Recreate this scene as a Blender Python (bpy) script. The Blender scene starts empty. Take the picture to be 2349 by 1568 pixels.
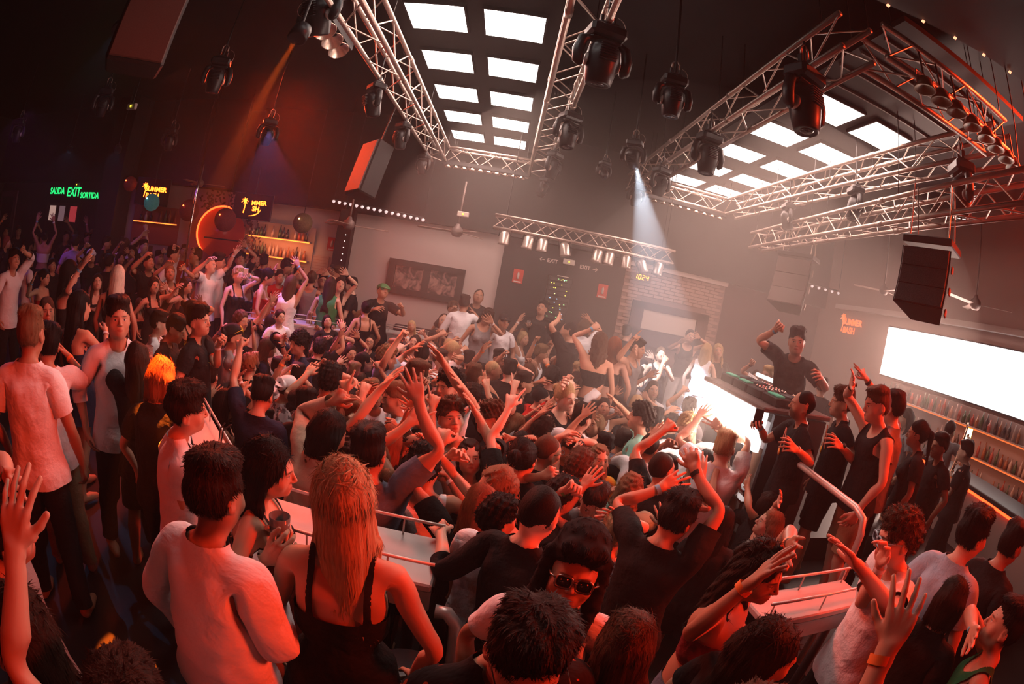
import bpy, math, random
import numpy as np
from mathutils import Vector, Matrix
random.seed(7)
SC = bpy.context.scene
# ---------------------------------------------------------------- camera (diagonal fisheye), world, exposure
def camera_axes(pitch=7.064, roll=10.32, yaw=-2.095):
    p, r, w = map(math.radians, (pitch, roll, yaw))
    f = np.array([0, math.cos(p), -math.sin(p)]); rt = np.array([1.0, 0, 0]); up = np.cross(rt, f)
    R = rt*math.cos(r)+up*math.sin(r); U = up*math.cos(r)-rt*math.sin(r)
    c, s = math.cos(w), math.sin(w); M = np.array([[c, -s, 0], [s, c, 0], [0, 0, 1]])
    return M@R, M@U, M@f
_R, _U, _F = camera_axes()
cam = bpy.data.cameras.new('camera'); cam.type = 'PANO'; cam.panorama_type = 'FISHEYE_EQUISOLID'
cam.fisheye_lens = 1157/2349*36; cam.fisheye_fov = math.radians(200); cam.sensor_width = 36; cam.sensor_fit = 'HORIZONTAL'
cam.clip_start = .02; cam.clip_end = 100
camo = bpy.data.objects.new('camera', cam); SC.collection.objects.link(camo); SC.camera = camo
camo.matrix_world = Matrix(((_R[0], _U[0], -_F[0], 0), (_R[1], _U[1], -_F[1], 0), (_R[2], _U[2], -_F[2], 2.8), (0, 0, 0, 1)))
CAM = np.array([0, 0, 2.8])
world = bpy.data.worlds.new('world'); SC.world = world; world.use_nodes = True
world.node_tree.nodes['Background'].inputs[0].default_value = (.01, .004, .004, 1); world.node_tree.nodes['Background'].inputs[1].default_value = .2
SC.view_settings.view_transform = 'Standard'; SC.view_settings.look = 'None'; SC.view_settings.gamma = 1; SC.view_settings.use_curve_mapping = False
SC.view_settings.exposure = -0.1
cy = SC.cycles
cy.max_bounces = 3; cy.diffuse_bounces = 1; cy.glossy_bounces = 1; cy.transmission_bounces = 3; cy.transparent_max_bounces = 4; cy.volume_bounces = 0
cy.use_denoising = True; cy.sample_clamp_indirect = 3; cy.caustics_reflective = False; cy.caustics_refractive = False
cy.use_adaptive_sampling = True; cy.adaptive_threshold = .06

# ---------------------------------------------------------------- lights of the room
def lamp(name, kind, loc, tgt, energy, color, **k):
    l = bpy.data.lights.new(name, kind); l.energy = energy; l.color = color
    for a, b in k.items(): setattr(l, a, b)
    o = bpy.data.objects.new(name, l); SC.collection.objects.link(o); o.location = loc
    if tgt is not None: o.rotation_euler = (Vector(tgt)-Vector(loc)).to_track_quat('-Z', 'Y').to_euler()
    return o
WHITE = (1, .64, .53); RED = (1, .03, .008); SALMON = (1, .34, .22)
LIGHTS = [
    ('panel_light', 'AREA', (-.78, 6.7, 5.28), (-.78, 6.7, 0), 175, WHITE, dict(shape='RECTANGLE', size=1.3, size_y=6.0)),
    ('panel_light', 'AREA', (3.4, 6.8, 5.28), (3.4, 6.8, 0), 215, WHITE, dict(shape='RECTANGLE', size=1.3, size_y=5.8)),
    ('booth_light', 'AREA', (2.30, 4.35, 1.96), (-3, 4.9, 1.6), 62, (1, .74, .62), dict(shape='RECTANGLE', size=1.35, size_y=.36)),
    ('screen_light', 'AREA', (7.86, 5.4, 3.0), (0, 4.6, 1.2), 330, (1, .60, .48), dict(shape='RECTANGLE', size=4.6, size_y=1.0)),
    ('wash_fill_light', 'AREA', (5.4, 1.2, 5.4), (-1.8, 3.2, .8), 165, (1, .045, .012), dict(shape='SQUARE', size=1.4, spread=math.radians(66))),
    ('wash_fill_light', 'AREA', (-4.9, 8.6, 5.5), (-.6, 3.0, .6), 140, (1, .07, .022), dict(shape='SQUARE', size=1.4, spread=math.radians(60))),
    ('wash_fill_light', 'AREA', (-4.2, 4.6, 4.7), (-3.6, 7.4, .8), 30, (1, .12, .07), dict(shape='SQUARE', size=.8, spread=math.radians(90))),
    ('wash_fill_light', 'AREA', (2.6, -1.2, 3.6), (1.3, 2.4, 1.4), 14, RED, dict(shape='SQUARE', size=1.0, spread=math.radians(75))),  # unseen red fill added behind the camera, no fixture modelled
    ('wash_fill_light', 'AREA', (-2.8, -1.4, 3.6), (-.9, 2.4, 1.3), 6, RED, dict(shape='SQUARE', size=1.0, spread=math.radians(75))),  # second unseen red fill, added behind the camera on the left
    ('violet_light', 'AREA', (-9.5, 5.2, 4.6), (-8.0, 8.0, 1.0), 16, (.55, .14, .80), dict(shape='SQUARE', size=.8, spread=math.radians(110))),
]
for n, k, a, b, e, c, kw in LIGHTS: lamp(n, k, a, b, e, c, **kw)
HAZE = .005
# ---------------------------------------------------------------- helpers
def mat(name, col, rough=.6, metal=0, emit=0, ecol=None, spec=.4, noise=None, bump=0, alpha=1, trans=0):
    m = bpy.data.materials.new(name); m.use_nodes = True; nt = m.node_tree; b = nt.nodes['Principled BSDF']
    b.inputs['Base Color'].default_value = (*col, 1); b.inputs['Roughness'].default_value = rough; b.inputs['Metallic'].default_value = metal
    b.inputs['Specular IOR Level'].default_value = spec
    if emit: b.inputs['Emission Color'].default_value = (*(ecol or col), 1); b.inputs['Emission Strength'].default_value = emit
    if trans: b.inputs['Transmission Weight'].default_value = trans; b.inputs['IOR'].default_value = 1.3
    if noise or bump:
        tc = nt.nodes.new('ShaderNodeTexCoord'); n = nt.nodes.new('ShaderNodeTexNoise'); n.inputs['Scale'].default_value = (noise or (8, 0))[0]; n.inputs['Detail'].default_value = 5
        nt.links.new(tc.outputs['Object'], n.inputs['Vector'])
        if noise:
            r = nt.nodes.new('ShaderNodeMapRange'); r.inputs['To Min'].default_value = 1-noise[1]; r.inputs['To Max'].default_value = 1+noise[1]*.4
            nt.links.new(n.outputs['Fac'], r.inputs['Value'])
            mx = nt.nodes.new('ShaderNodeVectorMath'); mx.operation = 'SCALE'; mx.inputs[0].default_value = col
            nt.links.new(r.outputs[0], mx.inputs['Scale']); nt.links.new(mx.outputs[0], b.inputs['Base Color'])
        if bump:
            bp = nt.nodes.new('ShaderNodeBump'); bp.inputs['Strength'].default_value = bump; bp.inputs['Distance'].default_value = .01
            nt.links.new(n.outputs['Fac'], bp.inputs['Height']); nt.links.new(bp.outputs[0], b.inputs['Normal'])
    return m
M = {}
def mm(n, *a, **k):
    if n not in M: M[n] = mat(n, *a, **k)
    return M[n]
BLACK = mm('black_paint', (.018, .016, .018), .55, noise=(3, .3)); BLACKM = mm('black_plastic', (.014, .013, .015), .38, spec=.5)
WALLP = mm('pale_wall_paint', (.62, .50, .47), .8, noise=(2.5, .12), bump=.05); DARKW = mm('dark_wall_paint', (.030, .022, .026), .7, noise=(4, .25))
ALU = mm('aluminium_tube', (.62, .50, .44), .38, .85); STEEL = mm('brushed_steel', (.62, .56, .54), .38, .45, noise=(30, .15)); FLOOR = mm('dark_floor', (.020, .014, .014), .45, noise=(5, .4), bump=.1)
GREY = mm('grey_plastic', (.33, .30, .29), .45); CHROME = mm('chrome', (.8, .75, .72), .12, 1); GLASSD = mm('lens_glass', (.02, .02, .03), .05, spec=.9)
PANEL = mm('led_panel', (.9, .9, .9), .5, emit=5, ecol=(1, .93, .88)); LEDW = mm('led_screen', (.9, .9, .9), .5, emit=4, ecol=(1, .95, .91))
ORANGE = mm('orange_neon', (1, .15, .02), .5, emit=9, ecol=(1, .12, .01)); GREEN = mm('green_sign', (.02, .6, .2), .5, emit=2.2, ecol=(.01, .62, .14))

def tag(o, label=None, cat=None, group=None, kind=None):
    if label: o['label'] = label
    if cat: o['category'] = cat
    if group: o['group'] = group
    if kind: o['kind'] = kind
    return o
class MB:
    def __init__(s): s.v = []; s.f = []; s.sm = []
    def add(s, v, f, smooth=False):
        n = len(s.v); s.v += [tuple(p) for p in v]; s.f += [tuple(i+n for i in q) for q in f]; s.sm += [smooth]*len(f); return s
    def box(s, c, d, R=None, bev=0):
        x, y, z = [k/2 for k in d]; c = Vector(c)
        if bev:
            b = min(bev, x*.9, y*.9, z*.9); P = []
            for sx in (-1, 1):
                for sy in (-1, 1):
                    for sz in (-1, 1): P += [(sx*(x-b), sy*(y-b), sz*z), (sx*(x-b), sy*y, sz*(z-b)), (sx*x, sy*(y-b), sz*(z-b))]
            def i(sx, sy, sz, k): return (((sx > 0)*4)+((sy > 0)*2)+(sz > 0))*3+k
            F = []
            for k, ax in ((2, 0), (1, 1), (0, 2)):
                for sg in (-1, 1):
                    o = [(-1, -1), (1, -1), (1, 1), (-1, 1)]; q = []
                    for a, b2 in o:
                        t = [a, b2]; t.insert(ax, sg); q.append(i(*t, k))
                    F.append(q if (sg > 0) != (ax == 1) else q[::-1])
            for sx in (-1, 1):
                for sy in (-1, 1): F.append((i(sx, sy, -1, 1), i(sx, sy, -1, 2), i(sx, sy, 1, 2), i(sx, sy, 1, 1)))
                for sz in (-1, 1): F.append((i(sx, -1, sz, 0), i(sx, -1, sz, 2), i(sx, 1, sz, 2), i(sx, 1, sz, 0)))
            for sy in (-1, 1):
                for sz in (-1, 1): F.append((i(-1, sy, sz, 0), i(-1, sy, sz, 1), i(1, sy, sz, 1), i(1, sy, sz, 0)))
            for sx in (-1, 1):
                for sy in (-1, 1):
                    for sz in (-1, 1): F.append((i(sx, sy, sz, 0), i(sx, sy, sz, 1), i(sx, sy, sz, 2)))
        else:
            P = [(a, b, e) for a in (-x, x) for b in (-y, y) for e in (-z, z)]
            F = [(0, 1, 3, 2), (4, 6, 7, 5), (0, 4, 5, 1), (2, 3, 7, 6), (0, 2, 6, 4), (1, 5, 7, 3)]
        P = [Vector(p) for p in P]
        if R is not None: P = [R@p for p in P]
        return s.add([c+p for p in P], F)
    def tube(s, pts, r, n=10, cap=True, smooth=True):
        pts = [Vector(p) for p in pts]; rs = r if isinstance(r, (list, tuple)) else [r]*len(pts); V = []; F = []
        t0 = (pts[1]-pts[0]).normalized(); u = t0.orthogonal().normalized()
        for i, p in enumerate(pts):
            t = (pts[min(i+1, len(pts)-1)]-pts[max(i-1, 0)]).normalized()
            u = (u-t*u.dot(t)); u = u.normalized() if u.length > 1e-6 else t.orthogonal().normalized(); w = t.cross(u)
            V += [p+(u*math.cos(a)+w*math.sin(a))*rs[i] for a in [2*math.pi*k/n for k in range(n)]]
        for i in range(len(pts)-1):
            for k in range(n): F.append((i*n+k, i*n+(k+1) % n, (i+1)*n+(k+1) % n, (i+1)*n+k))
        if cap: F += [tuple(range(n))[::-1], tuple(range((len(pts)-1)*n, len(pts)*n))]
        return s.add(V, F, smooth)
    def lathe(s, prof, n=20, c=(0, 0, 0), R=None, smooth=True):
        V = []; F = []
        for r, z in prof: V += [Vector((r*math.cos(2*math.pi*k/n), r*math.sin(2*math.pi*k/n), z)) for k in range(n)]
        if R is not None: V = [R@p for p in V]
        V = [Vector(c)+p for p in V]
        for i in range(len(prof)-1):
            for k in range(n): F.append((i*n+k, i*n+(k+1) % n, (i+1)*n+(k+1) % n, (i+1)*n+k))
        if prof[0][0] > 1e-5: F.append(tuple(range(n))[::-1])
        if prof[-1][0] > 1e-5: F.append(tuple(range((len(prof)-1)*n, len(prof)*n)))
        return s.add(V, F, smooth)
    def mesh(s, name):
        me = bpy.data.meshes.new(name); me.from_pydata(s.v, [], s.f); me.polygons.foreach_set('use_smooth', s.sm); return me
    def build(s, name, m, parent=None, loc=None):
        me = s.mesh(name); me.materials.append(m); o = bpy.data.objects.new(name, me); SC.collection.objects.link(o)
        if parent is not None: o.parent = parent
        if loc is not None: o.location = loc
        return o
def empty(name, loc, rz=0, R=None):
    o = bpy.data.objects.new(name, None); SC.collection.objects.link(o); o.location = loc
    o.rotation_euler = (0, 0, rz) if R is None else R.to_euler(); o.empty_display_size = .1; return o
def inst(me, name, parent, mw=None, m=None):
    o = bpy.data.objects.new(name, me); SC.collection.objects.link(o); o.parent = parent
    if mw is not None: o.matrix_local = mw
    if m is not None: o.material_slots[0].link = 'OBJECT'; o.material_slots[0].material = m
    return o
def copy_tree(o, parent=None):
    c = o.copy(); SC.collection.objects.link(c); c.parent = parent
    for ch in list(o.children): copy_tree(ch, c)
    return c
def struct(o): o['kind'] = 'structure'; return o
def textobj(name, txt, size, m, parent, loc, rot, depth=.004, bold=0, align='CENTER'):
    cu = bpy.data.curves.new(name, 'FONT'); cu.body = txt; cu.size = size; cu.extrude = depth; cu.offset = bold; cu.align_x = align; cu.align_y = 'CENTER'; cu.resolution_u = 3
    o = bpy.data.objects.new(name, cu); SC.collection.objects.link(o)
    dg = bpy.context.evaluated_depsgraph_get(); me = bpy.data.meshes.new_from_object(o.evaluated_get(dg)); bpy.data.objects.remove(o)
    me.materials.clear(); me.materials.append(m); o = bpy.data.objects.new(name, me); SC.collection.objects.link(o)
    o.parent = parent; o.location = loc; o.rotation_euler = rot; return o
# ---------------------------------------------------------------- the hall
XL, XR, YB, YF, ZC = -17.0, 8.0, 10.9, -3.2, 6.0
PIT = [(-.95, 2.12), (.2, 2.10), (1.2, 1.95), (2.35, 1.85), (2.35, 3.3), (3.0, 6.2), (2.9, 8.3), (1.15, 8.3), (1.15, 9.6), (-1.1, 9.6), (-1.1, 8.35), (-2.4, 8.35), (-3.9, 7.1), (-4.4, 8.0), (-5.6, 8.1), (-5.6, 5.9), (-4.25, 5.6), (-2.75, 3.75), (-1.95, 2.75)]
def slab(pts, z0, z1, name, m):
    b = MB(); n = len(pts); b.add([(x, y, z) for z in (z0, z1) for x, y in pts], [tuple(range(n))[::-1], tuple(range(n, 2*n))]+[(i, (i+1) % n, n+(i+1) % n, n+i) for i in range(n)])
    return b.build(name, m)
def wall(name, p0, p1, z0, z1, m, th=.12):
    p0, p1 = Vector((*p0, 0)), Vector((*p1, 0)); d = (p1-p0).normalized(); n = Vector((d.y, -d.x, 0))
    b = MB(); q = [p0, p1, p1-n*th, p0-n*th]
    b.add([(p.x, p.y, z) for z in (z0, z1) for p in q], [(3, 2, 1, 0), (4, 5, 6, 7)]+[(i, (i+1) % 4, 4+(i+1) % 4, 4+i) for i in range(4)])
    return struct(b.build(name, m))
struct(MB().box(((XL+XR)/2, (YB+YF)/2, -.05), (XR-XL, YB-YF, .1)).build('floor', FLOOR))
# raised floor round the pit, in pieces
def ring():
    b = MB(); out = [(XL, YF), (XR, YF), (XR, YB), (XL, YB)]
    import mathutils
    polys = [[Vector((*p, 0)) for p in out], [Vector((*p, 0)) for p in PIT[::-1]]]
    tri = mathutils.geometry.tessellate_polygon(polys); P = [p for q in polys for p in q]
    b.add([(p.x, p.y, .5) for p in P], [t for t in tri])
    n = len(PIT); b.add([(x, y, z) for z in (0, .5) for x, y in PIT], [((i+1) % n, i, n+i, n+(i+1) % n) for i in range(n)])
    o = b.build('floor', FLOOR); o.name = 'floor_raised'; return struct(o)
ring()
struct(MB().box(((XL+XR)/2, (YB+YF)/2, ZC+.05), (XR-XL, YB-YF, .1)).build('ceiling', BLACK))
wall('wall_back', (-6.4, YB), (5.05, YB), .5, 3.72, WALLP); wall('wall_back_upper', (-6.4, YB-.25), (8, YB-.25), 3.70, ZC, BLACK, .1)
struct(MB().box((.8, YB-.12, 3.70), (14.4, .25, .03)).build('trim_soffit', BLACK))
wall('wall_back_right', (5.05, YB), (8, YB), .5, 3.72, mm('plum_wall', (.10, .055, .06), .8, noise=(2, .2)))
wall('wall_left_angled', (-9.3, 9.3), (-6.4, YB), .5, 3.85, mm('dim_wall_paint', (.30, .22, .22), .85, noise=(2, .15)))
wall('wall_left_upper', (-17, 9.2), (-6.4, 9.9), 3.85, ZC, BLACK, .1)
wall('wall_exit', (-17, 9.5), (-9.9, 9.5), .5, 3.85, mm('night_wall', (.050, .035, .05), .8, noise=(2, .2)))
struct(MB().box((-9.6, 9.1, 3.2), (.75, .6, 5.4)).build('pillar', BLACK))
wall('wall_left', (XL, YF), (XL, YB), .5, ZC, BLACK); wall('wall_front', (XR, YF), (XL, YF), .5, ZC, BLACK)
wall('wall_right', (XR, YB), (XR, YF), .5, ZC, mm('right_wall_paint', (.42, .27, .24), .85, noise=(1.5, .15)))
wall('wall_dark', (-.13, YB-.06), (2.57, YB-.06), .5, 3.68, DARKW, .05)
# brick wall on the right of the back wall: bricks stand proud of the mortar
bm_ = mm('painted_brick', (.42, .27, .24), .8, noise=(6, .2), bump=.2)
brw = wall('wall_brick', (2.57, YB-.04), (5.05, YB-.04), .5, 3.68, mm('brick_mortar', (.26, .17, .16), .9), .03)
bme = MB().box((0, 0, 0), (.235, .03, .066), bev=.006).mesh('brick'); bme.materials.append(bm_); nb = 0
for r in range(38):
    for c in range(11):
        x = 2.57+.12+(.245*c)+(.122 if r % 2 else 0)
        if x > 4.95 or nb >= 300: continue
        z = 3.62-.076*r
        if 2.98 < x < 4.62 and z < 2.98: continue
        nb += 1; inst(bme, 'brick', brw, Matrix.Translation((x, YB-.055+random.uniform(-.004, .004), z)))
struct(MB().box((3.8, YB-.10, 3.64), (2.5, .16, .10)).build('trim_ledge', WALLP)); struct(MB().box((7.9, 4, 3.78), (.16, 12, .10)).build('trim_right', WALLP))
# steel column with a row of pin lights
col = MB().box((-3.62, YB-.28, 2.1), (.34, .22, 3.25)).build('pillar_steel', mm('dark_steel', (.03, .03, .035), .5, .4)); struct(col)
for k in range(12): MB().lathe([(.012, 0), (.012, .02)], 8, (-3.56, YB-.40, 1.9+.14*k), Matrix.Rotation(math.radians(90), 3, 'X')).build('pin_light', mm('pin_glow', (1, .9, .85), .3, emit=1.2, ecol=(1, .85, .8)), col)
# stage side platform and the step rail
STG = [(2.75, 1.9), (7.9, 1.9), (7.9, 8.2), (3.0, 8.2), (3.05, 6.2), (2.37, 5.2), (2.37, 3.5), (2.75, 3.5)]
struct(slab([(2.37, 1.6), (7.9, 1.6), (7.9, 8.2), (3.0, 8.2), (3.0, 6.2), (2.37, 5.3)], .5, .72, 'floor_stage', FLOOR))
struct(slab([(2.45, 3.6), (5.4, 3.6), (5.4, 6.6), (3.0, 6.6), (2.45, 5.3)], .72, .98, 'floor_booth', FLOOR))
struct(MB().box((2.42, 4.38, .74), (.04, 1.30, 1.46)).build('wall_booth_base', WALLP))
for zz, w in ((1.50, .10), (1.40, .05)): struct(MB().box((2.27-w*.4, 4.35, zz), (.08, 1.85, .02)).build('trim_step', CHROME))
# haze that fills the hall
hz = MB().box(((XL+XR)/2, (YB+YF)/2, 3.0), (XR-XL-.3, YB-YF-.3, 5.96)); hm = bpy.data.materials.new('haze'); hm.use_nodes = True; nt = hm.node_tree
nt.nodes.remove(nt.nodes['Principled BSDF']); vs = nt.nodes.new('ShaderNodeVolumePrincipled'); vs.name = 'Principled Volume'; vs.inputs['Density'].default_value = HAZE; vs.inputs['Color'].default_value = (.95, .80, .76, 1); vs.inputs['Anisotropy'].default_value = .25
nt.links.new(vs.outputs[0], nt.nodes['Material Output'].inputs['Volume'])
def cloudball(c, r, dens, label):
    b = MB(); n = 12; b.lathe([(math.sin(math.pi*k/n)+1e-4*(k in (0, n)), -math.cos(math.pi*k/n)) for k in range(n+1)], 24); b.v = [(c[0]+x*r[0], c[1]+y*r[1], c[2]+z*r[2]) for x, y, z in b.v]
    m = hm.copy(); m.name = 'smoke'; m.node_tree.nodes['Principled Volume'].inputs['Color'].default_value = (1, .88, .82, 1); m.node_tree.nodes['Principled Volume'].inputs['Density'].default_value = dens; o = b.build('smoke', m); o['kind'] = 'stuff'; tag(o, label, 'smoke')
cloudball((3.0, 6.85, 3.05), (4.85, 3.75, 2.85), .033, 'thick pale smoke under the ceiling panels and over the far right of the pit')
cloudball((3.0, 5.6, 2.6), (2.4, 2.6, 2.0), .040, 'densest pale smoke beside the glowing booth front')
hzo = hz.build('haze', hm); hzo['kind'] = 'stuff'; tag(hzo, 'thin salmon stage haze filling the whole hall', 'haze')
# ---------------------------------------------------------------- ceiling panels
pm = MB().box((0, 0, 0), (.6, .58, .03)).mesh('led_panel'); pm.materials.append(PANEL)
fm_ = MB()
for sx in (-1, 1): fm_.box((sx*.31, 0, .01), (.02, .62, .05))
for sy in (-1, 1): fm_.box((0, sy*.30, .01), (.60, .02, .05))
fm_ = fm_.mesh('frame'); fm_.materials.append(BLACKM)
def led(x, y, label, grp):
    o = bpy.data.objects.new('led_panel', pm); SC.collection.objects.link(o); o.location = (x, y, 5.37); inst(fm_, 'frame', o); tag(o, label, 'light panel', grp)
ordn = ['nearest', 'second', 'third', 'fourth', 'farthest']
for i in range(5):
    y = 4.64+1.18*i
    for x, s in ((-1.17, 'left'), (-.37, 'right')): led(x, y, f'square white ceiling panel over the crowd, {s} column, {ordn[i]} row', 'panels of the ceiling frame over the crowd')
for y in (3.46, 2.28):
    for x, s in ((-1.17, 'left'), (-.37, 'right')): led(x, y, f'ceiling panel past the top edge of the picture, {s} column, {"last" if y < 3 else "next to last"} row', 'panels of the ceiling frame over the crowd')
for i in range(5):
    y = 4.39+1.21*i
    for x, s in ((3.12, 'left'), (3.92, 'right')): led(x, y, f'square white ceiling panel over the DJ, {s} column, {ordn[i]} row', 'panels of the ceiling frame over the DJ')
def shelfboard(name, lo, hi): return MB().box([(a+b)/2 for a, b in zip(lo, hi)], [b-a for a, b in zip(lo, hi)])
bd = MB()
bd.box((-.77, 5.9, 5.43), (1.75, 8.2, .06)); tag(bd.build('ceiling_board', BLACK), 'black board behind the white panels over the crowd', 'ceiling board')
bd = MB(); bd.box((3.5, 6.2, 5.43), (1.9, 7.6, .06)); b2 = bd.build('ceiling_board', BLACK); tag(b2, 'black ribbed board behind the white panels over the DJ', 'ceiling board')
for k in range(4): MB().box((3.5, 2.75+.36*k, 5.385), (1.8, .02, .03)).build('rib', GREY, b2)
# ---------------------------------------------------------------- people: template, posing, clothes, hair
F4 = np.float32
def axis(*segs):
    out = [segs[0][0]]
    for a, b, s in segs:
        n = max(1, int(round((b-a)/s)))
        out += [a+(b-a)*(i+1)/n for i in range(n)]
    return np.array(out, F4)

class Field:
    """signed distance on a rectilinear grid, half body x >= 0"""
    def __init__(self, X, Y, Z):
        self.X, self.Y, self.Z = X, Y, Z
        self.D = np.full((len(X), len(Y), len(Z)), 1.0, F4)
    def win(self, lo, hi, m):
        s = []
        for A, l, h in zip((self.X, self.Y, self.Z), lo, hi):
            i0 = max(0, int(np.searchsorted(A, l-m))-1); i1 = min(len(A), int(np.searchsorted(A, h+m))+1)
            s.append(slice(i0, i1))
        s = tuple(s)
        G = np.meshgrid(self.X[s[0]], self.Y[s[1]], self.Z[s[2]], indexing='ij', sparse=True)
        return s, G
    def comb(self, s, d, k, sub=False):
        a = self.D[s]
        if sub:
            h = np.clip(0.5-0.5*(a+d)/k, 0, 1)
            self.D[s] = a*(1-h)-d*h+k*h*(1-h)
        else:
            h = np.clip(0.5+0.5*(a-d)/k, 0, 1)
            self.D[s] = a*(1-h)+d*h-k*h*(1-h)
    def cap(self, a, b, r1, r2, k=0.02, sx=1, sy=1, sub=False, m=0.07):
        a = np.array(a, F4); b = np.array(b, F4); R = max(r1, r2)
        s, (x, y, z) = self.win(np.minimum(a, b)-R*max(1, 1/min(sx, sy)), np.maximum(a, b)+R*max(1, 1/min(sx, sy)), m)
        ab = b-a; L = max(float(ab@ab), 1e-9)
        t = np.clip(((x-a[0])*ab[0]+(y-a[1])*ab[1]+(z-a[2])*ab[2])/L, 0, 1)
        d = np.sqrt(((x-a[0]-t*ab[0])*sx)**2+((y-a[1]-t*ab[1])*sy)**2+(z-a[2]-t*ab[2])**2)-(r1+(r2-r1)*t)
        self.comb(s, d, k, sub)
    def ell(self, c, r, k=0.02, sub=False, m=0.07, tilt=0.0):
        R = max(r)
        s, (x, y, z) = self.win([c[0]-R, c[1]-R, c[2]-R], [c[0]+R, c[1]+R, c[2]+R], m)
        dx, dy, dz = x-c[0], y-c[1], z-c[2]
        if tilt:
            cs, sn = math.cos(tilt), math.sin(tilt); dy, dz = dy*cs+dz*sn, -dy*sn+dz*cs
        q = np.sqrt((dx/r[0])**2+(dy/r[1])**2+(dz/r[2])**2)
        q2 = np.sqrt((dx/r[0]**2)**2+(dy/r[1]**2)**2+(dz/r[2]**2)**2)+1e-6
        self.comb(s, q*(q-1)/q2, k, sub)

def surface_net(X, Y, Z, D):
    S = D < 0
    c = np.zeros(tuple(n-1 for n in D.shape), np.int8)
    for i in (0, 1):
        for j in (0, 1):
            for k in (0, 1):
                c += S[i:S.shape[0]-1+i, j:S.shape[1]-1+j, k:S.shape[2]-1+k]
    act = (c > 0) & (c < 8)
    idx = -np.ones(act.shape, np.int32); I = np.argwhere(act); idx[act] = np.arange(len(I))
    P = np.zeros((len(I), 3)); N = np.zeros(len(I)); ax = (X, Y, Z)
    cor = [(i, j, k) for i in (0, 1) for j in (0, 1) for k in (0, 1)]
    for a in cor:
        for d in range(3):
            if a[d] == 1: continue
            b = list(a); b[d] = 1
            va = D[I[:, 0]+a[0], I[:, 1]+a[1], I[:, 2]+a[2]]; vb = D[I[:, 0]+b[0], I[:, 1]+b[1], I[:, 2]+b[2]]
            m = (va < 0) != (vb < 0)
            t = np.where(m, va/np.where(m, va-vb, 1), 0)
            for e in range(3):
                A = ax[e]; pa = A[I[:, e]+a[e]]; pb = A[I[:, e]+b[e]]
                P[:, e] += np.where(m, pa+(pb-pa)*t, 0)
            N += m
    P /= N[:, None]
    faces = []
    for d in range(3):
        e, f = [(1, 2), (2, 0), (0, 1)][d]
        sl = [slice(None)]*3; sl[d] = slice(0, -1); s0 = S[tuple(sl)]
        sl[d] = slice(1, None); s1 = S[tuple(sl)]
        E = np.argwhere(s0 != s1); fl = s0[s0 != s1]
        ok = (E[:, e] > 0) & (E[:, f] > 0) & (E[:, e] < D.shape[e]-1) & (E[:, f] < D.shape[f]-1)
        E, fl = E[ok], fl[ok]
        def at(de, df):
            Q = E.copy(); Q[:, e] -= de; Q[:, f] -= df
            return idx[Q[:, 0], Q[:, 1], Q[:, 2]]
        q = np.stack([at(1, 1), at(0, 1), at(0, 0), at(1, 0)], 1)
        q[~fl] = q[~fl][:, ::-1]
        faces.append(q)
    return P, np.concatenate(faces)

def mirror(P, Fc, tol=1e-4):
    # the half grid starts at x < 0 by half a cell; keep x >= 0 side and weld at the plane
    P = P.copy(); near = P[:, 0] < tol
    P[near, 0] = 0
    keep = ~near[Fc].all(1); Fc = Fc[keep]
    n = len(P); M = P.copy(); M[:, 0] *= -1
    mp = np.arange(n)+n; mp[near] = np.arange(n)[near]
    F2 = mp[Fc][:, ::-1]
    P2 = np.concatenate([P, M]); F2 = np.concatenate([Fc, F2])
    used = np.zeros(len(P2), bool); used[F2.ravel()] = True
    new = np.cumsum(used)-1
    return P2[used], new[F2]

# skeleton, T-pose, 1.75 m, facing -y
J = dict(pelvis=(0, 0.0, 0.95), spine=(0, 0.01, 1.08), chest=(0, 0.01, 1.24), neck=(0, 0.02, 1.455), head=(0, 0.005, 1.545), top=(0, 0.0, 1.74),
         clav=(0.03, 0.01, 1.42), sho=(0.168, 0.012, 1.415), elb=(0.445, 0.016, 1.41), wri=(0.69, 0.0, 1.41), palm=(0.775, 0.0, 1.408),
         hip=(0.088, 0.0, 0.92), kne=(0.098, -0.012, 0.49), ank=(0.098, 0.02, 0.08), toe=(0.10, -0.15, 0.02))
FING = [  # y of the knuckle, tip direction, lengths, radius
    ('index', (0.782, -0.034), (1, -0.17), (0.045, 0.042), .0088),
    ('middle', (0.788, -0.010), (1, -0.02), (0.050, 0.046), .0090),
    ('ring', (0.783, 0.013), (1, 0.13), (0.045, 0.043), .0086),
    ('pinky', (0.772, 0.034), (1, 0.30), (0.034, 0.033), .0076)]
BONES = {}
def _b(n, a, b, par, s=0.030, side=0): BONES[n] = (np.array(a, float), np.array(b, float), par, s)
_b('pelvis', (0, 0, 0.88), J['spine'], None, .04); _b('spine', J['spine'], J['chest'], 'pelvis', .04)
_b('chest', J['chest'], (0, .01, 1.42), 'spine', .035); _b('neck', J['neck'], J['head'], 'chest', .014); _b('head', (0, -.01, 1.575), J['top'], 'neck', .014)
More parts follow.
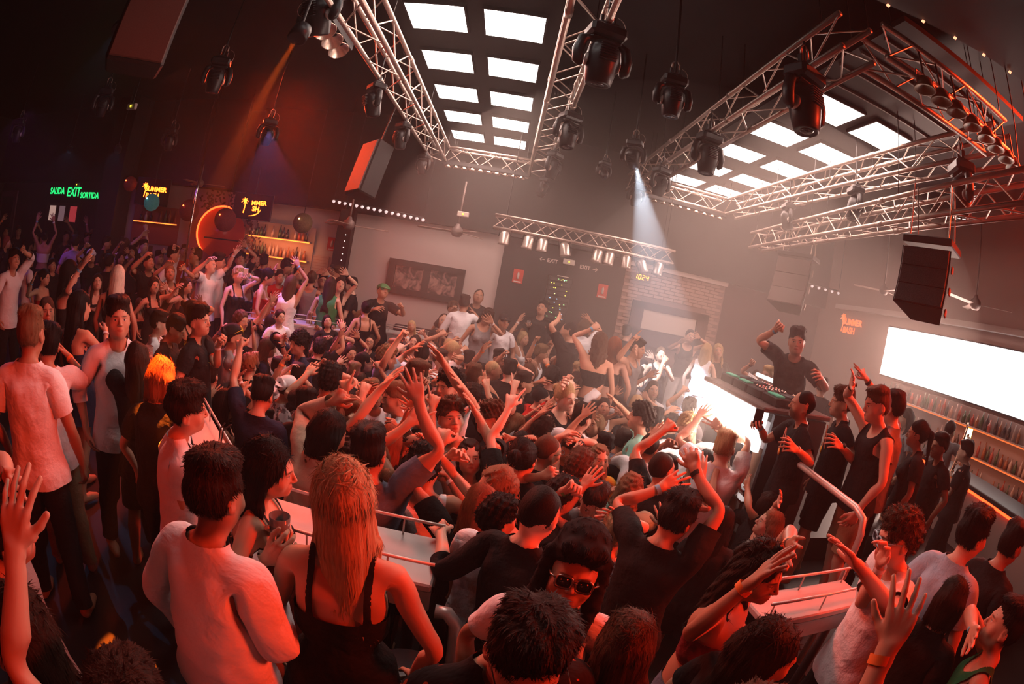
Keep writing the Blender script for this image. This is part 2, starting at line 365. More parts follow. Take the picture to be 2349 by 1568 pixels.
for sg, sn in ((1, 'L'), (-1, 'R')):
    f = lambda p: (p[0]*sg, p[1], p[2])
    _b('clav'+sn, f(J['clav']), f(J['sho']), 'chest', .03)
    _b('arm'+sn, f(J['sho']), f(J['elb']), 'clav'+sn, .03); _b('fore'+sn, f(J['elb']), f(J['wri']), 'arm'+sn, .022)
    _b('hand'+sn, f(J['wri']), f(J['palm']), 'fore'+sn, .010)
    for nm, (kx, ky), (dx, dy), (l1, l2), r in FING:
        d = np.array([dx, dy, 0.0]); d /= np.linalg.norm(d); k = np.array([kx, ky, 1.408])
        _b(nm+'1'+sn, f(k), f(k+d*l1), 'hand'+sn, .004); _b(nm+'2'+sn, f(k+d*l1), f(k+d*(l1+l2)), nm+'1'+sn, .004)
    _b('thumb1'+sn, f((.735, -.035, 1.398)), f((.772, -.066, 1.392)), 'hand'+sn, .005)
    _b('thumb2'+sn, f((.772, -.066, 1.392)), f((.800, -.082, 1.392)), 'thumb1'+sn, .004)
    _b('thigh'+sn, f(J['hip']), f(J['kne']), 'pelvis', .035); _b('shin'+sn, f(J['kne']), f(J['ank']), 'thigh'+sn, .03)
    _b('foot'+sn, f(J['ank']), f(J['toe']), 'shin'+sn, .02)
BN = list(BONES); BI = {n: i for i, n in enumerate(BN)}

def weights(P):
    n = len(P); D = np.full((n, len(BN)), 9.0); S = np.zeros(len(BN))
    for i, b in enumerate(BN):
        a, c, _, s = BONES[b]; ab = c-a; t = np.clip((P-a)@ab/(ab@ab), 0, 1)
        D[:, i] = np.linalg.norm(P-a-t[:, None]*ab, axis=1); S[i] = s
        if b.endswith('L'): D[P[:, 0] < -.02, i] += .5
        if b.endswith('R'): D[P[:, 0] > .02, i] += .5
        if b.startswith(('thigh', 'shin')): D[:, i] += np.clip(P[:, 2]-.96, 0, 1)*2
        if b.startswith('arm'): D[:, i] += np.clip(.15-np.abs(P[:, 0]), 0, 1)*1.2
        if b in ('chest', 'spine', 'pelvis'): D[:, i] = np.maximum(D[:, i]-.07, 0)+np.clip(np.abs(P[:, 0])-.17, 0, 1)*1.5
        if b.startswith('clav'): D[:, i] += .02+np.clip(1.36-P[:, 2], 0, 1)*1.5
        if b == 'head': D[:, i] = np.maximum(D[:, i]-.05, 0); D[(P[:, 2] < 1.50), i] += .05
        if b == 'neck': D[:, i] = np.maximum(D[:, i]-.02, 0)+np.clip(np.abs(P[:, 0])-.06, 0, 1)*2
        if b in ('head', 'neck'): D[:, i] += np.clip(np.abs(P[:, 0])-.16, 0, 1)*4
    dm = D.min(1); k = S[D.argmin(1)][:, None]
    W = np.exp(-(D-dm[:, None])/k*1.6); W[W < .03] = 0
    return (W/W.sum(1)[:, None]).astype(F4)

def body_field(female=False):
    X = axis((-.0025, .1075, .0048), (.1075, .66, .012), (.66, .90, .0045)); Y = axis((-.20, -.11, .007), (-.11, .10, .0050), (.10, .16, .01))
    Z = axis((-.02, 1.33, .014), (1.33, 1.445, .0055), (1.445, 1.78, .0046))
    f = Field(X, Y, Z); fm = female
    # torso
    f.cap((0, .012, 1.31), (.070, .014, 1.33), .104, .092, .03, 1, .94)
    f.cap((0, .006, 1.10), (0, .012, 1.24), .098 if fm else .112, .110 if fm else .122, .03, .80 if not fm else .86, 1.0)
    f.cap((0, .002, .985), (.030, .002, .96), .108, .108, .05, .88, .98); f.cap((0, .004, 1.04), (.012, .004, 1.03), .112, .112, .04, .87, 1.0)
    f.cap((.0, .012, 1.385), (.130, .014, 1.392), .050, .050, .035)
    f.cap((.05, .03, 1.33), (.092, .030, 1.20), .070, .052, .04)
    if fm: f.ell((.070, -.090, 1.265), (.052, .050, .055), .025)
    else: f.ell((.066, -.066, 1.325), (.080, .030, .050), .035)
    f.ell((.065, .070, .905), (.072, .062, .085), .03)
    # neck
    f.cap((0, .022, 1.42), (0, .008, 1.545), .056 if not fm else .048, .050 if not fm else .043, .022)
    f.cap((.01, .03, 1.49), (.11, .016, 1.425), .036, .030, .03)
    # arm
    a = .86 if fm else 1.0
    f.cap((.160, .012, 1.412), (.235, .014, 1.412), .055*a, .047*a, .025)
    f.cap((.235, .012, 1.411), (.40, .012, 1.411), .0465*a, .038*a, .006)
    f.cap((.40, .012, 1.411), J['elb'], .038*a, .034*a, .004)
    f.cap(J['elb'], (.52, .008, 1.41), .034*a, .0385*a, .006)
    f.cap((.52, .008, 1.41), (.66, 0, 1.41), .0385*a, .0265*a, .004)
    f.cap((.66, 0, 1.41), (.705, 0, 1.41), .0265*a, .0235*a, .004, 1, .86)
    # hand
    for nm, (kx, ky), (dx, dy), (l1, l2), r in FING:
        d = np.array([dx, dy, 0]); d = d/np.linalg.norm(d); k = np.array([kx, ky, 1.408])
        f.cap((.705, ky*.45, 1.408), tuple(k), .0155, .0115, .010, m=.03)
        f.cap(tuple(k), tuple(k+d*l1), r*1.1, r, .004, m=.02)
        f.cap(tuple(k+d*l1), tuple(k+d*(l1+l2)), r*1.02, r*.82, .003, m=.02)
    f.cap((.715, -.014, 1.402), (.745, -.042, 1.397), .017, .0145, .010, m=.03)
    f.cap((.745, -.042, 1.397), (.772, -.066, 1.392), .0115, .0105, .005, m=.02)
    f.cap((.772, -.066, 1.392), (.800, -.082, 1.392), .0105, .0085, .004, m=.02)
    # leg
    f.cap(J['hip'], (.094, 0, .72), .087, .074, .03); f.cap((.094, 0, .72), J['kne'], .074, .052, .006)
    f.cap(J['kne'], (.10, .016, .36), .051, .055, .008); f.cap((.10, .016, .36), (.098, .022, .12), .055, .036, .006); f.cap((.098, .022, .12), J['ank'], .036, .035, .004)
    f.cap((.098, .03, .045), (.10, -.07, .035), .040, .036, .02); f.cap((.10, -.07, .035), (.105, -.145, .022), .040, .028, .02)
    # head
    f.ell((0, .010, 1.656), (.076, .094, .093), .02)
    f.ell((0, -.022, 1.618), (.063, .073, .090), .03)
    f.cap((0, -.060, 1.556), (.036, -.014, 1.572), .030 if not fm else .025, .030, .03)
    f.ell((0, -.078, 1.548), (.018, .014, .012), .015)
    f.cap((.010, -.091, 1.653), (.042, -.076, 1.652), .0075 if not fm else .005, .006, .014)  # brow
    f.ell((.031, -.102, 1.633), (.018, .017, .0105), .012, sub=True)    # socket
    f.ell((.031, -.0765, 1.633), (.0145, .0145, .0120), .003)           # eyeball and lids
    f.ell((.044, -.060, 1.602), (.022, .018, .022), .025)               # cheek
    f.cap((0, -.090, 1.648), (0, -.112, 1.608), .0062, .0088, .008)      # nose
    f.ell((.0110, -.101, 1.603), (.0075, .009, .0068), .006)
    f.ell((0, -.086, 1.573), (.022, .010, .014), .016)                  # mouth mound
    f.cap((0, -.0970, 1.5785), (.015, -.091, 1.5765), .0036, .0024, .004, m=.02)
    f.cap((0, -.0960, 1.5685), (.013, -.091, 1.5705), .0046, .0026, .004, m=.02)
    f.ell((.077, .012, 1.620), (.009, .018, .030), .006, tilt=.2); f.ell((.085, .008, 1.623), (.006, .011, .019), .004, sub=True, tilt=.2)
    f.cap((.0735, .004, 1.605), (.0735, .002, 1.597), .011, .009, .005, m=.02)
    return f

def mesh_from(P, Fc, name):
    me = bpy.data.meshes.new(name); me.from_pydata([tuple(p) for p in P.tolist()], [], [tuple(q) for q in Fc.tolist()])
    return me
def decimated(P, Fc, ratio):
    """blender's collapse decimation of the template; returns arrays"""
    if ratio >= 1: return P, Fc
    me = mesh_from(P, Fc, 'tmp'); o = bpy.data.objects.new('tmp', me); bpy.context.scene.collection.objects.link(o)
    m = o.modifiers.new('d', 'DECIMATE'); m.ratio = ratio
    dg = bpy.context.evaluated_depsgraph_get(); ev = o.evaluated_get(dg); m2 = ev.to_mesh()
    n = len(m2.vertices); Q = np.empty(n*3); m2.vertices.foreach_get('co', Q)
    F2 = [tuple(p.vertices) for p in m2.polygons]
    ev.to_mesh_clear(); bpy.data.objects.remove(o); bpy.data.meshes.remove(me)
    return Q.reshape(-1, 3), F2

class Template:
    def __init__(self, P, Fc, ratios):
        self.lod = []
        for r in ratios:
            Q, G = decimated(P, Fc, r)
            if isinstance(G, np.ndarray): G = [tuple(q) for q in G.tolist()]
            self.lod.append((Q, G, weights(Q)))

def relax(P, Fc, n=2, w=.5, mask=None):
    e = np.concatenate([Fc[:, [0, 1]], Fc[:, [1, 2]], Fc[:, [2, 3]], Fc[:, [3, 0]]]); e = np.concatenate([e, e[:, ::-1]])
    cnt = np.bincount(e[:, 0], minlength=len(P))[:, None].clip(1)
    for _ in range(n):
        A = np.stack([np.bincount(e[:, 0], weights=P[e[:, 1], c], minlength=len(P)) for c in range(3)], 1)/cnt
        k = w if mask is None else (w*mask)[:, None]
        P = P+(A-P)*k
    return P

def cut_open(P, Fc, g):
    """keep the side g > 0 of an outer surface and slide the rim onto g = 0"""
    ins = g > 0; keep = ins[Fc].any(1); Fc = Fc[keep]; P = P.copy()
    e = np.concatenate([Fc[:, [0, 1]], Fc[:, [1, 2]], Fc[:, [2, 3]], Fc[:, [3, 0]]]); e = np.concatenate([e, e[:, ::-1]])
    m = ~ins[e[:, 0]] & ins[e[:, 1]]; e = e[m]
    t = g[e[:, 1]]/(g[e[:, 1]]-g[e[:, 0]]+1e-9)
    Q = P[e[:, 1]]+(P[e[:, 0]]-P[e[:, 1]])*t[:, None]
    cnt = np.bincount(e[:, 0], minlength=len(P))
    A = np.stack([np.bincount(e[:, 0], weights=Q[:, c], minlength=len(P)) for c in range(3)], 1)
    h = cnt > 0; P[h] = A[h]/cnt[h][:, None]
    bad = ~ins & ~h; Fc = Fc[~bad[Fc].any(1)]
    used = np.zeros(len(P), bool); used[Fc.ravel()] = True; new = np.cumsum(used)-1
    return P[used], new[Fc]

def rotv(axis_, ang):
    a = np.array(axis_, float); a /= np.linalg.norm(a)+1e-12; c, s = math.cos(ang), math.sin(ang)
    K = np.array([[0, -a[2], a[1]], [a[2], 0, -a[0]], [-a[1], a[0], 0]])
    return np.eye(3)+s*K+(1-c)*K@K
def Rx(a): return rotv((1, 0, 0), a)
def Ry(a): return rotv((0, 1, 0), a)
def Rz(a): return rotv((0, 0, 1), a)
def align(u, v):
    u = u/np.linalg.norm(u); v = v/np.linalg.norm(v); c = float(u@v)
    if c < -.9999: return Rz(math.pi)
    return rotv(np.cross(u, v), math.acos(min(1, c))) if c < .99999 else np.eye(3)

HANDS = {  # curl of the fingers (proximal, distal) and thumb fold, degrees
    'open': ((8, 12), (5, 10), (8, 12), (10, 15), 0), 'relax': ((25, 35), (30, 40), (35, 45), (38, 45), 15),
    'fist': ((80, 95), (84, 100), (86, 100), (86, 98), 45), 'point': ((5, 8), (82, 98), (85, 100), (85, 98), 45),
    'hold': ((50, 55), (52, 58), (55, 60), (58, 60), 20), 'two': ((4, 6), (4, 6), (85, 98), (85, 98), 45), 'horns': ((5, 8), (82, 98), (85, 98), (8, 10), 40)}

def solve_pose(p, H):
    """world transforms of the bones of person p in its own frame (height factor H): dict bone -> (R, t) so that x' = R x + t, in template units"""
    T = {}; rest = {n: BONES[n][0] for n in BN}
    lean = p.get('lean', (0, 0)); head = p.get('head', (0, 0, 0))
    def put(n, R, pos): T[n] = (R, pos-R@rest[n])
    def at(n, q): R, t = T[n]; return R@np.array(q, float)+t
    Rp = Rz(0)
    T['pelvis'] = (Rp, np.zeros(3))
    Rs = Rx(math.radians(lean[0]*.45))@Ry(math.radians(lean[1]*.5)); put('spine', Rs, at('pelvis', rest['spine']))
    Rc = Rs@Rx(math.radians(lean[0]*.55))@Ry(math.radians(lean[1]*.5))@Rz(math.radians(p.get('twist', 0))); put('chest', Rc, at('spine', rest['chest']))
    Rh = Rc@Rz(math.radians(head[0]))@Rx(math.radians(head[1]))@Ry(math.radians(head[2]))
    Rn = Rc@Rz(math.radians(head[0]*.4))@Rx(math.radians(head[1]*.4))@Ry(math.radians(head[2]*.4)); put('neck', Rn, at('chest', rest['neck']))
    put('head', Rh, at('neck', rest['head'])+Rh@(rest['head']-np.array(J['head'])))
    for sg, sn in ((1, 'L'), (-1, 'R')):
        tgt, kind, pole = p['arms'][sn]                  # wrist target in person frame, template units
        tgt = np.array(tgt, float)
        sh0 = at('chest', np.array(J['sho'])*[sg, 1, 1])
        el = math.degrees(math.atan2(tgt[2]-sh0[2], np.hypot(tgt[0]-sh0[0], tgt[1]-sh0[1])))
        up = max(0.0, min(28.0, el*.38)) if el > 0 else max(-8, el*.08)
        fw = 12 if (tgt[1]-sh0[1]) < -.2 and el < 50 else 0
        Rcl = Rc@Rz(math.radians(-fw*sg))@Ry(math.radians(-up*sg)); put('clav'+sn, Rcl, at('chest', rest['clav'+sn]))
        S = at('clav'+sn, np.array(J['sho'])*[sg, 1, 1])
        l1 = .277; l2 = .330; v = tgt-S; d = np.linalg.norm(v)
        dd = min(max(d, .14), (l1+l2)*.985); v = v/max(d, 1e-6); W_ = S+v*dd
        a = (l1*l1-l2*l2+dd*dd)/(2*dd); h = math.sqrt(max(l1*l1-a*a, 1e-8))
        pl = np.array(pole, float); pl = pl-v*(pl@v); pl /= np.linalg.norm(pl)+1e-9
        E = S+v*a+pl*h
        W_ = E+(W_-E)*(.245/.330)
        u0 = np.array([sg, 0, 0.0])
        def frame(u, hint):                              # x' along u (signed), z' the back of the arm / palm side reference
            ux = u/np.linalg.norm(u)*sg; z = hint-ux*(hint@ux); z /= np.linalg.norm(z)+1e-9; y = np.cross(z, ux)
            return np.stack([ux, y, z], 1)
        bend = np.cross(E-S, W_-E); nb = np.linalg.norm(bend)
        # elbow crease faces -y in the template: hinge axis is z; z' = hinge
        if nb > 1e-5: hz = bend/nb*(-sg)
        else: hz = np.cross(v, pl)*(-sg)
        Ra = frame(E-S, hz); Rf = frame(W_-E, hz)
        if Ra[1, 1] < -2: Ra = Ra
        # choose the least twisting of the two equal hinges
        base = Rcl@align(Rcl@u0*1.0, (E-S))@np.eye(3) if False else None
        A0 = align(Rcl@u0, E-S)@Rcl
        # spread the difference of roll: upper arm takes half
        def rollmix(A, B, k):
            M = A.T@B; ang = math.atan2(M[2, 1], M[1, 1]); return A@Rx(ang*k)
        Ra2 = rollmix(A0, Ra, .5)
        put('arm'+sn, Ra2, S)
        put('fore'+sn, rollmix(Rf, Rf, 0), E)
        palm = p.get('palm'+sn)
        fd = W_-E; fd /= np.linalg.norm(fd)
        hd = p.get('handdir'+sn)
        hdv = fd if hd is None else (np.array(hd, float)+fd*.6)
        hdv = hdv/np.linalg.norm(hdv)
        pn = np.array(palm if palm is not None else (0, -1, 0), float)   # where the palm faces
        Rhnd = frame(hdv, -pn)                            # palm faces -z in the template
        if abs(hdv@pn)/np.linalg.norm(pn) > .97: Rhnd = align(fd, hdv)@Rf
        # forearm roll halfway towards the hand
        M = Rf.T@Rhnd; ang = math.atan2(M[2, 1]-M[1, 2], M[1, 1]+M[2, 2])
        put('fore'+sn, Rf@Rx(ang*.5), E)
        put('hand'+sn, Rhnd, W_)
        cur = HANDS[kind]
        for q, (nm, *_r) in enumerate(FING):
            d0 = BONES[nm+'1'+sn][1]-BONES[nm+'1'+sn][0]; ax = np.cross(d0, [0, 0, -1.0])
            R1 = Rhnd@rotv(ax, math.radians(cur[q][0])); put(nm+'1'+sn, R1, at('hand'+sn, rest[nm+'1'+sn]))
            R2 = R1@rotv(ax, math.radians(cur[q][1])); put(nm+'2'+sn, R2, at(nm+'1'+sn, rest[nm+'2'+sn]))
        R1 = Rhnd@rotv(np.cross([sg*.8, -.6, 0], [-sg*.1, .5, -.8]), math.radians(cur[4]*.7)); put('thumb1'+sn, R1, at('hand'+sn, rest['thumb1'+sn]))
        R2 = R1@rotv((0, 0, 1), math.radians(cur[4]*.8)*sg); put('thumb2'+sn, R2, at('thumb1'+sn, rest['thumb2'+sn]))
        lg = p.get('leg'+sn, (0, 0, 0))                   # thigh forward, thigh out, knee
        Rt = Rx(math.radians(-lg[0]))@Ry(math.radians(-lg[1]*sg)); put('thigh'+sn, Rt, at('pelvis', rest['thigh'+sn]))
        Rk = Rt@Rx(math.radians(lg[2])); put('shin'+sn, Rk, at('thigh'+sn, rest['shin'+sn]))
        Rft = Rk@Rx(math.radians(lg[0]-lg[2])); put('foot'+sn, Rft, at('shin'+sn, rest['foot'+sn]))
    return T
def skin(P, W, T):
    R = np.stack([T[n][0] for n in BN]); t = np.stack([T[n][1] for n in BN])
    M = np.tensordot(W, R, (1, 0)); q = W@t
    return np.einsum('nij,nj->ni', M, P)+q

def noise3(x, y, z, f, seed=0):
    r = np.random.RandomState(seed); o = 0
    for i in range(5):
        k = r.normal(size=3); k *= f/np.linalg.norm(k)*(.7+.6*r.rand()); o = o+np.sin(x*k[0]+y*k[1]+z*k[2]+r.rand()*6.28)
    return o/2.2

def garment_base(fm):
    f = body_field_on(fm, axis((-.006, .72, .012)), axis((-.21, .21, .0115)), axis((.02, 1.56, .0135)))
    return f
def body_field_on(fm, X, Y, Z):
    global axis
    keep = axis; seq = [X, Y, Z]
    try:
        globals()['axis'] = lambda *a: seq.pop(0)
        return body_field(fm)
    finally: globals()['axis'] = keep

def garment(base, kind, seed=0):
    """open shell of cloth around the body; returns P, F"""
    f = Field(base.X, base.Y, base.Z); f.D = base.D.copy()
    x, y, z = np.meshgrid(f.X, f.Y, f.Z, indexing='ij', sparse=True)
    folds = noise3(x, y, z*.45, 42, seed)*.0028+noise3(x, y, z*1.6, 26, seed+1)*.0032
    t = .011
    if kind in ('tee', 'shirt', 'hoodie', 'tank', 'vest'):
        r = {'tee': .0, 'shirt': .006, 'hoodie': .016, 'tank': -.012, 'vest': -.004}[kind]
        f.cap((.02, .004, .86), (.016, .006, 1.16), .126+r, .112+r, .03, .84, .96)
        f.cap((.026, .004, .70), (.026, .004, .88), .134+r, .132+r, .03, .82, .95)
        f.cap((.085, .012, 1.33), (.10, .012, 1.22), .082, .060+r*.5, .03)
        sl = {'tee': .345, 'shirt': .52, 'hoodie': .675}.get(kind)
        if sl:
            e = {'tee': .010, 'shirt': .006, 'hoodie': .010}[kind]
            f.cap((.15, .012, 1.405), (.26, .014, 1.402), .056, .054+e, .02); f.cap((.26, .014, 1.402), (.45, .014, 1.402), .054+e, .043+e, .01)
            if sl > .4: f.cap((.45, .014, 1.404), (.69, .003, 1.406), .043+e, .032+e, .01)
        t = .009+.004*(kind == 'hoodie')
        D = f.D-t+folds
        nk = {'tee': .072, 'shirt': .070, 'hoodie': .074, 'tank': .105, 'vest': .085}[kind]
        g1 = np.sqrt((x)**2+((y-.004)*.95)**2+((z-1.475)*(1.0 if kind in ('tee', 'shirt', 'hoodie') else .62))**2)-nk
        hem = {'tee': .835, 'shirt': .80, 'hoodie': .86, 'tank': .90, 'vest': .87}[kind]
        def g(P):
            a = np.sqrt(P[:, 0]**2+((P[:, 1]-.004)*.95)**2+((P[:, 2]-1.475)*(1.0 if sl else .62))**2)-nk
            o = np.minimum(a, P[:, 2]-hem); o = np.minimum(o, np.where(P[:, 2] > 1.50, -1, 1))
            if sl: o = np.minimum(o, sl-np.abs(P[:, 0]))
            else: o = np.minimum(o, (.128 if kind == 'tank' else .150)-np.abs(P[:, 0])+np.clip(1.30-P[:, 2], 0, .08)*1.2)
            return o
    elif kind in ('strap', 'tube', 'dress'):
        D = f.D-.008+folds*.5
        def g(P):
            top = np.where(P[:, 1] < 0, 1.315, 1.27) if kind != 'tube' else 1.30+0*P[:, 0]
            o = np.minimum(top-P[:, 2], P[:, 2]-(1.13 if kind == 'tube' else .98 if kind == 'strap' else .70))
            if kind != 'tube':
                s_ = .011-np.abs(np.abs(P[:, 0])-.088); s_ = np.minimum(s_, P[:, 2]-1.2); s_ = np.minimum(s_, 1.6-P[:, 2])
                o = np.maximum(o, s_)
            return np.minimum(o, .17+np.clip(1.2-P[:, 2], 0, 1)*9-np.abs(P[:, 0]))
        if kind == 'dress': f.cap((.02, 0, .55), (.02, 0, .95), .20, .14, .03, .85, .95); D = f.D-.008+folds
    elif kind in ('trousers', 'shorts', 'skirt'):
        f.cap((.093, 0, .42 if kind == 'trousers' else .50), (.088, 0, .90), .064 if kind == 'trousers' else .094, .090, .03)
        if kind == 'trousers': f.cap((.098, .012, .08), (.097, .008, .45), .058, .064, .02)
        if kind == 'skirt': f.cap((.02, 0, .50), (.02, 0, .95), .19, .13, .03, .85, .95)
        D = f.D-.006+folds*.8
        lo = {'trousers': .085, 'shorts': .56, 'skirt': .62}[kind]
        def g(P): return np.minimum(np.minimum(P[:, 2]-lo, 1.0-P[:, 2]), .3-np.abs(P[:, 0]))
    f.D = D.astype(F4)
    f.D[:, :, 0] = np.maximum(f.D[:, :, 0], .01)
    P, Fc = surface_net(f.X, f.Y, f.Z, f.D); P, Fc = mirror(P, Fc, float(f.X[1])-1e-6)
    P = relax(P, Fc, 1, .4)
    return cut_open(P, Fc, g(P))

def hair_mesh(kind, seed=3, fine=.0052):
    X = axis((-fine/2, fine/2, fine), (fine/2, .17, fine)); Y = axis((-.15, .19, fine)); Z = axis((1.12 if kind in ('long', 'wavy', 'straight') else 1.36 if kind in ('pony', 'bob', 'braids') else 1.50, 1.84, fine))
    f = Field(X, Y, Z); x, y, z = np.meshgrid(X, Y, Z, indexing='ij', sparse=True)
    up = {'buzz': .002, 'short': .006, 'quiff': .006, 'curly': .013, 'afro': .026}.get(kind, .009)
    f.ell((0, .013, 1.658+up*.35), (.077+up*.8, .094+up, .094+up*1.25), .02)
    if kind in ('short', 'quiff'): f.ell((.0, -.030, 1.735), (.058, .066, .030 if kind == 'short' else .042), .03); f.ell((.03, .02, 1.735), (.05, .07, .036), .03)
    if kind in ('curly',): f.ell((.0, -.02, 1.735), (.072, .08, .042), .03)
    low = {'buzz': 1.585, 'short': 1.585, 'quiff': 1.588, 'curly': 1.585, 'afro': 1.58}.get(kind, 1.53)
    # keep the face, ears and neck free
    D = f.D
    face = np.sqrt((x/.072)**2+((y+.10)/.078)**2+((z-1.590)/(.100 if kind in ('quiff', 'short', 'buzz', 'curly', 'afro') else .112))**2)-1
    fr = -face*.07
    D = np.maximum(D, fr)
    if kind in ('buzz', 'short', 'quiff', 'curly', 'afro'):
        edge = low+np.clip((.040-y)*1.6, 0, .062)+np.clip(x-.05, 0, 1)*.3
        D = np.maximum(D, (edge-z)*.8)
        if kind == 'short' or kind == 'quiff': D = np.maximum(D, -(.004-(D+0*z)) if False else D)
    else:
        D = np.maximum(D, (low-z)*.8)
        D = np.maximum(D, np.where((y < -.02+0*x) & (z < 1.60+0*x), .006, -1.0)*np.ones_like(D))
    f.D = D.astype(F4)
    if kind in ('long', 'wavy', 'straight'):
        e = 1.24 if kind != 'wavy' else 1.28
        f.cap((.038, .045, 1.64), (.048, .074, e+.10), .046, .038, .03); f.cap((.048, .074, e+.10), (.044, .092, e), .038, .026, .02)
        f.cap((0, .070, 1.64), (0, .105, e+.04), .055, .040, .03)
        f.cap((.070, -.004, 1.64), (.079, .020, 1.50), .017, .021, .02); f.cap((.079, .020, 1.50), (.083, .035 if kind == 'straight' else -.02, 1.36), .026, .018, .015)
    if kind == 'bob':
        f.cap((.05, .035, 1.63), (.062, .045, 1.54), .050, .034, .03); f.cap((0, .065, 1.63), (0, .075, 1.54), .055, .040, .03); f.cap((.076, .0, 1.63), (.080, .0, 1.56), .018, .016, .02)
    if kind == 'pony':
        f.cap((0, .105, 1.69), (0, .140, 1.66), .022, .026, .02); f.cap((0, .140, 1.66), (0, .150, 1.42), .030, .014, .01)
    if kind == 'bun': f.ell((0, .128, 1.690), (.036, .034, .036), .01)
    if kind == 'braids':
        for q in range(5): f.cap((.02+.016*q, .09-.012*q, 1.60), (.03+.017*q, .10-.014*q, 1.40), .011, .009, .006)
    if kind == 'cap':
        f.D[:] = 1
        f.ell((0, .010, 1.685), (.088, .104, .082), .01)
        f.D = np.maximum(f.D, (1.668-.1*(y+.1)*0-z)).astype(F4)
        f.cap((.0, -.085, 1.674), (.035, -.080, 1.674), .060, .050, .008, 1, 1)
        f.D = np.maximum(f.D, np.where((y < -.085+0*z), np.abs(z-1.672-.35*(y+.085)+0*x)-.0045, -1)).astype(F4)
    th = np.arctan2(x, y-.0+1e-6); rr = np.sqrt(x*x+y*y)
    if kind in ('curly', 'afro', 'wavy', 'braids'):
        a = .0050 if kind == 'curly' else .0065 if kind == 'afro' else .004
        f.D = f.D+a*noise3(x, y, z, 190, seed)*np.ones_like(f.D)
    elif kind == 'cap': pass
    elif kind != 'buzz':
        st = np.sin(th*23+noise3(x, y, z, 30, seed)*1.2)*.6+np.sin(th*41+noise3(x, y, z, 45, seed+1)*1.5)*.4
        crown = np.clip(rr/.05, 0, 1)
        f.D = f.D+(.0016*st*crown+.0020*noise3(x, y, z, 60, seed+2))*np.ones_like(f.D)
        if kind in ('short', 'quiff'): f.D = f.D+.0016*noise3(x, y*.4, z*.6, 260, seed+5)*np.clip((z-1.70)/.03, 0, 1)*np.ones_like(f.D)
    for a in (-1,): f.D[a] = np.maximum(f.D[a], .004); f.D[:, a] = np.maximum(f.D[:, a], .004); f.D[:, :, a] = np.maximum(f.D[:, :, a], .004)
    f.D[:, 0] = np.maximum(f.D[:, 0], .004); f.D[:, :, 0] = np.maximum(f.D[:, :, 0], .004)
    P, Fc = surface_net(f.X, f.Y, f.Z, f.D.astype(F4)); P, Fc = mirror(P, Fc, float(X[1])-1e-6)
    # break the mirror symmetry
    P = P+np.stack([.003*np.sin(P[:, 1]*37+P[:, 2]*29+seed), .003*np.sin(P[:, 0]*43+P[:, 2]*23), .003*np.sin(P[:, 0]*31+P[:, 1]*41)], 1)
    return P, Fc

def strands(P, F, kind, n, seed=1):
    """short tapered locks lying over a hair surface: returns vertices and faces to append"""
    r = np.random.RandomState(seed); F = [tuple(f) for f in F]
    T = np.array([f[:3] for f in F]); a, b, c = P[T[:, 0]], P[T[:, 1]], P[T[:, 2]]; N = np.cross(b-a, c-a); A = np.linalg.norm(N, axis=1)+1e-12; N = N/A[:, None]
    i = r.choice(len(T), n, p=A/A.sum()); u = r.rand(n, 1); v = r.rand(n, 1); k = (u+v) > 1; u = np.where(k, 1-u, u); v = np.where(k, 1-v, v)
    p = a[i]+(b[i]-a[i])*u+(c[i]-a[i])*v; nn = N[i]
    cen = np.array([0, .01, 1.66]); out = np.einsum('ij,ij->i', nn, p-cen) < 0; nn[out] *= 1
    if kind in ('short', 'quiff', 'buzz', 'curly', 'afro'):
        fl = p-np.array([0, .045, 1.76]); L = {'short': .018, 'quiff': .022, 'buzz': .006, 'curly': .016, 'afro': .016}[kind]; lift = {'short': .10, 'quiff': .16, 'buzz': .4, 'curly': .5, 'afro': .8}[kind]; w = .0017
        if kind in ('curly', 'afro'): fl = fl+r.normal(size=fl.shape)*.09
    else:
        fl = np.where((p[:, 2:3] > 1.70), (p-np.array([0, -.02, 1.76]))*np.array([1, 1, .6]), np.array([0, .10, -1.0])); L = .040; lift = .03; w = .0018
        if kind in ('pony', 'bun'): fl = np.where((p[:, 1:2] < .10), np.array([0, 1, .15]), np.array([0, .1, -1.0]))
    fl = fl+r.normal(size=fl.shape)*.12*np.linalg.norm(fl, axis=1).mean(); fl = fl-nn*np.einsum('ij,ij->i', fl, nn)[:, None]; fl /= np.linalg.norm(fl, axis=1)[:, None]+1e-9
    s = np.cross(nn, fl)*w*(.6+.8*r.rand(n, 1)); L = L*(.6+.8*r.rand(n, 1)); root = p-nn*.002
    mid = root+(fl+nn*lift*.7)*L*.5+nn*.0015; tip = root+(fl+nn*lift*.8)*L
    V = np.stack([root-s, root+s, mid+s*.8, mid-s*.8, tip], 1).reshape(-1, 3); base = len(P)+5*np.arange(n)
    G = [(q, q+1, q+2, q+3) for q in base.tolist()]+[(q+3, q+2, q+4) for q in base.tolist()]
    return np.concatenate([P, V]), F+G
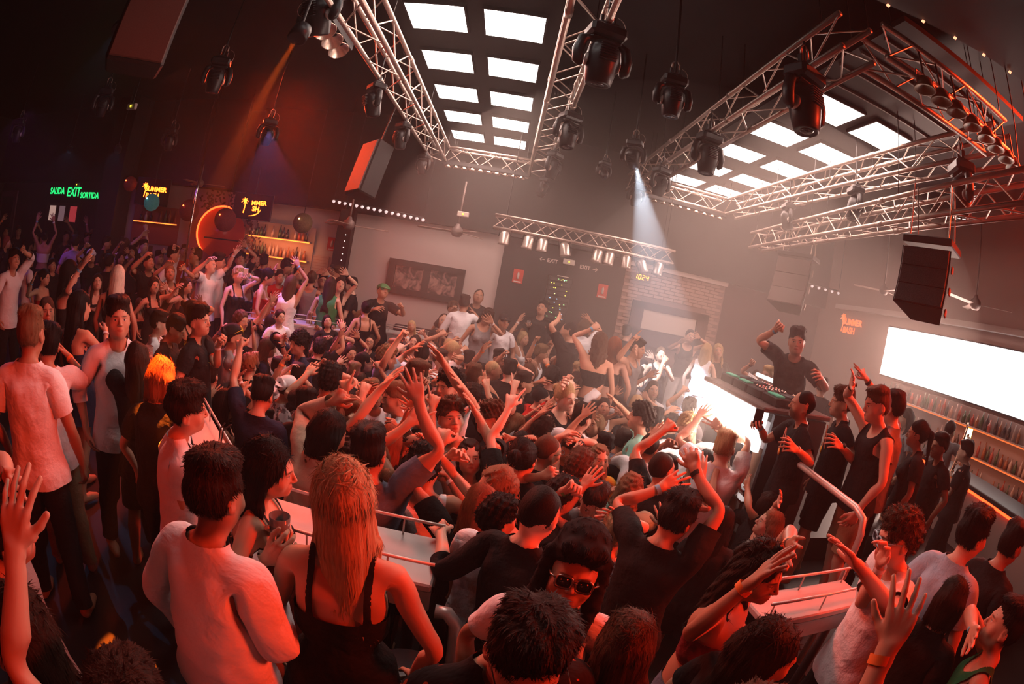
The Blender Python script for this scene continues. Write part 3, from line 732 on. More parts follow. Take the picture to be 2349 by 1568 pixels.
# ---------------------------------------------------------------- who stands where: x, y, floor, stature, heading, detail, hair, clothes, hands (own frame), label
PEOPLE = [
    (-2.414, 1.645, 0.5, 1.83, 206, 95, 'short G', 'tee white trousers black', {}, 'blond man in a white tee seen from behind beside the man in a white polo'),
    (-2.607, 1.939, 0.5, 1.674, 231, 85, 'short K', 'tee white trousers khaki', {'R': ((-0.12, -0.41, 1.51), 'o')}, 'dark-haired man in a white polo and khaki trousers raising his right hand'),
    (-2.404, 2.467, 0.5, 1.837, 59, 85, 'short D', 'shirt white trousers black', {}, 'man in an open white shirt staring at the viewer'),
    (-3.729, 2.794, 0.5, 1.643, 73, 60, 'long B', 'tee black shorts black', {}, 'brown-haired woman in black behind the men in white'),
    (-3.277, 2.796, 0.5, 1.75, 175, 65, 'long K', 'dress navy', {'R': ((0.02, -0.38, 1.43), 'r')}, 'long-haired woman in a navy dress with an arm held out'),
    (-3.046, 3.678, 0.5, 1.557, 125, 56, 'short K', 'tee white trousers black', {'L': ((-0.12, -0.38, 1.42), 'r')}, 'man in profile in a white V-neck with wristbands'),
    (-2.73, 3.512, 0.5, 1.601, 108, 56, 'short K', 'tee black trousers black', {}, 'young man looking down beside the white V-neck'),
    (-2.349, 3.434, 0.5, 1.724, 106, 64, 'quiff D', 'tee black shorts black', {'L': ((-0.15, -0.25, 1.54), 'f')}, 'man with a yellow flower garland over a black tee'),
    (-2.063, 2.34, 0.5, 1.611, 206, 85, 'straight D', 'tee black shorts black', {'L': ((0.06, -0.36, 1.62), 'h')}, 'long brown-haired person from behind holding a red cup'),
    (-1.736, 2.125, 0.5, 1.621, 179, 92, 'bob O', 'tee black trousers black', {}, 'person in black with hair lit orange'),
    (-1.346, 1.825, 0.5, 1.63, 134, 118, 'quiff D', 'tee white trousers black', {'R': ((0.11, -0.1, 1.33), 'h'), 'L': ((0.32, -0.26, 1.2), 'h')}, 'man in profile in a white tee with two straws in his drink'),
    (-2.01, 3.384, 0.0, 1.617, 119, 60, 'long K', 'strap black shorts black', {}, 'long-haired woman in profile with sunglasses on her head'),
    (-3.223, 4.453, 0.5, 1.6, 96, 38, 'bun D', 'strap black shorts black', {'L': ((-0.07, -0.26, 1.71), 'o')}, 'woman with an arm up behind the garland man'),
    (-3.344, 5.833, 0.0, 1.86, 75, 46, 'wavy B', 'tee black shorts black', {'R': ((-0.46, -0.24, 1.63), 'f')}, 'woman raising her fists beside the yellow sunglasses'),
    (-2.785, 4.746, 0.0, 1.874, 125, 55, 'cap K', 'tee grey shorts black', {'L': ((0.57, -0.05, 1.37), 'o'), 'R': ((0.22, -0.1, 1.43), 'o')}, 'clapping person in a white-fronted cap with yellow sunglasses'),
    (-2.576, 4.017, 0.0, 1.6, 183, 56, 'short D', 'tee grey trousers black', {}, 'short-haired man wearing a teal flower garland'),
    (-6.402, 3.909, 0.5, 1.86, 99, 45, 'quiff K', 'shirt white trousers black', {'L': ((-0.02, -0.25, 1.78), 'f')}, 'man in a white shirt with his fist up at the far edge'),
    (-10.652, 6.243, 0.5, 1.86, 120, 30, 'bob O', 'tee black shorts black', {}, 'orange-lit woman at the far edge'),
    (-4.663, 3.759, 0.5, 1.86, 136, 48, 'long K', 'strap black shorts black', {'L': ((-0.05, -0.23, 1.83), 'o'), 'R': ((-0.44, -0.22, 1.78), 'o')}, 'long-haired woman in profile with both hands behind her head'),
    (-4.331, 4.341, 0.5, 1.827, 210, 46, 'straight P', 'dress black', {}, 'platinum blonde with long straight hair seen from behind'),
    (-5.466, 6.28, 0.5, 1.875, 81, 35, 'short K', 'tee black trousers black', {'R': ((-0.27, -0.24, 1.78), 'h')}, 'man in glasses below a raised hand'),
    (-6.637, 7.86, 0.5, 1.86, 60, 30, 'short K', 'tee black trousers black', {'L': ((-0.02, -0.26, 1.78), 'f')}, 'man pumping one fist behind the man in glasses'),
    (-5.762, 6.604, 0.5, 1.664, 41, 33, 'straight Y', 'strap black shorts black', {'R': ((-0.19, -0.26, 1.86), 'f')}, 'blond woman with a fist straight up'),
    (-4.917, 6.235, 0.5, 1.766, 58, 36, 'bun G', 'strap black shorts black', {'R': ((-0.18, -0.3, 1.82), 'r'), 'L': ((0.05, -0.3, 1.77), 'r')}, 'blond woman with arms crossed over her head'),
    (-4.471, 6.058, 0.5, 1.644, 91, 37, 'wavy K', 'strap black shorts black', {'R': ((-0.49, -0.19, 1.66), 'r')}, 'smiling dark-haired woman with a hand by her cheek'),
    (-4.661, 6.896, 0.5, 1.924, 79, 45, 'buzz D', 'tee white shorts black', {'L': ((0.32, -0.27, 1.9), 'o'), 'R': ((-0.3, -0.32, 1.76), 'r')}, 'man in a white tee with a yellow garland and arms spread wide'),
    (-5.155, 7.909, 0.0, 1.914, 43, 40, 'braids K', 'strap black shorts black', {'R': ((-0.23, -0.38, 1.61), 'o'), 'L': ((0.05, -0.29, 1.57), 'h')}, 'woman with braids holding up a black phone'),
    (-4.168, 7.078, 0.5, 1.825, 65, 34, 'curly Y', 'strap black shorts black', {'L': ((-0.0, -0.23, 1.67), 'h')}, 'curly blond woman lifting a phone'),
    (-4.147, 7.431, 0.5, 1.725, 49, 34, 'bun Y', 'strap black shorts black', {}, 'blond woman in a black V-neck dress with a pendant'),
    (-5.904, 7.377, 0.5, 2.0, 101, 30, 'short K', 'tee white trousers black', {'L': ((-0.15, -0.09, 1.75), 'f')}, 'man in a white tee in profile in front of the round mirror'),
    (-5.507, 7.678, 0.5, 2.0, -44, 30, 'short K', 'tee grey trousers black', {'R': ((0.17, -0.09, 1.72), 'o')}, 'man in a grey tee leaning towards the mirror'),
    (-4.677, 7.203, 0.5, 2.0, 93, 33, 'short D', 'tee white trousers black', {}, 'man in a pale tee in profile below the framed notice'),
    (-8.281, 8.42, 0.5, 2.0, 223, 24, 'long B', 'tee white shorts black', {}, 'person in a pale top seen from behind at the far bar'),
    (-8.428, 6.914, 0.5, 2.0, 229, 26, 'short K', 'tee lilac trousers black', {}, 'person in a lilac tee with a dark strap, from behind'),
    (-10.497, 7.472, 0.5, 2.0, 233, 22, 'bun K', 'tube white skirt black', {'L': ((0.24, 0.02, 2.03), 'o'), 'R': ((-0.15, 0.02, 2.03), 'o')}, 'person in a white cropped top by the exit door'),
    (-7.903, 8.775, 0.5, 2.0, 62, 24, 'short K', 'tee black trousers black', {'R': ((-0.14, -0.25, 1.89), 'o')}, 'person clapping in front of the far bar'),
    (-8.484, 9.002, 0.5, 2.0, 213, 20, 'short D', 'tee white trousers black', {'R': ((-0.21, 0.01, 2.03), 'f')}, 'small figure in front of the first bottle shelf'),
    (-5.48, 5.067, 0.5, 1.6, 57, 28, 'long D', 'strap black shorts black', {'R': ((-0.08, -0.4, 1.28), 'o')}, 'woman between the blonde and the navy dress'),
    (-7.849, 5.212, 0.5, 1.71, 176, 30, 'short K', 'tee white trousers black', {}, 'white-shirted man behind the raised fist'),
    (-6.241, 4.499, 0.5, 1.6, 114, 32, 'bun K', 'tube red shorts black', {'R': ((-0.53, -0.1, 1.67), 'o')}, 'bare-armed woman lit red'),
    (-7.792, 5.86, 0.5, 1.6, 93, 28, 'short K', 'tee black trousers black', {}, 'red-lit face between two white shirts'),
    (-7.538, 6.727, 0.5, 1.787, 68, 28, 'cap P', 'tee black trousers black', {'R': ((-0.23, -0.25, 1.86), 'f')}, 'person in a pale cap'),
    (-6.292, 8.659, 0.5, 1.86, -4, 30, 'straight P', 'tee white shorts black', {}, 'person with a pale hood of hair'),
    (-7.386, 9.681, 0.5, 1.967, 37, 26, 'short K', 'tee red trousers black', {'R': ((-0.07, -0.38, 1.58), 'r')}, 'red-lit man behind crossed arms'),
    (-5.265, 9.545, 0.5, 2.0, 39, 26, 'curly K', 'tee black shorts black', {'R': ((-0.22, -0.29, 1.83), 'o')}, 'curly-haired woman near the second bar'),
    (-5.493, 9.418, 0.5, 2.0, 208, 26, 'afro K', 'tee black trousers black', {}, 'person with a black afro from behind'),
    (-5.172, 6.419, 0.0, 1.679, 79, 34, 'short D', 'tee black trousers black', {'L': ((-0.08, -0.07, 1.87), 'o')}, 'man half hidden under a raised palm'),
    (-4.604, 6.276, 0.0, 1.745, 56, 36, 'bob D', 'tee black shorts black', {'L': ((0.14, -0.25, 1.86), 'o')}, 'woman with bracelets reaching up'),
    (-10.423, 8.98, 0.5, 2.0, 69, 22, 'short K', 'tee black trousers black', {'L': ((0.02, -0.25, 1.82), 'r')}, 'dim figure with a pink-lit raised hand'),
    (-13.046, 8.942, 0.5, 1.86, 56, 22, 'long K', 'strap black shorts black', {'L': ((-0.03, 0.01, 2.0), 'f')}, 'dim figure near the exit lettering'),
    (-8.814, 7.039, 0.5, 1.768, 71, 26, 'short K', 'tee black trousers black', {'L': ((0.04, -0.32, 1.73), 'f')}, 'dim man with a raised fist'),
    (-11.329, 8.881, 0.5, 1.996, 52, 22, 'short K', 'tee black trousers black', {'L': ((-0.03, -0.0, 2.0), 'o')}, 'dim tall silhouette with a straight arm up'),
    (-14.208, 8.866, 0.5, 2.0, 68, 22, 'short K', 'tee black trousers black', {}, 'dim figure at the dark left doorway'),
    (-10.761, 8.894, 0.5, 2.0, 228, 20, 'short K', 'tee black trousers black', {'R': ((-0.18, 0.02, 2.03), 'o')}, 'dim figure below the exit sign with a raised arm'),
    (-12.242, 7.14, 0.5, 2.0, 70, 20, 'long K', 'strap black shorts black', {'R': ((-0.11, -0.11, 1.97), 'o')}, 'dim woman with a blue-lit hand'),
    (-8.859, 8.283, 0.5, 2.0, 107, 22, 'short K', 'tee black trousers black', {}, 'dim man beside the black pillar'),
    (-7.903, 8.325, 0.5, 1.86, 44, 28, 'short K', 'tee black trousers black', {'R': ((-0.28, -0.23, 1.81), 'h')}, 'man holding a phone high with both hands'),
    (-6.364, 6.127, 0.5, 1.779, 206, 32, 'short K', 'tee black trousers black', {'R': ((0.06, -0.34, 1.5), 'r')}, 'dark back of a head behind the clapping hands'),
    (-7.663, 7.723, 0.5, 1.729, 75, 26, 'long D', 'strap red shorts black', {'L': ((0.01, -0.24, 1.82), 'o')}, 'woman in red between two raised arms'),
    (-4.78, 5.659, 0.5, 1.6, 60, 34, 'wavy D', 'strap black shorts black', {'L': ((0.05, -0.34, 1.68), 'o')}, 'woman waving one open hand'),
    (-5.204, 5.798, 0.5, 1.255, 72, 36, 'long B', 'tube black shorts black', {'L': ((0.17, -0.4, 1.64), 'f')}, 'woman pushing a bare arm up to the right'),
    (-5.742, 9.45, 0.5, 1.964, -29, 26, 'long D', 'strap black shorts black', {}, 'dark-haired woman behind the spread arms'),
    (-4.423, 7.592, 0.0, 1.812, 70, 32, 'short K', 'tee black trousers black', {}, 'man half hidden at the edge of the pit'),
    (-3.779, 7.296, 0.5, 1.865, 109, 34, 'bun K', 'tube red shorts white', {'L': ((-0.1, -0.18, 1.78), 'o')}, 'woman in a red crop top and white shorts'),
    (-4.066, 8.505, 0.5, 1.79, 41, 30, 'short D', 'tee red shorts black', {}, 'person in a red top with a green bib'),
    (-3.246, 7.148, 0.5, 1.825, 202, 36, 'long B', 'tank white shorts white', {'R': ((-0.07, -0.12, 1.96), 'o')}, 'woman in a white tank with a black bag strap, from behind'),
    (-3.346, 8.395, 0.5, 1.868, 192, 34, 'bun B', 'tank grey shorts denim', {'L': ((0.29, -0.32, 1.76), 'o')}, 'woman in a grey tank and denim shorts with an arm up'),
    (-3.37, 8.928, 0.5, 1.824, 31, 30, 'short K', 'tee black trousers black', {'R': ((-0.08, -0.3, 1.81), 'o'), 'L': ((-0.0, -0.27, 1.8), 'o')}, 'smiling person with hands on top of the head'),
    (-2.709, 7.646, 0.5, 1.86, 192, 35, 'long D', 'tank green shorts denim', {}, 'person in a green basketball vest with yellow trim'),
    (-2.763, 8.132, 0.5, 1.86, 29, 33, 'wavy D', 'strap black shorts black', {'L': ((0.04, -0.23, 1.86), 'o')}, 'wavy-haired woman in black with one palm up'),
    (-3.243, 9.479, 0.5, 1.979, -51, 30, 'short B', 'tank grey shorts black', {'R': ((0.08, -0.13, 1.7), 'h')}, 'brown-haired person filming with a black phone'),
    (-2.591, 8.462, 0.5, 1.86, -88, 33, 'short K', 'tee black trousers black', {}, 'man in a black tee at the foot of the steel column'),
    (-4.101, 9.435, 0.5, 1.86, 83, 30, 'short K', 'tee black trousers black', {}, 'dark-haired man in black behind the grey tank'),
    (-4.345, 9.143, 0.5, 2.0, 120, 28, 'short K', 'tee white trousers black', {}, 'barman in a white tee in front of the lit bottle shelves'),
    (-5.148, 9.423, 0.5, 2.0, 69, 26, 'bob D', 'tee grey shorts black', {'R': ((-0.39, -0.16, 1.86), 'r')}, 'woman behind the bar with short dark hair'),
    (-4.943, 9.469, 0.5, 2.0, 188, 24, 'short K', 'tee black trousers black', {}, 'man facing the bar in black'),
    (-5.127, 8.73, 0.5, 2.0, 30, 28, 'curly K', 'tee black trousers black', {'L': ((0.02, -0.16, 1.92), 'o')}, 'person with black curls in front of the posters'),
    (-2.009, 8.28, 0.5, 1.86, 36, 36, 'cap V', 'tee black trousers black', {'L': ((0.2, -0.43, 1.49), 'f'), 'R': ((-0.18, -0.42, 1.4), 'r')}, 'man in a green cap holding up a small orange light'),
    (-2.344, 8.12, 0.0, 1.86, 98, 42, 'bun G', 'strap black shorts black', {'L': ((-0.08, -0.17, 1.8), 'p')}, 'woman in profile pointing over the crowd'),
    (-2.077, 8.425, 0.5, 1.319, 19, 36, 'bun D', 'strap black shorts black', {'R': ((0.01, -0.39, 1.49), 'o'), 'L': ((0.05, -0.39, 1.48), 'o')}, 'woman with a heart pendant joining her hands overhead'),
    (-1.886, 7.462, 0.0, 1.6, 19, 34, 'bob D', 'tee black shorts black', {'R': ((-0.28, -0.28, 1.8), 'o')}, 'woman in glasses facing out of the crowd'),
    (-1.378, 8.373, 0.5, 1.319, 24, 42, 'straight Y', 'tank white shorts white', {'R': ((-0.22, -0.4, 1.51), 'p'), 'L': ((0.17, -0.33, 1.08), 'o')}, 'blond woman in a white top singing'),
    (-0.944, 8.942, 0.0, 1.98, 14, 42, 'buzz K', 'tee black trousers black', {'R': ((-0.4, -0.34, 1.23), 'o'), 'L': ((0.02, -0.39, 1.41), 'o')}, 'young man with a black fringe and raised palms'),
    (-0.606, 8.559, 0.5, 1.875, 179, 33, 'short D', 'shirt white trousers black', {'R': ((-0.13, -0.41, 1.5), 'p')}, 'man in a long white shirt from behind with a finger up'),
    (-0.83, 9.005, 0.5, 1.708, 15, 32, 'curly B', 'tee black shorts black', {'L': ((-0.03, -0.33, 1.65), 'r')}, 'woman with her hand over her face beside the white shirt'),
    (-0.44, 9.446, 0.5, 2.0, 8, 32, 'buzz D', 'tee black trousers black', {}, 'man in a black tee standing against the pale wall'),
    (-0.37, 9.709, 0.5, 1.319, 7, 38, 'short K', 'tee black trousers black', {'R': ((-0.29, -0.3, 1.08), 'o')}, 'bearded man in a black polo smiling'),
    (-1.218, 7.585, 0.0, 1.702, -11, 36, 'long K', 'strap black shorts black', {'R': ((-0.03, -0.23, 1.7), 'h')}, 'dark-haired woman tilting her head back'),
    (-3.189, 7.4, 0.0, 1.6, 48, 34, 'long B', 'tee black shorts black', {}, 'brown-haired woman looking right below the rail'),
    (-3.22, 6.625, 0.0, 1.753, 86, 38, 'long D', 'tee black shorts black', {'L': ((-0.12, -0.1, 1.77), 'f')}, 'woman in profile with a blue wristband and fist up'),
    (-2.718, 7.731, 0.0, 1.6, 29, 34, 'long D', 'strap black shorts black', {'R': ((-0.19, -0.33, 1.74), 'f'), 'L': ((0.06, -0.3, 1.76), 'p')}, 'dark-haired woman facing out with a finger up'),
    (-2.697, 5.395, 0.0, 1.664, 122, 46, 'long B', 'tee black shorts black', {'L': ((0.52, 0.12, 1.77), 'p')}, 'brown-haired woman in profile under a pointing hand'),
    (-2.218, 5.382, 0.0, 1.817, -38, 52, 'afro K', 'shirt navy trousers black', {'R': ((0.09, -0.22, 1.7), 'o')}, 'man with big curly black hair and a patterned shirt'),
    (-2.185, 5.929, 0.0, 1.668, 185, 44, 'curly K', 'tee black trousers black', {}, 'short black curls from behind beside the afro'),
    (-2.173, 6.623, 0.0, 1.647, 58, 40, 'buzz D', 'tee black trousers black', {'L': ((-0.06, -0.2, 1.78), 'f')}, 'man looking down with sunglasses pushed up'),
    (-2.905, 6.28, 0.5, 1.396, 55, 30, 'bun D', 'tee white shorts white', {}, 'person at the rail table end'),
    (-2.016, 7.434, 0.5, 1.6, -145, 28, 'bun K', 'strap black shorts black', {}, 'dark figure at the wall bench'),
    (-0.74, 8.297, 0.0, 1.6, 15, 30, 'bun K', 'tee black shorts black', {}, 'small face between two heads'),
    (-2.421, 7.01, 0.5, 1.344, 39, 28, 'bob K', 'tee black shorts black', {}, 'small dark figure behind the table rail'),
    (-1.675, 3.319, 0.0, 1.791, 177, 72, 'quiff K', 'tee navy trousers black', {'R': ((0.0, -0.21, 1.26), 'h')}, 'man in a navy tee looking down at his phone'),
    (-1.84, 4.592, 0.0, 1.146, 82, 40, 'short D', 'tee black trousers black', {}, 'hidden man under the raised wrist'),
    (-1.178, 5.412, 0.0, 1.833, 94, 62, 'curly G', 'tee blue shorts black', {'L': ((0.06, -0.35, 1.81), 'o')}, 'wavy-haired boy in a light blue tee with an arm thrown forward'),
    (-1.488, 5.766, 0.0, 1.649, 89, 50, 'long K', 'tee black shorts black', {}, 'woman in profile with glasses beside the light blue tee'),
    (-1.516, 5.375, 0.0, 1.584, 194, 44, 'short G', 'tee black trousers black', {'L': ((0.17, -0.39, 1.68), 'o')}, 'light brown head from behind below a blue wristband'),
    (-1.289, 3.831, 0.0, 1.873, 184, 62, 'curly K', 'tee black trousers black', {'R': ((0.13, -0.28, 1.69), 'p'), 'L': ((0.25, -0.41, 1.6), 'o')}, 'black curly head from behind below a pointing finger'),
    (-1.377, 4.188, 0.0, 1.604, 178, 62, 'curly B', 'hoodie denim trousers black', {'R': ((-0.03, -0.37, 1.68), 'o')}, 'brown curly head with a denim cuff and open hand'),
    (-1.009, 3.277, 0.0, 1.813, 102, 72, 'short O', 'tee black trousers black', {'L': ((-0.18, -0.12, 1.63), 'r')}, 'ginger boy with a gold earring in profile'),
    (-0.91, 2.584, 0.0, 1.904, 134, 90, 'bob K', 'hoodie beige trousers black', {}, 'black-haired person in a beige hoodie with black stars'),
    (-0.845, 2.94, 0.0, 1.662, 56, 70, 'curly D', 'tee black trousers black', {'L': ((-0.14, -0.2, 1.62), 'f')}, 'curly man looking down with round glasses on his head'),
    (-0.93, 4.249, 0.0, 1.709, 22, 62, 'quiff G', 'shirt white trousers black', {'R': ((-0.12, -0.3, 1.77), 'o')}, 'man facing out in a white shirt with a hand up'),
    (-0.679, 3.982, 0.0, 1.797, -72, 70, 'quiff G', 'tee white trousers black', {'R': ((0.21, 0.05, 1.61), 'o'), 'L': ((0.54, -0.11, 1.59), 'f')}, 'light-brown-haired man in profile facing left in a white tee'),
    (-0.664, 4.462, 0.0, 1.929, 108, 66, 'short B', 'tee black trousers black', {'L': ((0.54, -0.22, 1.53), 'r')}, 'brown-haired man in glasses with a hand raised in front'),
    (-0.602, 3.545, 0.0, 1.612, 25, 58, 'wavy B', 'strap black shorts black', {'L': ((0.07, -0.06, 1.94), 'o')}, 'woman looking down with dark sunglasses on her head'),
    (-0.532, 2.461, 0.0, 1.921, 177, 86, 'quiff K', 'tee denim trousers black', {}, 'black-haired man from behind in a striped blue tee'),
    (-0.395, 3.791, 0.0, 1.513, 14, 58, 'long D', 'tee black shorts black', {'L': ((0.1, -0.36, 1.64), 'o')}, 'dark-haired woman with earrings facing out, hand at her chin'),
    (-0.175, 3.522, 0.0, 1.875, 15, 76, 'curly B', 'tank white shorts black', {'L': ((-0.03, -0.36, 1.52), 'r')}, 'tousled boy in a white tank with a silver chain'),
    (-0.239, 2.677, 0.0, 1.789, 177, 86, 'curly K', 'tank white shorts black', {'R': ((-0.04, -0.41, 1.47), 'f')}, 'black-curled man in a white tank from behind, arm bent'),
    (-0.779, 5.865, 0.0, 1.854, 186, 46, 'short K', 'tee white trousers black', {}, 'short black hair from behind, fourth from the white tank'),
    (-0.594, 6.229, 0.0, 1.765, 65, 44, 'short D', 'tee white trousers black', {'L': ((-0.1, -0.19, 1.73), 'f')}, 'short brown hair above a patterned white sleeve'),
    (-0.28, 4.321, 0.0, 1.926, -46, 60, 'curly K', 'tee white trousers black', {}, 'dark curly man beside the raised forearm'),
    (-0.59, 6.716, 0.0, 1.844, 125, 42, 'buzz Y', 'tee white shorts black', {'L': ((0.38, -0.33, 1.73), 'f')}, 'fair cropped head below a pink hand'),
    (-0.944, 7.922, 0.0, 1.583, 17, 32, 'bob D', 'tee black shorts black', {'R': ((-0.22, -0.34, 1.71), 'o')}, 'small smiling woman behind the black fringe'),
    (-1.093, 6.074, 0.0, 1.602, 70, 46, 'bob B', 'tee grey shorts black', {}, 'smiling face half under a bare arm'),
    (-2.333, 5.038, 0.0, 1.549, 85, 44, 'short D', 'tee black trousers black', {'L': ((0.09, -0.01, 1.97), 'o')}, 'man in profile under two raised arms'),
    (-1.807, 4.061, 0.0, 1.64, 129, 62, 'cap W', 'tee patterned trousers black', {'L': ((0.46, -0.15, 1.84), 'p')}, 'man in a white and black cap turned backwards and a marbled tee'),
    (-2.438, 4.572, 0.0, 1.617, 198, 48, 'curly O', 'tee black shorts black', {}, 'reddish curly head from behind'),
    (-1.995, 4.907, 0.0, 1.567, 187, 44, 'short K', 'tee black trousers black', {'L': ((0.15, -0.42, 1.59), 'o'), 'R': ((0.08, -0.34, 1.6), 'o')}, 'clapping person with an orange wrist ribbon'),
    (-0.958, 5.129, 0.0, 1.619, 189, 48, 'bob K', 'tee black shorts black', {}, 'dark bob from behind'),
    (-1.27, 4.874, 0.0, 1.6, 193, 52, 'long D', 'tee black shorts black', {}, 'dark long hair from behind near the white shirt'),
    (-0.6, 3.153, 0.0, 1.71, 183, 62, 'straight O', 'tee black shorts black', {}, 'reddish long hair from behind next to the black-haired man'),
    (-0.675, 4.924, 0.0, 1.219, 18, 40, 'bob D', 'tee white shorts black', {}, 'small face behind the white tee'),
    (-1.796, 3.693, 0.0, 1.413, 191, 48, 'short K', 'tee white trousers black', {}, 'white collar behind the phone'),
    (-0.647, 4.875, 0.0, 1.629, 88, 46, 'short K', 'shirt white trousers black', {'L': ((-0.02, -0.18, 1.84), 'o')}, 'man in a long white sleeve reaching right'),
    (-0.445, 4.588, 0.0, 1.614, 181, 46, 'curly K', 'shirt white trousers black', {}, 'white shirt with folded arms'),
    (-2.929, 5.089, 0.0, 1.583, 40, 40, 'short K', 'tee black trousers black', {}, 'shadowed head under the cap'),
    (-2.176, 3.727, 0.0, 1.437, 205, 46, 'bob D', 'tee black shorts black', {'R': ((-0.07, -0.13, 1.97), 'p')}, 'dark shape below crossed arms with bracelets'),
    (-1.845, 6.293, 0.0, 1.6, 36, 40, 'bob D', 'tee black shorts black', {'L': ((0.04, -0.07, 1.94), 'o')}, 'woman lost behind a tall bare arm'),
    (-1.301, 3.464, 0.0, 1.736, 181, 50, 'short K', 'tee black trousers black', {}, 'dark head behind the marbled tee'),
    (-1.573, 4.467, 0.0, 0.592, 184, 40, 'short K', 'tee black trousers black', {}, 'dark head behind the beige hoodie'),
    (-0.445, 2.517, 0.5, 1.162, 180, 74, 'straight G', 'tee grey shorts black', {}, 'long light-brown hair from behind at the rail'),
    (-0.554, 2.806, 0.0, 1.702, 176, 60, 'long O', 'tee black shorts black', {}, 'auburn hair from behind leaning left'),
    (-0.218, 7.751, 0.5, 1.804, 12, 36, 'braids D', 'tank grey shorts black', {'L': ((0.02, -0.36, 1.61), 'o')}, 'woman with braids looking down, hand at her temple'),
    (0.1, 7.937, 0.5, 1.724, 19, 36, 'cap K', 'tee white trousers black', {}, 'man in a black cap and white tee'),
    (0.1, 9.277, 0.0, 1.86, 81, 38, 'braids K', 'strap black shorts black', {'R': ((-0.59, 0.01, 1.45), 'r')}, 'dark-skinned woman in profile with braids'),
    (0.556, 9.424, 0.0, 1.86, 47, 36, 'bob Y', 'strap white shorts black', {'R': ((-0.15, 0.04, 1.99), 'o'), 'L': ((0.03, -0.04, 1.92), 'h')}, 'blond woman lifting a glass overhead'),
    (0.705, 7.903, 0.0, 1.86, 70, 46, 'quiff G', 'tank white shorts black', {'R': ((-0.4, -0.06, 1.88), 'f'), 'L': ((-0.03, -0.19, 1.84), 'f')}, 'muscular man in a white tank with both fists overhead'),
    (1.052, 6.894, 0.5, 1.86, -129, 44, 'buzz K', 'tee black trousers black', {'L': ((-0.04, -0.26, 1.78), 'o')}, 'cropped-haired man in a black shirt with one arm curved up'),
    (1.391, 8.2, 0.5, 1.86, 168, 34, 'bob B', 'tee white trousers black', {'R': ((-0.03, -0.32, 1.77), 'o')}, 'person in white behind the cropped-haired man'),
    (1.253, 5.93, 0.5, 1.86, 166, 46, 'wavy B', 'tube black skirt black', {'L': ((0.07, -0.31, 1.81), 'f')}, 'bare-backed woman with wavy brown hair'),
    (1.52, 6.31, 0.5, 1.825, 161, 44, 'long O', 'tube black skirt black', {}, 'auburn-haired woman from behind beside the bare back'),
    (1.813, 9.247, 0.5, 1.737, -51, 30, 'bob B', 'strap black shorts black', {'R': ((0.08, -0.27, 1.66), 'o')}, 'small woman with both hands near her face'),
    (1.857, 6.461, 0.5, 1.834, 54, 42, 'short K', 'tank grey trousers black', {'L': ((-0.2, -0.08, 1.63), 'o'), 'R': ((-0.45, -0.14, 1.8), 'p')}, 'man holding his head with one hand and pointing up'),
    (1.971, 8.176, 0.0, 1.86, 6, 42, 'bun K', 'tee white shorts black', {'L': ((0.03, -0.33, 1.67), 'o')}, 'woman in a white tee with her mouth open'),
    (2.54, 8.283, 0.0, 1.86, -7, 38, 'bun K', 'strap black shorts black', {'L': ((0.09, -0.21, 1.88), 'o')}, 'dark-haired woman with a raised watch hand'),
    (2.739, 7.838, 0.5, 1.666, -9, 34, 'bun B', 'tank black trousers black', {'L': ((0.01, -0.38, 1.46), 'r')}, 'woman in a black top standing by the bench'),
    (1.043, 5.886, 0.0, 1.818, 160, 52, 'curly D', 'tee white trousers black', {}, 'curly head from behind against a white tee'),
    (1.282, 6.601, 0.0, 1.86, -86, 50, 'curly Y', 'tee white trousers black', {'L': ((0.57, -0.11, 1.48), 'r')}, 'blond curly boy leaning in with eyes closed'),
    (0.769, 4.814, 0.0, 1.887, 51, 54, 'bun Y', 'tank black shorts black', {'L': ((-0.13, -0.04, 1.79), 'r')}, 'blond woman with closed eyes in a black tank'),
    (0.57, 5.459, 0.0, 1.678, 99, 54, 'buzz K', 'tee red trousers black', {'L': ((0.59, -0.0, 1.56), 'o')}, 'man in a red tee and glasses with cropped hair'),
    (0.424, 5.806, 0.0, 1.751, 96, 50, 'short D', 'tee black trousers black', {}, 'brown-haired man behind the red tee'),
    (-0.15, 5.367, 0.0, 1.817, 162, 58, 'short B', 'tee black trousers black', {'R': ((0.03, -0.36, 1.6), 'r')}, 'brown short hair from behind with blue wristband arm'),
    (-0.091, 4.787, 0.0, 1.706, 161, 56, 'curly D', 'tee black trousers black', {}, 'brown tousled head behind the white tank boy'),
    (0.118, 3.729, 0.0, 1.84, -82, 72, 'curly B', 'tee black trousers black', {}, 'curly man in profile facing left in black'),
    (0.328, 4.749, 0.0, 1.512, 84, 52, 'bob G', 'tee grey shorts black', {}, 'light-haired woman in profile between two curly heads'),
    (0.518, 4.467, 0.0, 1.6, 123, 66, 'curly D', 'tee white trousers black', {}, 'curly dark head from behind in white'),
    (0.332, 4.173, 0.0, 1.525, 5, 60, 'bun K', 'strap black shorts black', {'L': ((-0.15, -0.13, 1.7), 'h'), 'R': ((-0.19, -0.39, 1.59), 'o')}, 'dark-haired woman with parted hair staring out'),
    (-0.001, 3.22, 0.0, 1.684, 8, 68, 'wavy D', 'tube black shorts black', {'R': ((-0.14, -0.29, 1.77), 'r')}, 'woman with long wavy hair and bare shoulders facing out'),
    (0.326, 3.087, 0.0, 1.807, 169, 64, 'bun K', 'tee black shorts black', {}, 'low dark bun from behind'),
    (0.508, 3.507, 0.0, 1.74, 107, 68, 'buzz B', 'tee black trousers black', {}, 'man in glasses from behind with a fade'),
    (0.775, 4.03, 0.0, 1.636, 19, 62, 'quiff D', 'tee black trousers black', {'L': ((-0.12, -0.16, 1.75), 'f')}, 'man looking down with a fist before him'),
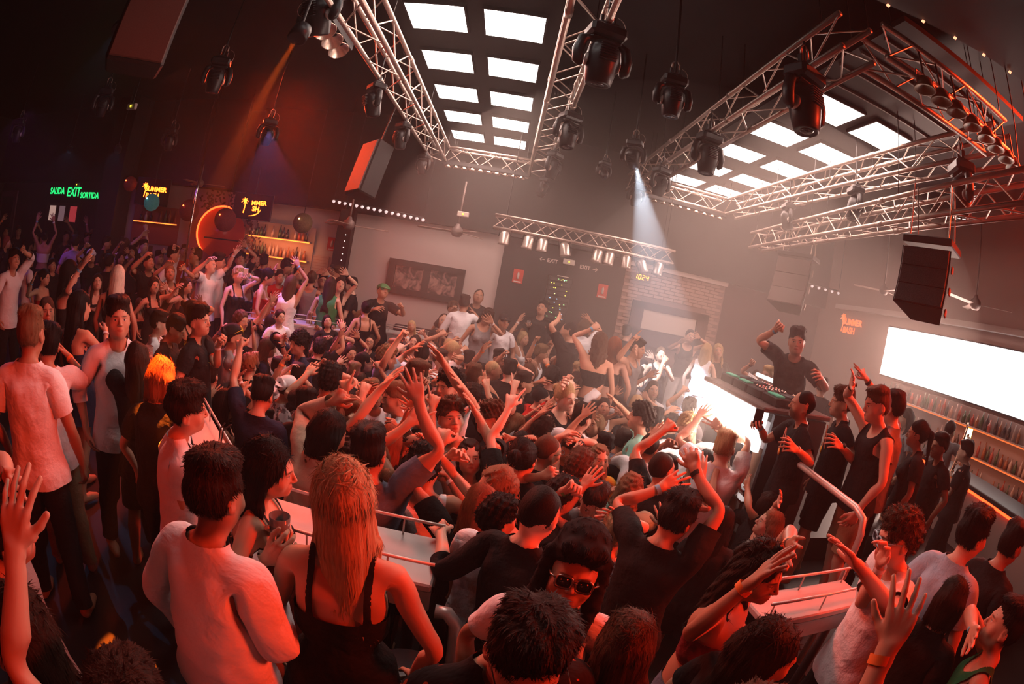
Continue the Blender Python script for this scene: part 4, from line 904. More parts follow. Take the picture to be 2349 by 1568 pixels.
    (0.665, 3.234, 0.0, 1.738, 153, 58, 'curly B', 'tee black trousers black', {'R': ((0.07, -0.36, 1.46), 'f')}, 'brown curls behind a bent fist'),
    (1.004, 3.772, 0.0, 1.634, 5, 62, 'wavy G', 'tee yellow shorts black', {}, 'blond curly woman with closed eyes'),
    (1.388, 4.628, 0.0, 1.561, 113, 54, 'short D', 'tee blue trousers black', {'L': ((0.5, -0.26, 1.44), 'o')}, 'brown head behind a blue wristband hand'),
    (1.502, 4.416, 0.0, 1.884, -119, 66, 'curly D', 'tee mint trousers black', {'R': ((-0.4, -0.39, 1.64), 'o')}, 'man in a mint tee with a tattooed arm up'),
    (1.414, 3.925, 0.0, 1.742, 125, 64, 'buzz D', 'tee white trousers black', {'L': ((0.35, -0.39, 1.51), 'f')}, 'cropped man in white punching forward'),
    (1.074, 5.568, 0.0, 1.568, 154, 50, 'bob B', 'tee black shorts black', {}, 'brown bob from behind'),
    (0.908, 4.464, 0.0, 1.783, 149, 56, 'short D', 'tee white trousers black', {'L': ((0.3, -0.39, 1.44), 'r')}, 'short brown hair above a white printed tee'),
    (1.397, 5.668, 0.0, 1.624, 1, 50, 'bun D', 'tank white shorts black', {}, 'woman looking down with hair tied back'),
    (1.756, 5.741, 0.0, 1.541, -2, 48, 'bob D', 'tee black shorts black', {'R': ((-0.21, -0.31, 1.76), 'f')}, 'woman facing out behind the mint tee'),
    (1.152, 4.852, 0.0, 1.612, -53, 50, 'bob G', 'strap white shorts black', {'R': ((0.09, -0.13, 1.78), 'o')}, 'light-haired woman with tilted head'),
    (2.187, 7.201, 0.0, 1.86, 153, 46, 'short D', 'tee black trousers black', {'L': ((0.15, -0.41, 1.42), 'o')}, 'dark head between two praying hands'),
    (1.613, 6.279, 0.0, 1.86, 156, 48, 'quiff K', 'tee black trousers black', {'L': ((0.29, -0.4, 1.5), 'o')}, 'dark textured hair below a pair of raised palms'),
    (1.919, 6.039, 0.0, 1.652, 157, 46, 'straight Y', 'tee white shorts black', {'R': ((-0.04, -0.35, 1.73), 'r')}, 'long blond hair from behind'),
    (1.958, 4.363, 0.0, 1.86, -16, 60, 'curly Y', 'tee white shorts black', {'R': ((-0.16, -0.39, 1.58), 'r')}, 'brightly lit blond boy with an orange garland'),
    (1.829, 4.86, 0.0, 1.77, 149, 52, 'short K', 'tee black trousers black', {}, 'black head near the booth'),
    (1.628, 4.069, 0.0, 1.543, 128, 58, 'buzz K', 'tee black trousers black', {}, 'cropped black head in front of the striped shirt'),
    (1.546, 3.58, 0.0, 1.662, 137, 52, 'short K', 'tee black trousers black', {}, 'second cropped head in front of the striped shirt'),
    (0.157, 6.992, 0.0, 1.792, 29, 40, 'short K', 'tee black trousers black', {'R': ((-0.39, -0.18, 1.82), 'o')}, 'man in sunglasses with an orange wristband'),
    (-0.287, 6.972, 0.0, 1.692, 177, 40, 'short K', 'tee black trousers black', {'L': ((0.11, -0.36, 1.75), 'f')}, 'dark round head below a small fist'),
    (0.23, 6.123, 0.0, 1.81, 158, 46, 'short K', 'tee black trousers black', {'R': ((0.06, -0.31, 1.7), 'f')}, 'dark head with a straight bare arm and fist'),
    (0.504, 6.414, 0.0, 1.754, 161, 46, 'bob B', 'tee black shorts black', {'R': ((-0.13, -0.33, 1.81), 'f')}, 'brown head with an orange wristband fist'),
    (0.042, 6.427, 0.0, 1.711, 95, 46, 'buzz Y', 'tee black shorts black', {}, 'round fair head in profile'),
    (1.222, 7.237, 0.0, 1.86, -10, 40, 'curly B', 'strap black shorts black', {'R': ((-0.09, -0.26, 1.84), 'o'), 'L': ((0.0, -0.26, 1.81), 'o')}, 'woman with both hands up in front of the black shirt'),
    (0.762, 5.16, 0.0, 1.552, 157, 46, 'long K', 'tee black shorts black', {'L': ((0.19, -0.4, 1.67), 'r')}, 'long dark hair under a wrist full of bracelets'),
    (2.062, 5.128, 0.0, 1.664, 128, 50, 'curly K', 'tee black trousers black', {'L': ((0.2, -0.37, 1.77), 'r')}, 'dark head below a thin raised arm'),
    (1.157, 5.178, 0.0, 1.561, 7, 44, 'bob B', 'tee pink shorts black', {'R': ((-0.36, -0.27, 1.73), 'r')}, 'woman with a curved wrist before her'),
    (0.76, 6.084, 0.0, 1.811, 163, 46, 'curly K', 'tee black trousers black', {'R': ((-0.12, -0.41, 1.54), 'r')}, 'dark curls under a stretched arm'),
    (0.985, 6.915, 0.0, 1.86, 157, 44, 'curly O', 'tee black trousers black', {}, 'ginger frizz from behind'),
    (-0.333, 5.037, 0.0, 1.745, 169, 54, 'quiff D', 'tee white trousers black', {'L': ((0.18, -0.41, 1.62), 'o')}, 'tousled brown head under an open palm'),
    (1.098, 4.149, 0.0, 1.621, 150, 44, 'short K', 'tee black trousers black', {'L': ((0.13, -0.42, 1.62), 'o')}, 'dark head under an open hand'),
    (2.561, 5.794, 0.0, 1.759, 141, 44, 'curly D', 'tee white shorts black', {}, 'pale-lit head close to the booth'),
    (-0.66, 7.339, 0.0, 1.771, 170, 38, 'buzz Y', 'tee white trousers black', {}, 'faint cropped head behind the black tee'),
    (2.294, 6.606, 0.0, 1.782, 1, 40, 'bob D', 'tee white shorts black', {}, 'figure in the glow by the booth'),
    (0.791, 9.461, 0.5, 2.0, -15, 27, 'short K', 'tee black trousers black', {}, 'man in the dark booth beside the rack of lights'),
    (3.782, 9.467, 0.5, 2.0, -2, 34, 'bun D', 'tank black trousers white', {'R': ((-0.22, -0.4, 1.57), 'o'), 'L': ((0.02, -0.33, 1.69), 'o')}, 'woman with crossed raised hands in pale trousers'),
    (3.611, 8.05, 0.5, 1.86, 146, 36, 'straight Y', 'tank white shorts white', {}, 'long blond hair near the booth'),
    (4.179, 8.707, 0.5, 1.86, -21, 38, 'wavy Y', 'tee black shorts black', {}, 'curly blond woman behind the booth'),
    (2.423, 9.113, 0.5, 1.842, 155, 30, 'short K', 'tee black trousers black', {}, 'dark head in front of the bench'),
    (3.085, 4.494, 0.98, 1.923, -42, 52, 'quiff D', 'tee black shorts white', {'R': ((-0.15, -0.35, 1.74), 'f'), 'L': ((0.32, -0.39, 1.39), 'r')}, 'DJ in a black tee with one fist raised'),
    (3.233, 5.23, 0.98, 1.421, -52, 34, 'short Y', 'tee white trousers black', {'R': ((-0.15, -0.31, 1.79), 'f')}, 'blond man in white behind the decks with a raised fist'),
    (3.776, 6.435, 0.98, 1.236, -20, 28, 'long D', 'tee black shorts black', {}, 'dim figure low behind the decks'),
    (3.819, 4.82, 0.98, 1.436, 132, 34, 'short K', 'tee black trousers black', {}, 'dark-haired person behind the DJ'),
    (2.496, 3.3, 0.72, 1.699, -109, 68, 'buzz K', 'tee black trousers black', {'R': ((-0.01, -0.41, 1.41), 'h'), 'L': ((0.54, -0.21, 1.39), 'r')}, 'man with a beard and lanyard filming with his phone'),
    (2.947, 3.278, 0.72, 1.777, -114, 64, 'quiff B', 'tee black shorts black', {'L': ((0.54, -0.19, 1.39), 'r')}, 'man with a lanyard watching the DJ'),
    (2.913, 2.777, 0.72, 1.874, -108, 78, 'short B', 'vest black shorts khaki', {'R': ((-0.01, -0.32, 1.76), 'o')}, 'man in a black vest and khaki shorts with a watch, hand high'),
    (3.253, 2.947, 0.72, 1.855, -148, 70, 'short D', 'tee grey trousers black', {'R': ((-0.08, -0.41, 1.82), 'two'), 'L': ((-0.0, 0.03, 0.99), 'r')}, 'man in a grey tee behind the vest, two fingers up'),
    (3.609, 2.844, 0.72, 1.669, -134, 62, 'pony K', 'tee black shorts black', {}, 'woman with a long ponytail in a black printed tee'),
    (3.976, 2.819, 0.72, 1.592, -115, 44, 'short K', 'tee black shorts black', {}, 'dim curly man behind the ponytail'),
    (5.769, 4.066, 0.5, 1.791, 115, 40, 'buzz K', 'tee grey trousers black', {'R': ((-0.31, -0.33, 1.56), 'h')}, 'man in a grey tee facing the bar, raising a yellow phone'),
    (5.199, 3.227, 0.5, 1.701, -158, 46, 'short K', 'tee black trousers black', {'R': ((-0.3, -0.28, 1.13), 'h'), 'L': ((-0.08, -0.21, 1.31), 'h')}, 'man in a black tee playing a saxophone'),
    (4.915, 4.175, 0.72, 1.6, -110, 40, 'long K', 'tee grey shorts black', {}, 'blurred figure behind the vest in the haze'),
    (2.001, 3.651, 0.0, 1.921, 146, 54, 'short Y', 'tee white trousers black', {'R': ((0.15, -0.25, 1.75), 'two'), 'L': ((0.27, -0.33, 1.8), 'o')}, 'sunlit-haired boy with both hands up against the booth screen'),
    (2.063, 3.956, 0.0, 1.642, 132, 58, 'short K', 'shirt stripe trousers black', {'R': ((-0.06, -0.4, 1.57), 'o')}, 'man in a black and white striped shirt'),
    (1.682, 2.803, 0.0, 1.6, 141, 80, 'straight K', 'tee black shorts black', {}, 'long black hair from behind in front of the stripes'),
    (2.271, 3.164, 0.0, 1.6, 84, 54, 'short D', 'tee black trousers black', {'L': ((0.61, 0.05, 1.63), 'f'), 'R': ((0.22, 0.13, 1.76), 'o')}, 'man with both arms bare beside the stage step'),
    (2.098, 2.782, 0.0, 1.6, -112, 64, 'bob G', 'strap white shorts black', {'R': ((0.02, 0.02, 1.88), 'o')}, 'woman in profile looking up with a slim arm raised'),
    (1.371, 3.278, 0.0, 1.786, 137, 56, 'buzz D', 'tee black trousers black', {}, 'cropped head behind the big black shirt'),
    (1.022, 2.241, 0.0, 1.902, 143, 104, 'quiff K', 'tee black trousers black', {'R': ((0.02, -0.24, 1.88), 'r'), 'L': ((0.11, -0.42, 1.66), 'o')}, 'man in a black tee from behind with both arms high'),
    (0.245, 1.673, 0.5, 1.579, 132, 122, 'buzz K', 'shirt black trousers black', {'L': ((0.58, 0.0, 1.27), 'f')}, 'broad man in a long black shirt with an elbow out'),
    (0.128, 1.984, 0.5, 1.379, 136, 76, 'curly K', 'tee white trousers black', {}, 'dark curls above a white collar'),
    (0.072, 2.299, 0.0, 1.769, 170, 72, 'straight O', 'tee black shorts black', {}, 'auburn long hair behind the table'),
    (0.191, 2.623, 0.0, 1.771, -66, 70, 'wavy G', 'tank black shorts black', {}, 'woman in profile facing left with a hair clip'),
    (0.502, 2.773, 0.0, 1.694, 120, 76, 'curly K', 'tee black trousers black', {}, 'dark tousled head behind the broad man'),
    (0.793, 2.907, 0.0, 1.696, -3, 74, 'quiff D', 'tee grey trousers black', {'R': ((-0.18, -0.28, 1.77), 'f'), 'L': ((0.05, -0.34, 1.65), 'o')}, 'brown-haired boy looking down with a green wristband fist'),
    (0.869, 2.548, 0.0, 1.601, 153, 86, 'short Y', 'tee white trousers black', {}, 'short blond hair from behind in a white tee'),
    (1.064, 3.129, 0.0, 1.676, 151, 72, 'wavy G', 'tee mint shorts black', {'R': ((-0.04, -0.41, 1.51), 'r')}, 'dirty-blond wavy hair with a green wristband arm'),
    (0.44, 3.871, 0.0, 1.346, 164, 50, 'long D', 'tee black shorts black', {}, 'dark head between the bun and the clip'),
    (-0.328, 1.223, 0.5, 1.73, 191, 196, 'straight Y', 'dress black', {}, 'blond woman with long straight hair and a black strap dress'),
    (-0.722, 1.081, 0.5, 1.696, 159, 190, 'quiff D', 'hoodie white trousers black', {'R': ((-0.0, -0.28, 1.2), 'f')}, 'bearded man in a long white shirt holding a drink low'),
    (-0.784, 1.588, 0.5, 1.6, 106, 122, 'straight K', 'dress black', {'R': ((-0.48, -0.16, 1.53), 'h'), 'L': ((-0.17, -0.12, 1.45), 'h')}, 'dark-haired woman in an off-shoulder black top with a glass'),
    (0.33, 1.315, 0.5, 1.59, -9, 158, 'ushanka K', 'tee white shorts black', {}, 'person in a black fur trapper hat and sequinned shades'),
    (0.182, 0.873, 0.5, 1.701, 13, 165, 'quiff D', 'tee floral trousers black', {}, 'short-haired man in glasses and a dark floral shirt looking down'),
    (0.494, 1.012, 0.5, 1.523, 146, 180, 'long B', 'tee black shorts black', {}, 'brown-haired head from behind at the bottom edge'),
    (1.0, 1.385, 0.5, 1.613, 44, 150, 'wavy D', 'tube maroon shorts denim', {'R': ((-0.38, -0.15, 1.81), 'o'), 'L': ((-0.07, -0.17, 1.78), 'o')}, 'wavy-haired woman in a maroon top with both palms raised'),
    (1.875, 1.326, 0.5, 1.725, -110, 118, 'curly B', 'tee white shorts black', {'L': ((0.23, -0.44, 1.62), 'o'), 'R': ((0.14, -0.21, 1.61), 'r')}, 'man in pale blue square sunglasses and a white tee'),
    (2.288, 1.24, 0.5, 1.758, 88, 108, 'quiff K', 'tee blue trousers black', {}, 'dark-haired man in a light blue tee turned away'),
    (2.754, 1.171, 0.5, 1.693, 83, 92, 'short K', 'tee black trousers black', {}, 'dark-haired man at the far right edge'),
    (0.845, 0.922, 0.5, 1.596, 87, 140, 'long D', 'tee black shorts black', {}, 'dark-haired woman at the bottom edge'),
    (1.997, 0.653, 0.5, 1.6, -147, 110, 'short K', 'tank green shorts black', {'R': ((0.16, -0.16, 1.62), 'o')}, 'man in a green vest clapping at the right edge'),
    (1.978, 0.994, 0.5, 1.538, 97, 86, 'bob D', 'tee black shorts black', {'L': ((0.24, -0.37, 1.27), 'r')}, 'dark bob with a watch raised at the right'),
    (-2.077, 4.485, 0.0, 1.133, 190, 40, 'short K', 'tee black trousers black', {}, 'dark gap filler behind the phone'),
    (-0.478, 0.343, 0.5, 1.6, 214, 240, 'quiff D', 'tee white trousers black', {'L': ((0.22, -0.28, 1.96), 'o')}, 'person whose bare arm reaches across the lower dark corner, pale sleeve'),
    (-0.843, 0.386, 0.5, 1.6, 235, 170, 'wavy D', 'tee black trousers black', {}, 'dark-haired person low in the black corner under the long bare arm'),
    (-1.289, 0.609, 0.5, 1.6, 140, 140, 'quiff D', 'tee grey trousers black', {'L': ((-0.06, -0.13, 1.79), 'f')}, 'grey-shirted person cut by the edge with a green wristband'),
    (0.621, 0.599, 0.5, 1.6, 119, 230, 'quiff B', 'tee black trousers black', {'R': ((-0.19, -0.21, 2.0), 'o')}, 'person whose bare forearm crosses in front of the sunglasses man'),
]
# ---------------------------------------------------------------- people: materials
def skin_mat(name, col, beard=0.0):
    m = bpy.data.materials.new(name); m.use_nodes = True; nt = m.node_tree; b = nt.nodes['Principled BSDF']; L = nt.links
    b.inputs['Roughness'].default_value = .48; b.inputs['Specular IOR Level'].default_value = .35
    at = nt.nodes.new('ShaderNodeAttribute'); at.attribute_name = 'rest'
    ab = nt.nodes.new('ShaderNodeVectorMath'); ab.operation = 'ABSOLUTE'; L.new(at.outputs['Vector'], ab.inputs[0])
    def mask(c, r, soft=.25):
        s = nt.nodes.new('ShaderNodeVectorMath'); s.operation = 'SUBTRACT'; L.new(ab.outputs[0], s.inputs[0]); s.inputs[1].default_value = c
        d = nt.nodes.new('ShaderNodeVectorMath'); d.operation = 'DIVIDE'; L.new(s.outputs[0], d.inputs[0]); d.inputs[1].default_value = r
        l = nt.nodes.new('ShaderNodeVectorMath'); l.operation = 'LENGTH'; L.new(d.outputs[0], l.inputs[0])
        q = nt.nodes.new('ShaderNodeMapRange'); q.inputs['From Min'].default_value = 1+soft; q.inputs['From Max'].default_value = 1-soft; L.new(l.outputs['Value'], q.inputs['Value']); return q.outputs[0]
    cur = None
    def mixin(fac, c, k=1.0):
        nonlocal cur
        x = nt.nodes.new('ShaderNodeMix'); x.data_type = 'RGBA'; x.inputs['A'].default_value = (*col, 1); x.inputs['B'].default_value = (*c, 1)
        if cur is not None: L.new(cur, x.inputs['A'])
        if k != 1:
            mu = nt.nodes.new('ShaderNodeMath'); mu.operation = 'MULTIPLY'; mu.inputs[1].default_value = k; L.new(fac, mu.inputs[0]); fac = mu.outputs[0]
        L.new(fac, x.inputs['Factor']); cur = x.outputs['Result']
    # y is taken absolute as well: the face has |y| of .06 and more at z about 1.6, where the back of the head is hidden by hair
    mixin(mask((.0, .10, 1.573), (.0200, .03, .0080)), (col[0]*.72, col[1]*.36, col[2]*.36))
    if beard: mixin(mask((.0, .07, 1.560), (.072, .075, .050), .3), (.03, .018, .012), beard)
    mixin(mask((.031, .10, 1.6515), (.0195, .04, .0044), .5), (.03, .018, .012), .85)
    mixin(mask((.031, .10, 1.6325), (.0130, .04, .0056)), (.62, .55, .52)); mixin(mask((.031, .10, 1.6325), (.0056, .04, .0058)), (.02, .012, .01)); mixin(mask((.031, .10, 1.6375), (.0150, .04, .0018), .6), (.02, .01, .01), .8)
    L.new(cur, b.inputs['Base Color']); return m
SKINS = [skin_mat('skin_fair', (.52, .27, .18)), skin_mat('skin_tan', (.42, .20, .125)), skin_mat('skin_pale', (.60, .34, .25)), skin_mat('skin_bearded', (.44, .23, .15), .8), skin_mat('skin_brown', (.22, .11, .07))]
def hair_mat(name, col):
    m = mat(name, col, .62, spec=.12); nt = m.node_tree; b = nt.nodes['Principled BSDF']; tc = nt.nodes.new('ShaderNodeTexCoord'); mp = nt.nodes.new('ShaderNodeMapping'); mp.inputs['Scale'].default_value = (160, 160, 14)
    n = nt.nodes.new('ShaderNodeTexNoise'); n.inputs['Scale'].default_value = 1; n.inputs['Detail'].default_value = 3; L = nt.links
    L.new(tc.outputs['Object'], mp.inputs[0]); L.new(mp.outputs[0], n.inputs['Vector'])
    r = nt.nodes.new('ShaderNodeMapRange'); r.inputs['To Min'].default_value = .35; r.inputs['To Max'].default_value = 1.35; L.new(n.outputs['Fac'], r.inputs['Value'])
    v = nt.nodes.new('ShaderNodeVectorMath'); v.operation = 'SCALE'; v.inputs[0].default_value = col; L.new(r.outputs[0], v.inputs['Scale']); L.new(v.outputs[0], b.inputs['Base Color'])
    bp = nt.nodes.new('ShaderNodeBump'); bp.inputs['Strength'].default_value = .7; bp.inputs['Distance'].default_value = .004; L.new(n.outputs['Fac'], bp.inputs['Height']); L.new(bp.outputs[0], b.inputs['Normal']); return m
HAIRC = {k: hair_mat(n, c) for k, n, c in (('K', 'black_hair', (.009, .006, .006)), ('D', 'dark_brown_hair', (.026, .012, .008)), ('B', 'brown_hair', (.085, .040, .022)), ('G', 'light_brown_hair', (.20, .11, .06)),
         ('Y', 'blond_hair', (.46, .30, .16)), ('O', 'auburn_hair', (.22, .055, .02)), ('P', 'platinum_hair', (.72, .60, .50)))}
def cloth(name, col, pat=None):
    m = mat(name, col, .85, spec=.15); nt = m.node_tree; b = nt.nodes['Principled BSDF']; L = nt.links
    at = nt.nodes.new('ShaderNodeAttribute'); at.attribute_name = 'rest'
    n = nt.nodes.new('ShaderNodeTexNoise'); n.inputs['Scale'].default_value = 9; n.inputs['Detail'].default_value = 4; L.new(at.outputs['Vector'], n.inputs['Vector'])
    bp = nt.nodes.new('ShaderNodeBump'); bp.inputs['Strength'].default_value = .8; bp.inputs['Distance'].default_value = .035; L.new(n.outputs['Fac'], bp.inputs['Height']); L.new(bp.outputs[0], b.inputs['Normal'])
    if pat:
        kind, c2, sc, th = pat
        x = nt.nodes.new('ShaderNodeMix'); x.data_type = 'RGBA'; x.inputs['A'].default_value = (*col, 1); x.inputs['B'].default_value = (*c2, 1)
        if kind == 'stripe':
            w = nt.nodes.new('ShaderNodeTexWave'); w.inputs['Scale'].default_value = sc; w.bands_direction = 'X'; L.new(at.outputs['Vector'], w.inputs['Vector']); src = w.outputs['Fac']
        else:
            w = nt.nodes.new('ShaderNodeTexVoronoi' if kind == 'spot' else 'ShaderNodeTexNoise'); w.inputs['Scale'].default_value = sc; L.new(at.outputs['Vector'], w.inputs['Vector']); src = w.outputs['Distance' if kind == 'spot' else 'Fac']
        g = nt.nodes.new('ShaderNodeMath'); g.operation = 'LESS_THAN' if kind == 'spot' else 'GREATER_THAN'; g.inputs[1].default_value = th; L.new(src, g.inputs[0]); L.new(g.outputs[0], x.inputs['Factor']); L.new(x.outputs['Result'], b.inputs['Base Color'])
    return m
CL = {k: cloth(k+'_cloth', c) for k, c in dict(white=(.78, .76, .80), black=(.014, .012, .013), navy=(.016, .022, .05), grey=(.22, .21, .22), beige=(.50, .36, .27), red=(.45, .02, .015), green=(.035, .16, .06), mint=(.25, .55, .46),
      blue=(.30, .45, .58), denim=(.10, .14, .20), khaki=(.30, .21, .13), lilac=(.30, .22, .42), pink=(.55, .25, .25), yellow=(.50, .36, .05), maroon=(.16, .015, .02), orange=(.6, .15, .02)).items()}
CL['stripe'] = cloth('striped_cloth', (.62, .56, .55), ('stripe', (.02, .015, .015), 9, .52)); CL['patterned'] = cloth('marbled_cloth', (.50, .44, .46), ('noise', (.12, .09, .10), 14, .52))
CL['floral'] = cloth('floral_cloth', (.02, .012, .012), ('spot', (.45, .06, .02), 22, .28)); CL['blacklogo'] = CL['black']
BAND = [mm('orange_band', (.9, .22, .04), .6), mm('blue_band', (.15, .40, .60), .6), mm('white_band', (.75, .7, .7), .6), mm('black_band', (.015, .012, .012), .5), mm('green_band', (.15, .42, .15), .6)]

# ---------------------------------------------------------------- templates
BF = {}
TB = {}
for fm in (False, True):
    f = body_field(fm); P, Fc = surface_net(f.X, f.Y, f.Z, f.D); P, Fc = mirror(P, Fc, float(f.X[1])-1e-6); P = relax(P, Fc, 1, .3)
    TB[fm] = Template(P, Fc, [.30, .088, .040])
    BF[fm] = garment_base(fm)
TG = {}
def garm(kind, fm):
    if (kind, fm) not in TG: TG[(kind, fm)] = Template(*garment(BF[fm], kind, len(TG)), [.45, .17, .075])
    return TG[(kind, fm)]
TH = {}
def hairm(kind, lod):
    if (kind, lod) not in TH:
        if kind == 'ushanka':
            P, Fc = ushanka()
        else: P, Fc = hair_mesh(kind, 3+len(TH))
        Q, G = decimated(P, Fc, (.9, .35, .14)[lod])
        if isinstance(G, np.ndarray): G = G.tolist()
        if lod < 2 and kind not in ('cap',): Q, G = strands(Q, G, 'short' if kind == 'ushanka' else kind, (5200, 1300)[lod])
        me = bpy.data.meshes.new('hair'); me.from_pydata(Q.tolist(), [], [tuple(g) for g in G]); me.polygons.foreach_set('use_smooth', [True]*len(me.polygons)); me.materials.append(HAIRC['K'])
        TH[(kind, lod)] = me
    return TH[(kind, lod)]
def ushanka():
    X = axis((-.003, .20, .006)); Y = axis((-.17, .19, .006)); Z = axis((1.30, 1.90, .006)); f = Field(X, Y, Z); x, y, z = np.meshgrid(X, Y, Z, indexing='ij', sparse=True)
    f.ell((0, .010, 1.73), (.092, .108, .098), .02); f.cap((0, -.088, 1.735), (.045, -.075, 1.735), .032, .032, .02)
    f.cap((.086, .0, 1.69), (.094, -.005, 1.55), .030, .028, .02); f.cap((.094, -.005, 1.55), (.092, -.035, 1.40), .028, .018, .02)
    f.cap((.0, .09, 1.70), (.05, .09, 1.60), .05, .045, .03)
    f.D = np.maximum(f.D, -(np.sqrt((x/.072)**2+((y+.08)/.10)**2+((z-1.60)/.100)**2)-1)*.07)+.0016*noise3(x, y, z, 200, 2)
    for s in (0, -1): f.D[:, :, s] = .01
    f.D[:, 0] = .01; f.D[:, -1] = .01; f.D[-1] = .01
    P, Fc = surface_net(X, Y, Z, f.D.astype(F4)); return mirror(P, Fc, float(X[1])-1e-6)

def posed(Q, G, W, T, name, m, parent=None):
    P = skin(Q, W, T); me = bpy.data.meshes.new(name); me.from_pydata(P.tolist(), [], G)
    me.polygons.foreach_set('use_smooth', [True]*len(me.polygons))
    a = me.attributes.new('rest', 'FLOAT_VECTOR', 'POINT'); a.data.foreach_set('vector', Q.astype(F4).ravel()); me.materials.append(m)
    o = bpy.data.objects.new(name, me); SC.collection.objects.link(o)
    if parent is not None: o.parent = parent
    return o
def M4(R, t): m = Matrix(np.asarray(R).tolist()).to_4x4(); m.translation = Vector(t); return m
bandmesh = MB().tube([(-.012, 0, 0), (.012, 0, 0)], .031, 12, False).mesh('wristband')
watchm = MB(); watchm.tube([(-.010, 0, 0), (.010, 0, 0)], .031, 12, False); watchm.box((0, 0, .032), (.036, .030, .010), bev=.003); watchm = watchm.mesh('watch')
for q in (bandmesh, watchm): q.materials.append(BAND[0])
def glasses_mesh(kind):
    b = MB(); w, h = {'round': (.022, .020), 'square': (.026, .020), 'thin': (.023, .016)}[kind]; r = .0042 if kind == 'square' else .0022
    for s in (-1, 1):
        n = 14; pts = []
        for k in range(n+1):
            a = 2*math.pi*k/n; e = .55 if kind == 'square' else 1.0; cx = math.copysign(abs(math.cos(a))**e, math.cos(a)); cz = math.copysign(abs(math.sin(a))**e, math.sin(a)); pts.append((s*.032+w*cx, 0, h*cz))
        b.tube(pts, r, 6, False); b.tube([(s*(.032+w), 0, .006), (s*.076, .02, .008), (s*.080, .10, 0)], r*.8, 5)
    b.tube([(-.010, 0, .006), (.010, 0, .006)], r, 6); return b.mesh('glasses')
def lens_mesh():
    b = MB()
    b.lathe([(.0, -.001), (.0235, -.001), (.0235, .001), (0, .001)], 14, (.032, .001, 0), Matrix.Rotation(math.radians(90), 3, 'X'))
    return b.mesh('lens')
GL = {k: glasses_mesh(k) for k in ('round', 'square', 'thin')}; LENS = lens_mesh(); LENS.materials.append(GLASSD)
for q in GL.values(): q.materials.append(BLACKM)
YELLOW = mm('yellow_plastic', (.85, .60, .04), .4); PALEBLUE = mm('pale_blue_plastic', (.25, .50, .62), .35); SHOE = mm('white_shoe', (.5, .45, .43), .6)
FEM = {'straight', 'wavy', 'long', 'bun', 'bob', 'pony', 'braids'}
rnd = random.Random(11)
HELD = []      # things in hands: (what, world matrix of the palm, person index)
def flowers(name, m, parent, Tc):
    b = MB(); r2 = random.Random(3)
    for k in range(90):
        a = 2*math.pi*k/90; c = Vector((.105*math.sin(a), .02-.115*math.cos(a)*(1 if math.cos(a) > 0 else .6), 1.44-.17*max(0, math.cos(a))+r2.uniform(-.012, .012)))
        for q in range(3):
            d = Vector((r2.uniform(-1, 1), r2.uniform(-1, 1), r2.uniform(-1, 1))).normalized(); u = d.orthogonal().normalized()*.016; w = d.cross(u)
            p = c+d*.008; b.add([p-u-w*.6, p+u-w*.6, p+w+d*.012], [(0, 1, 2)])
    o = b.build(name, m, parent); o.matrix_local = M4(*Tc); return o
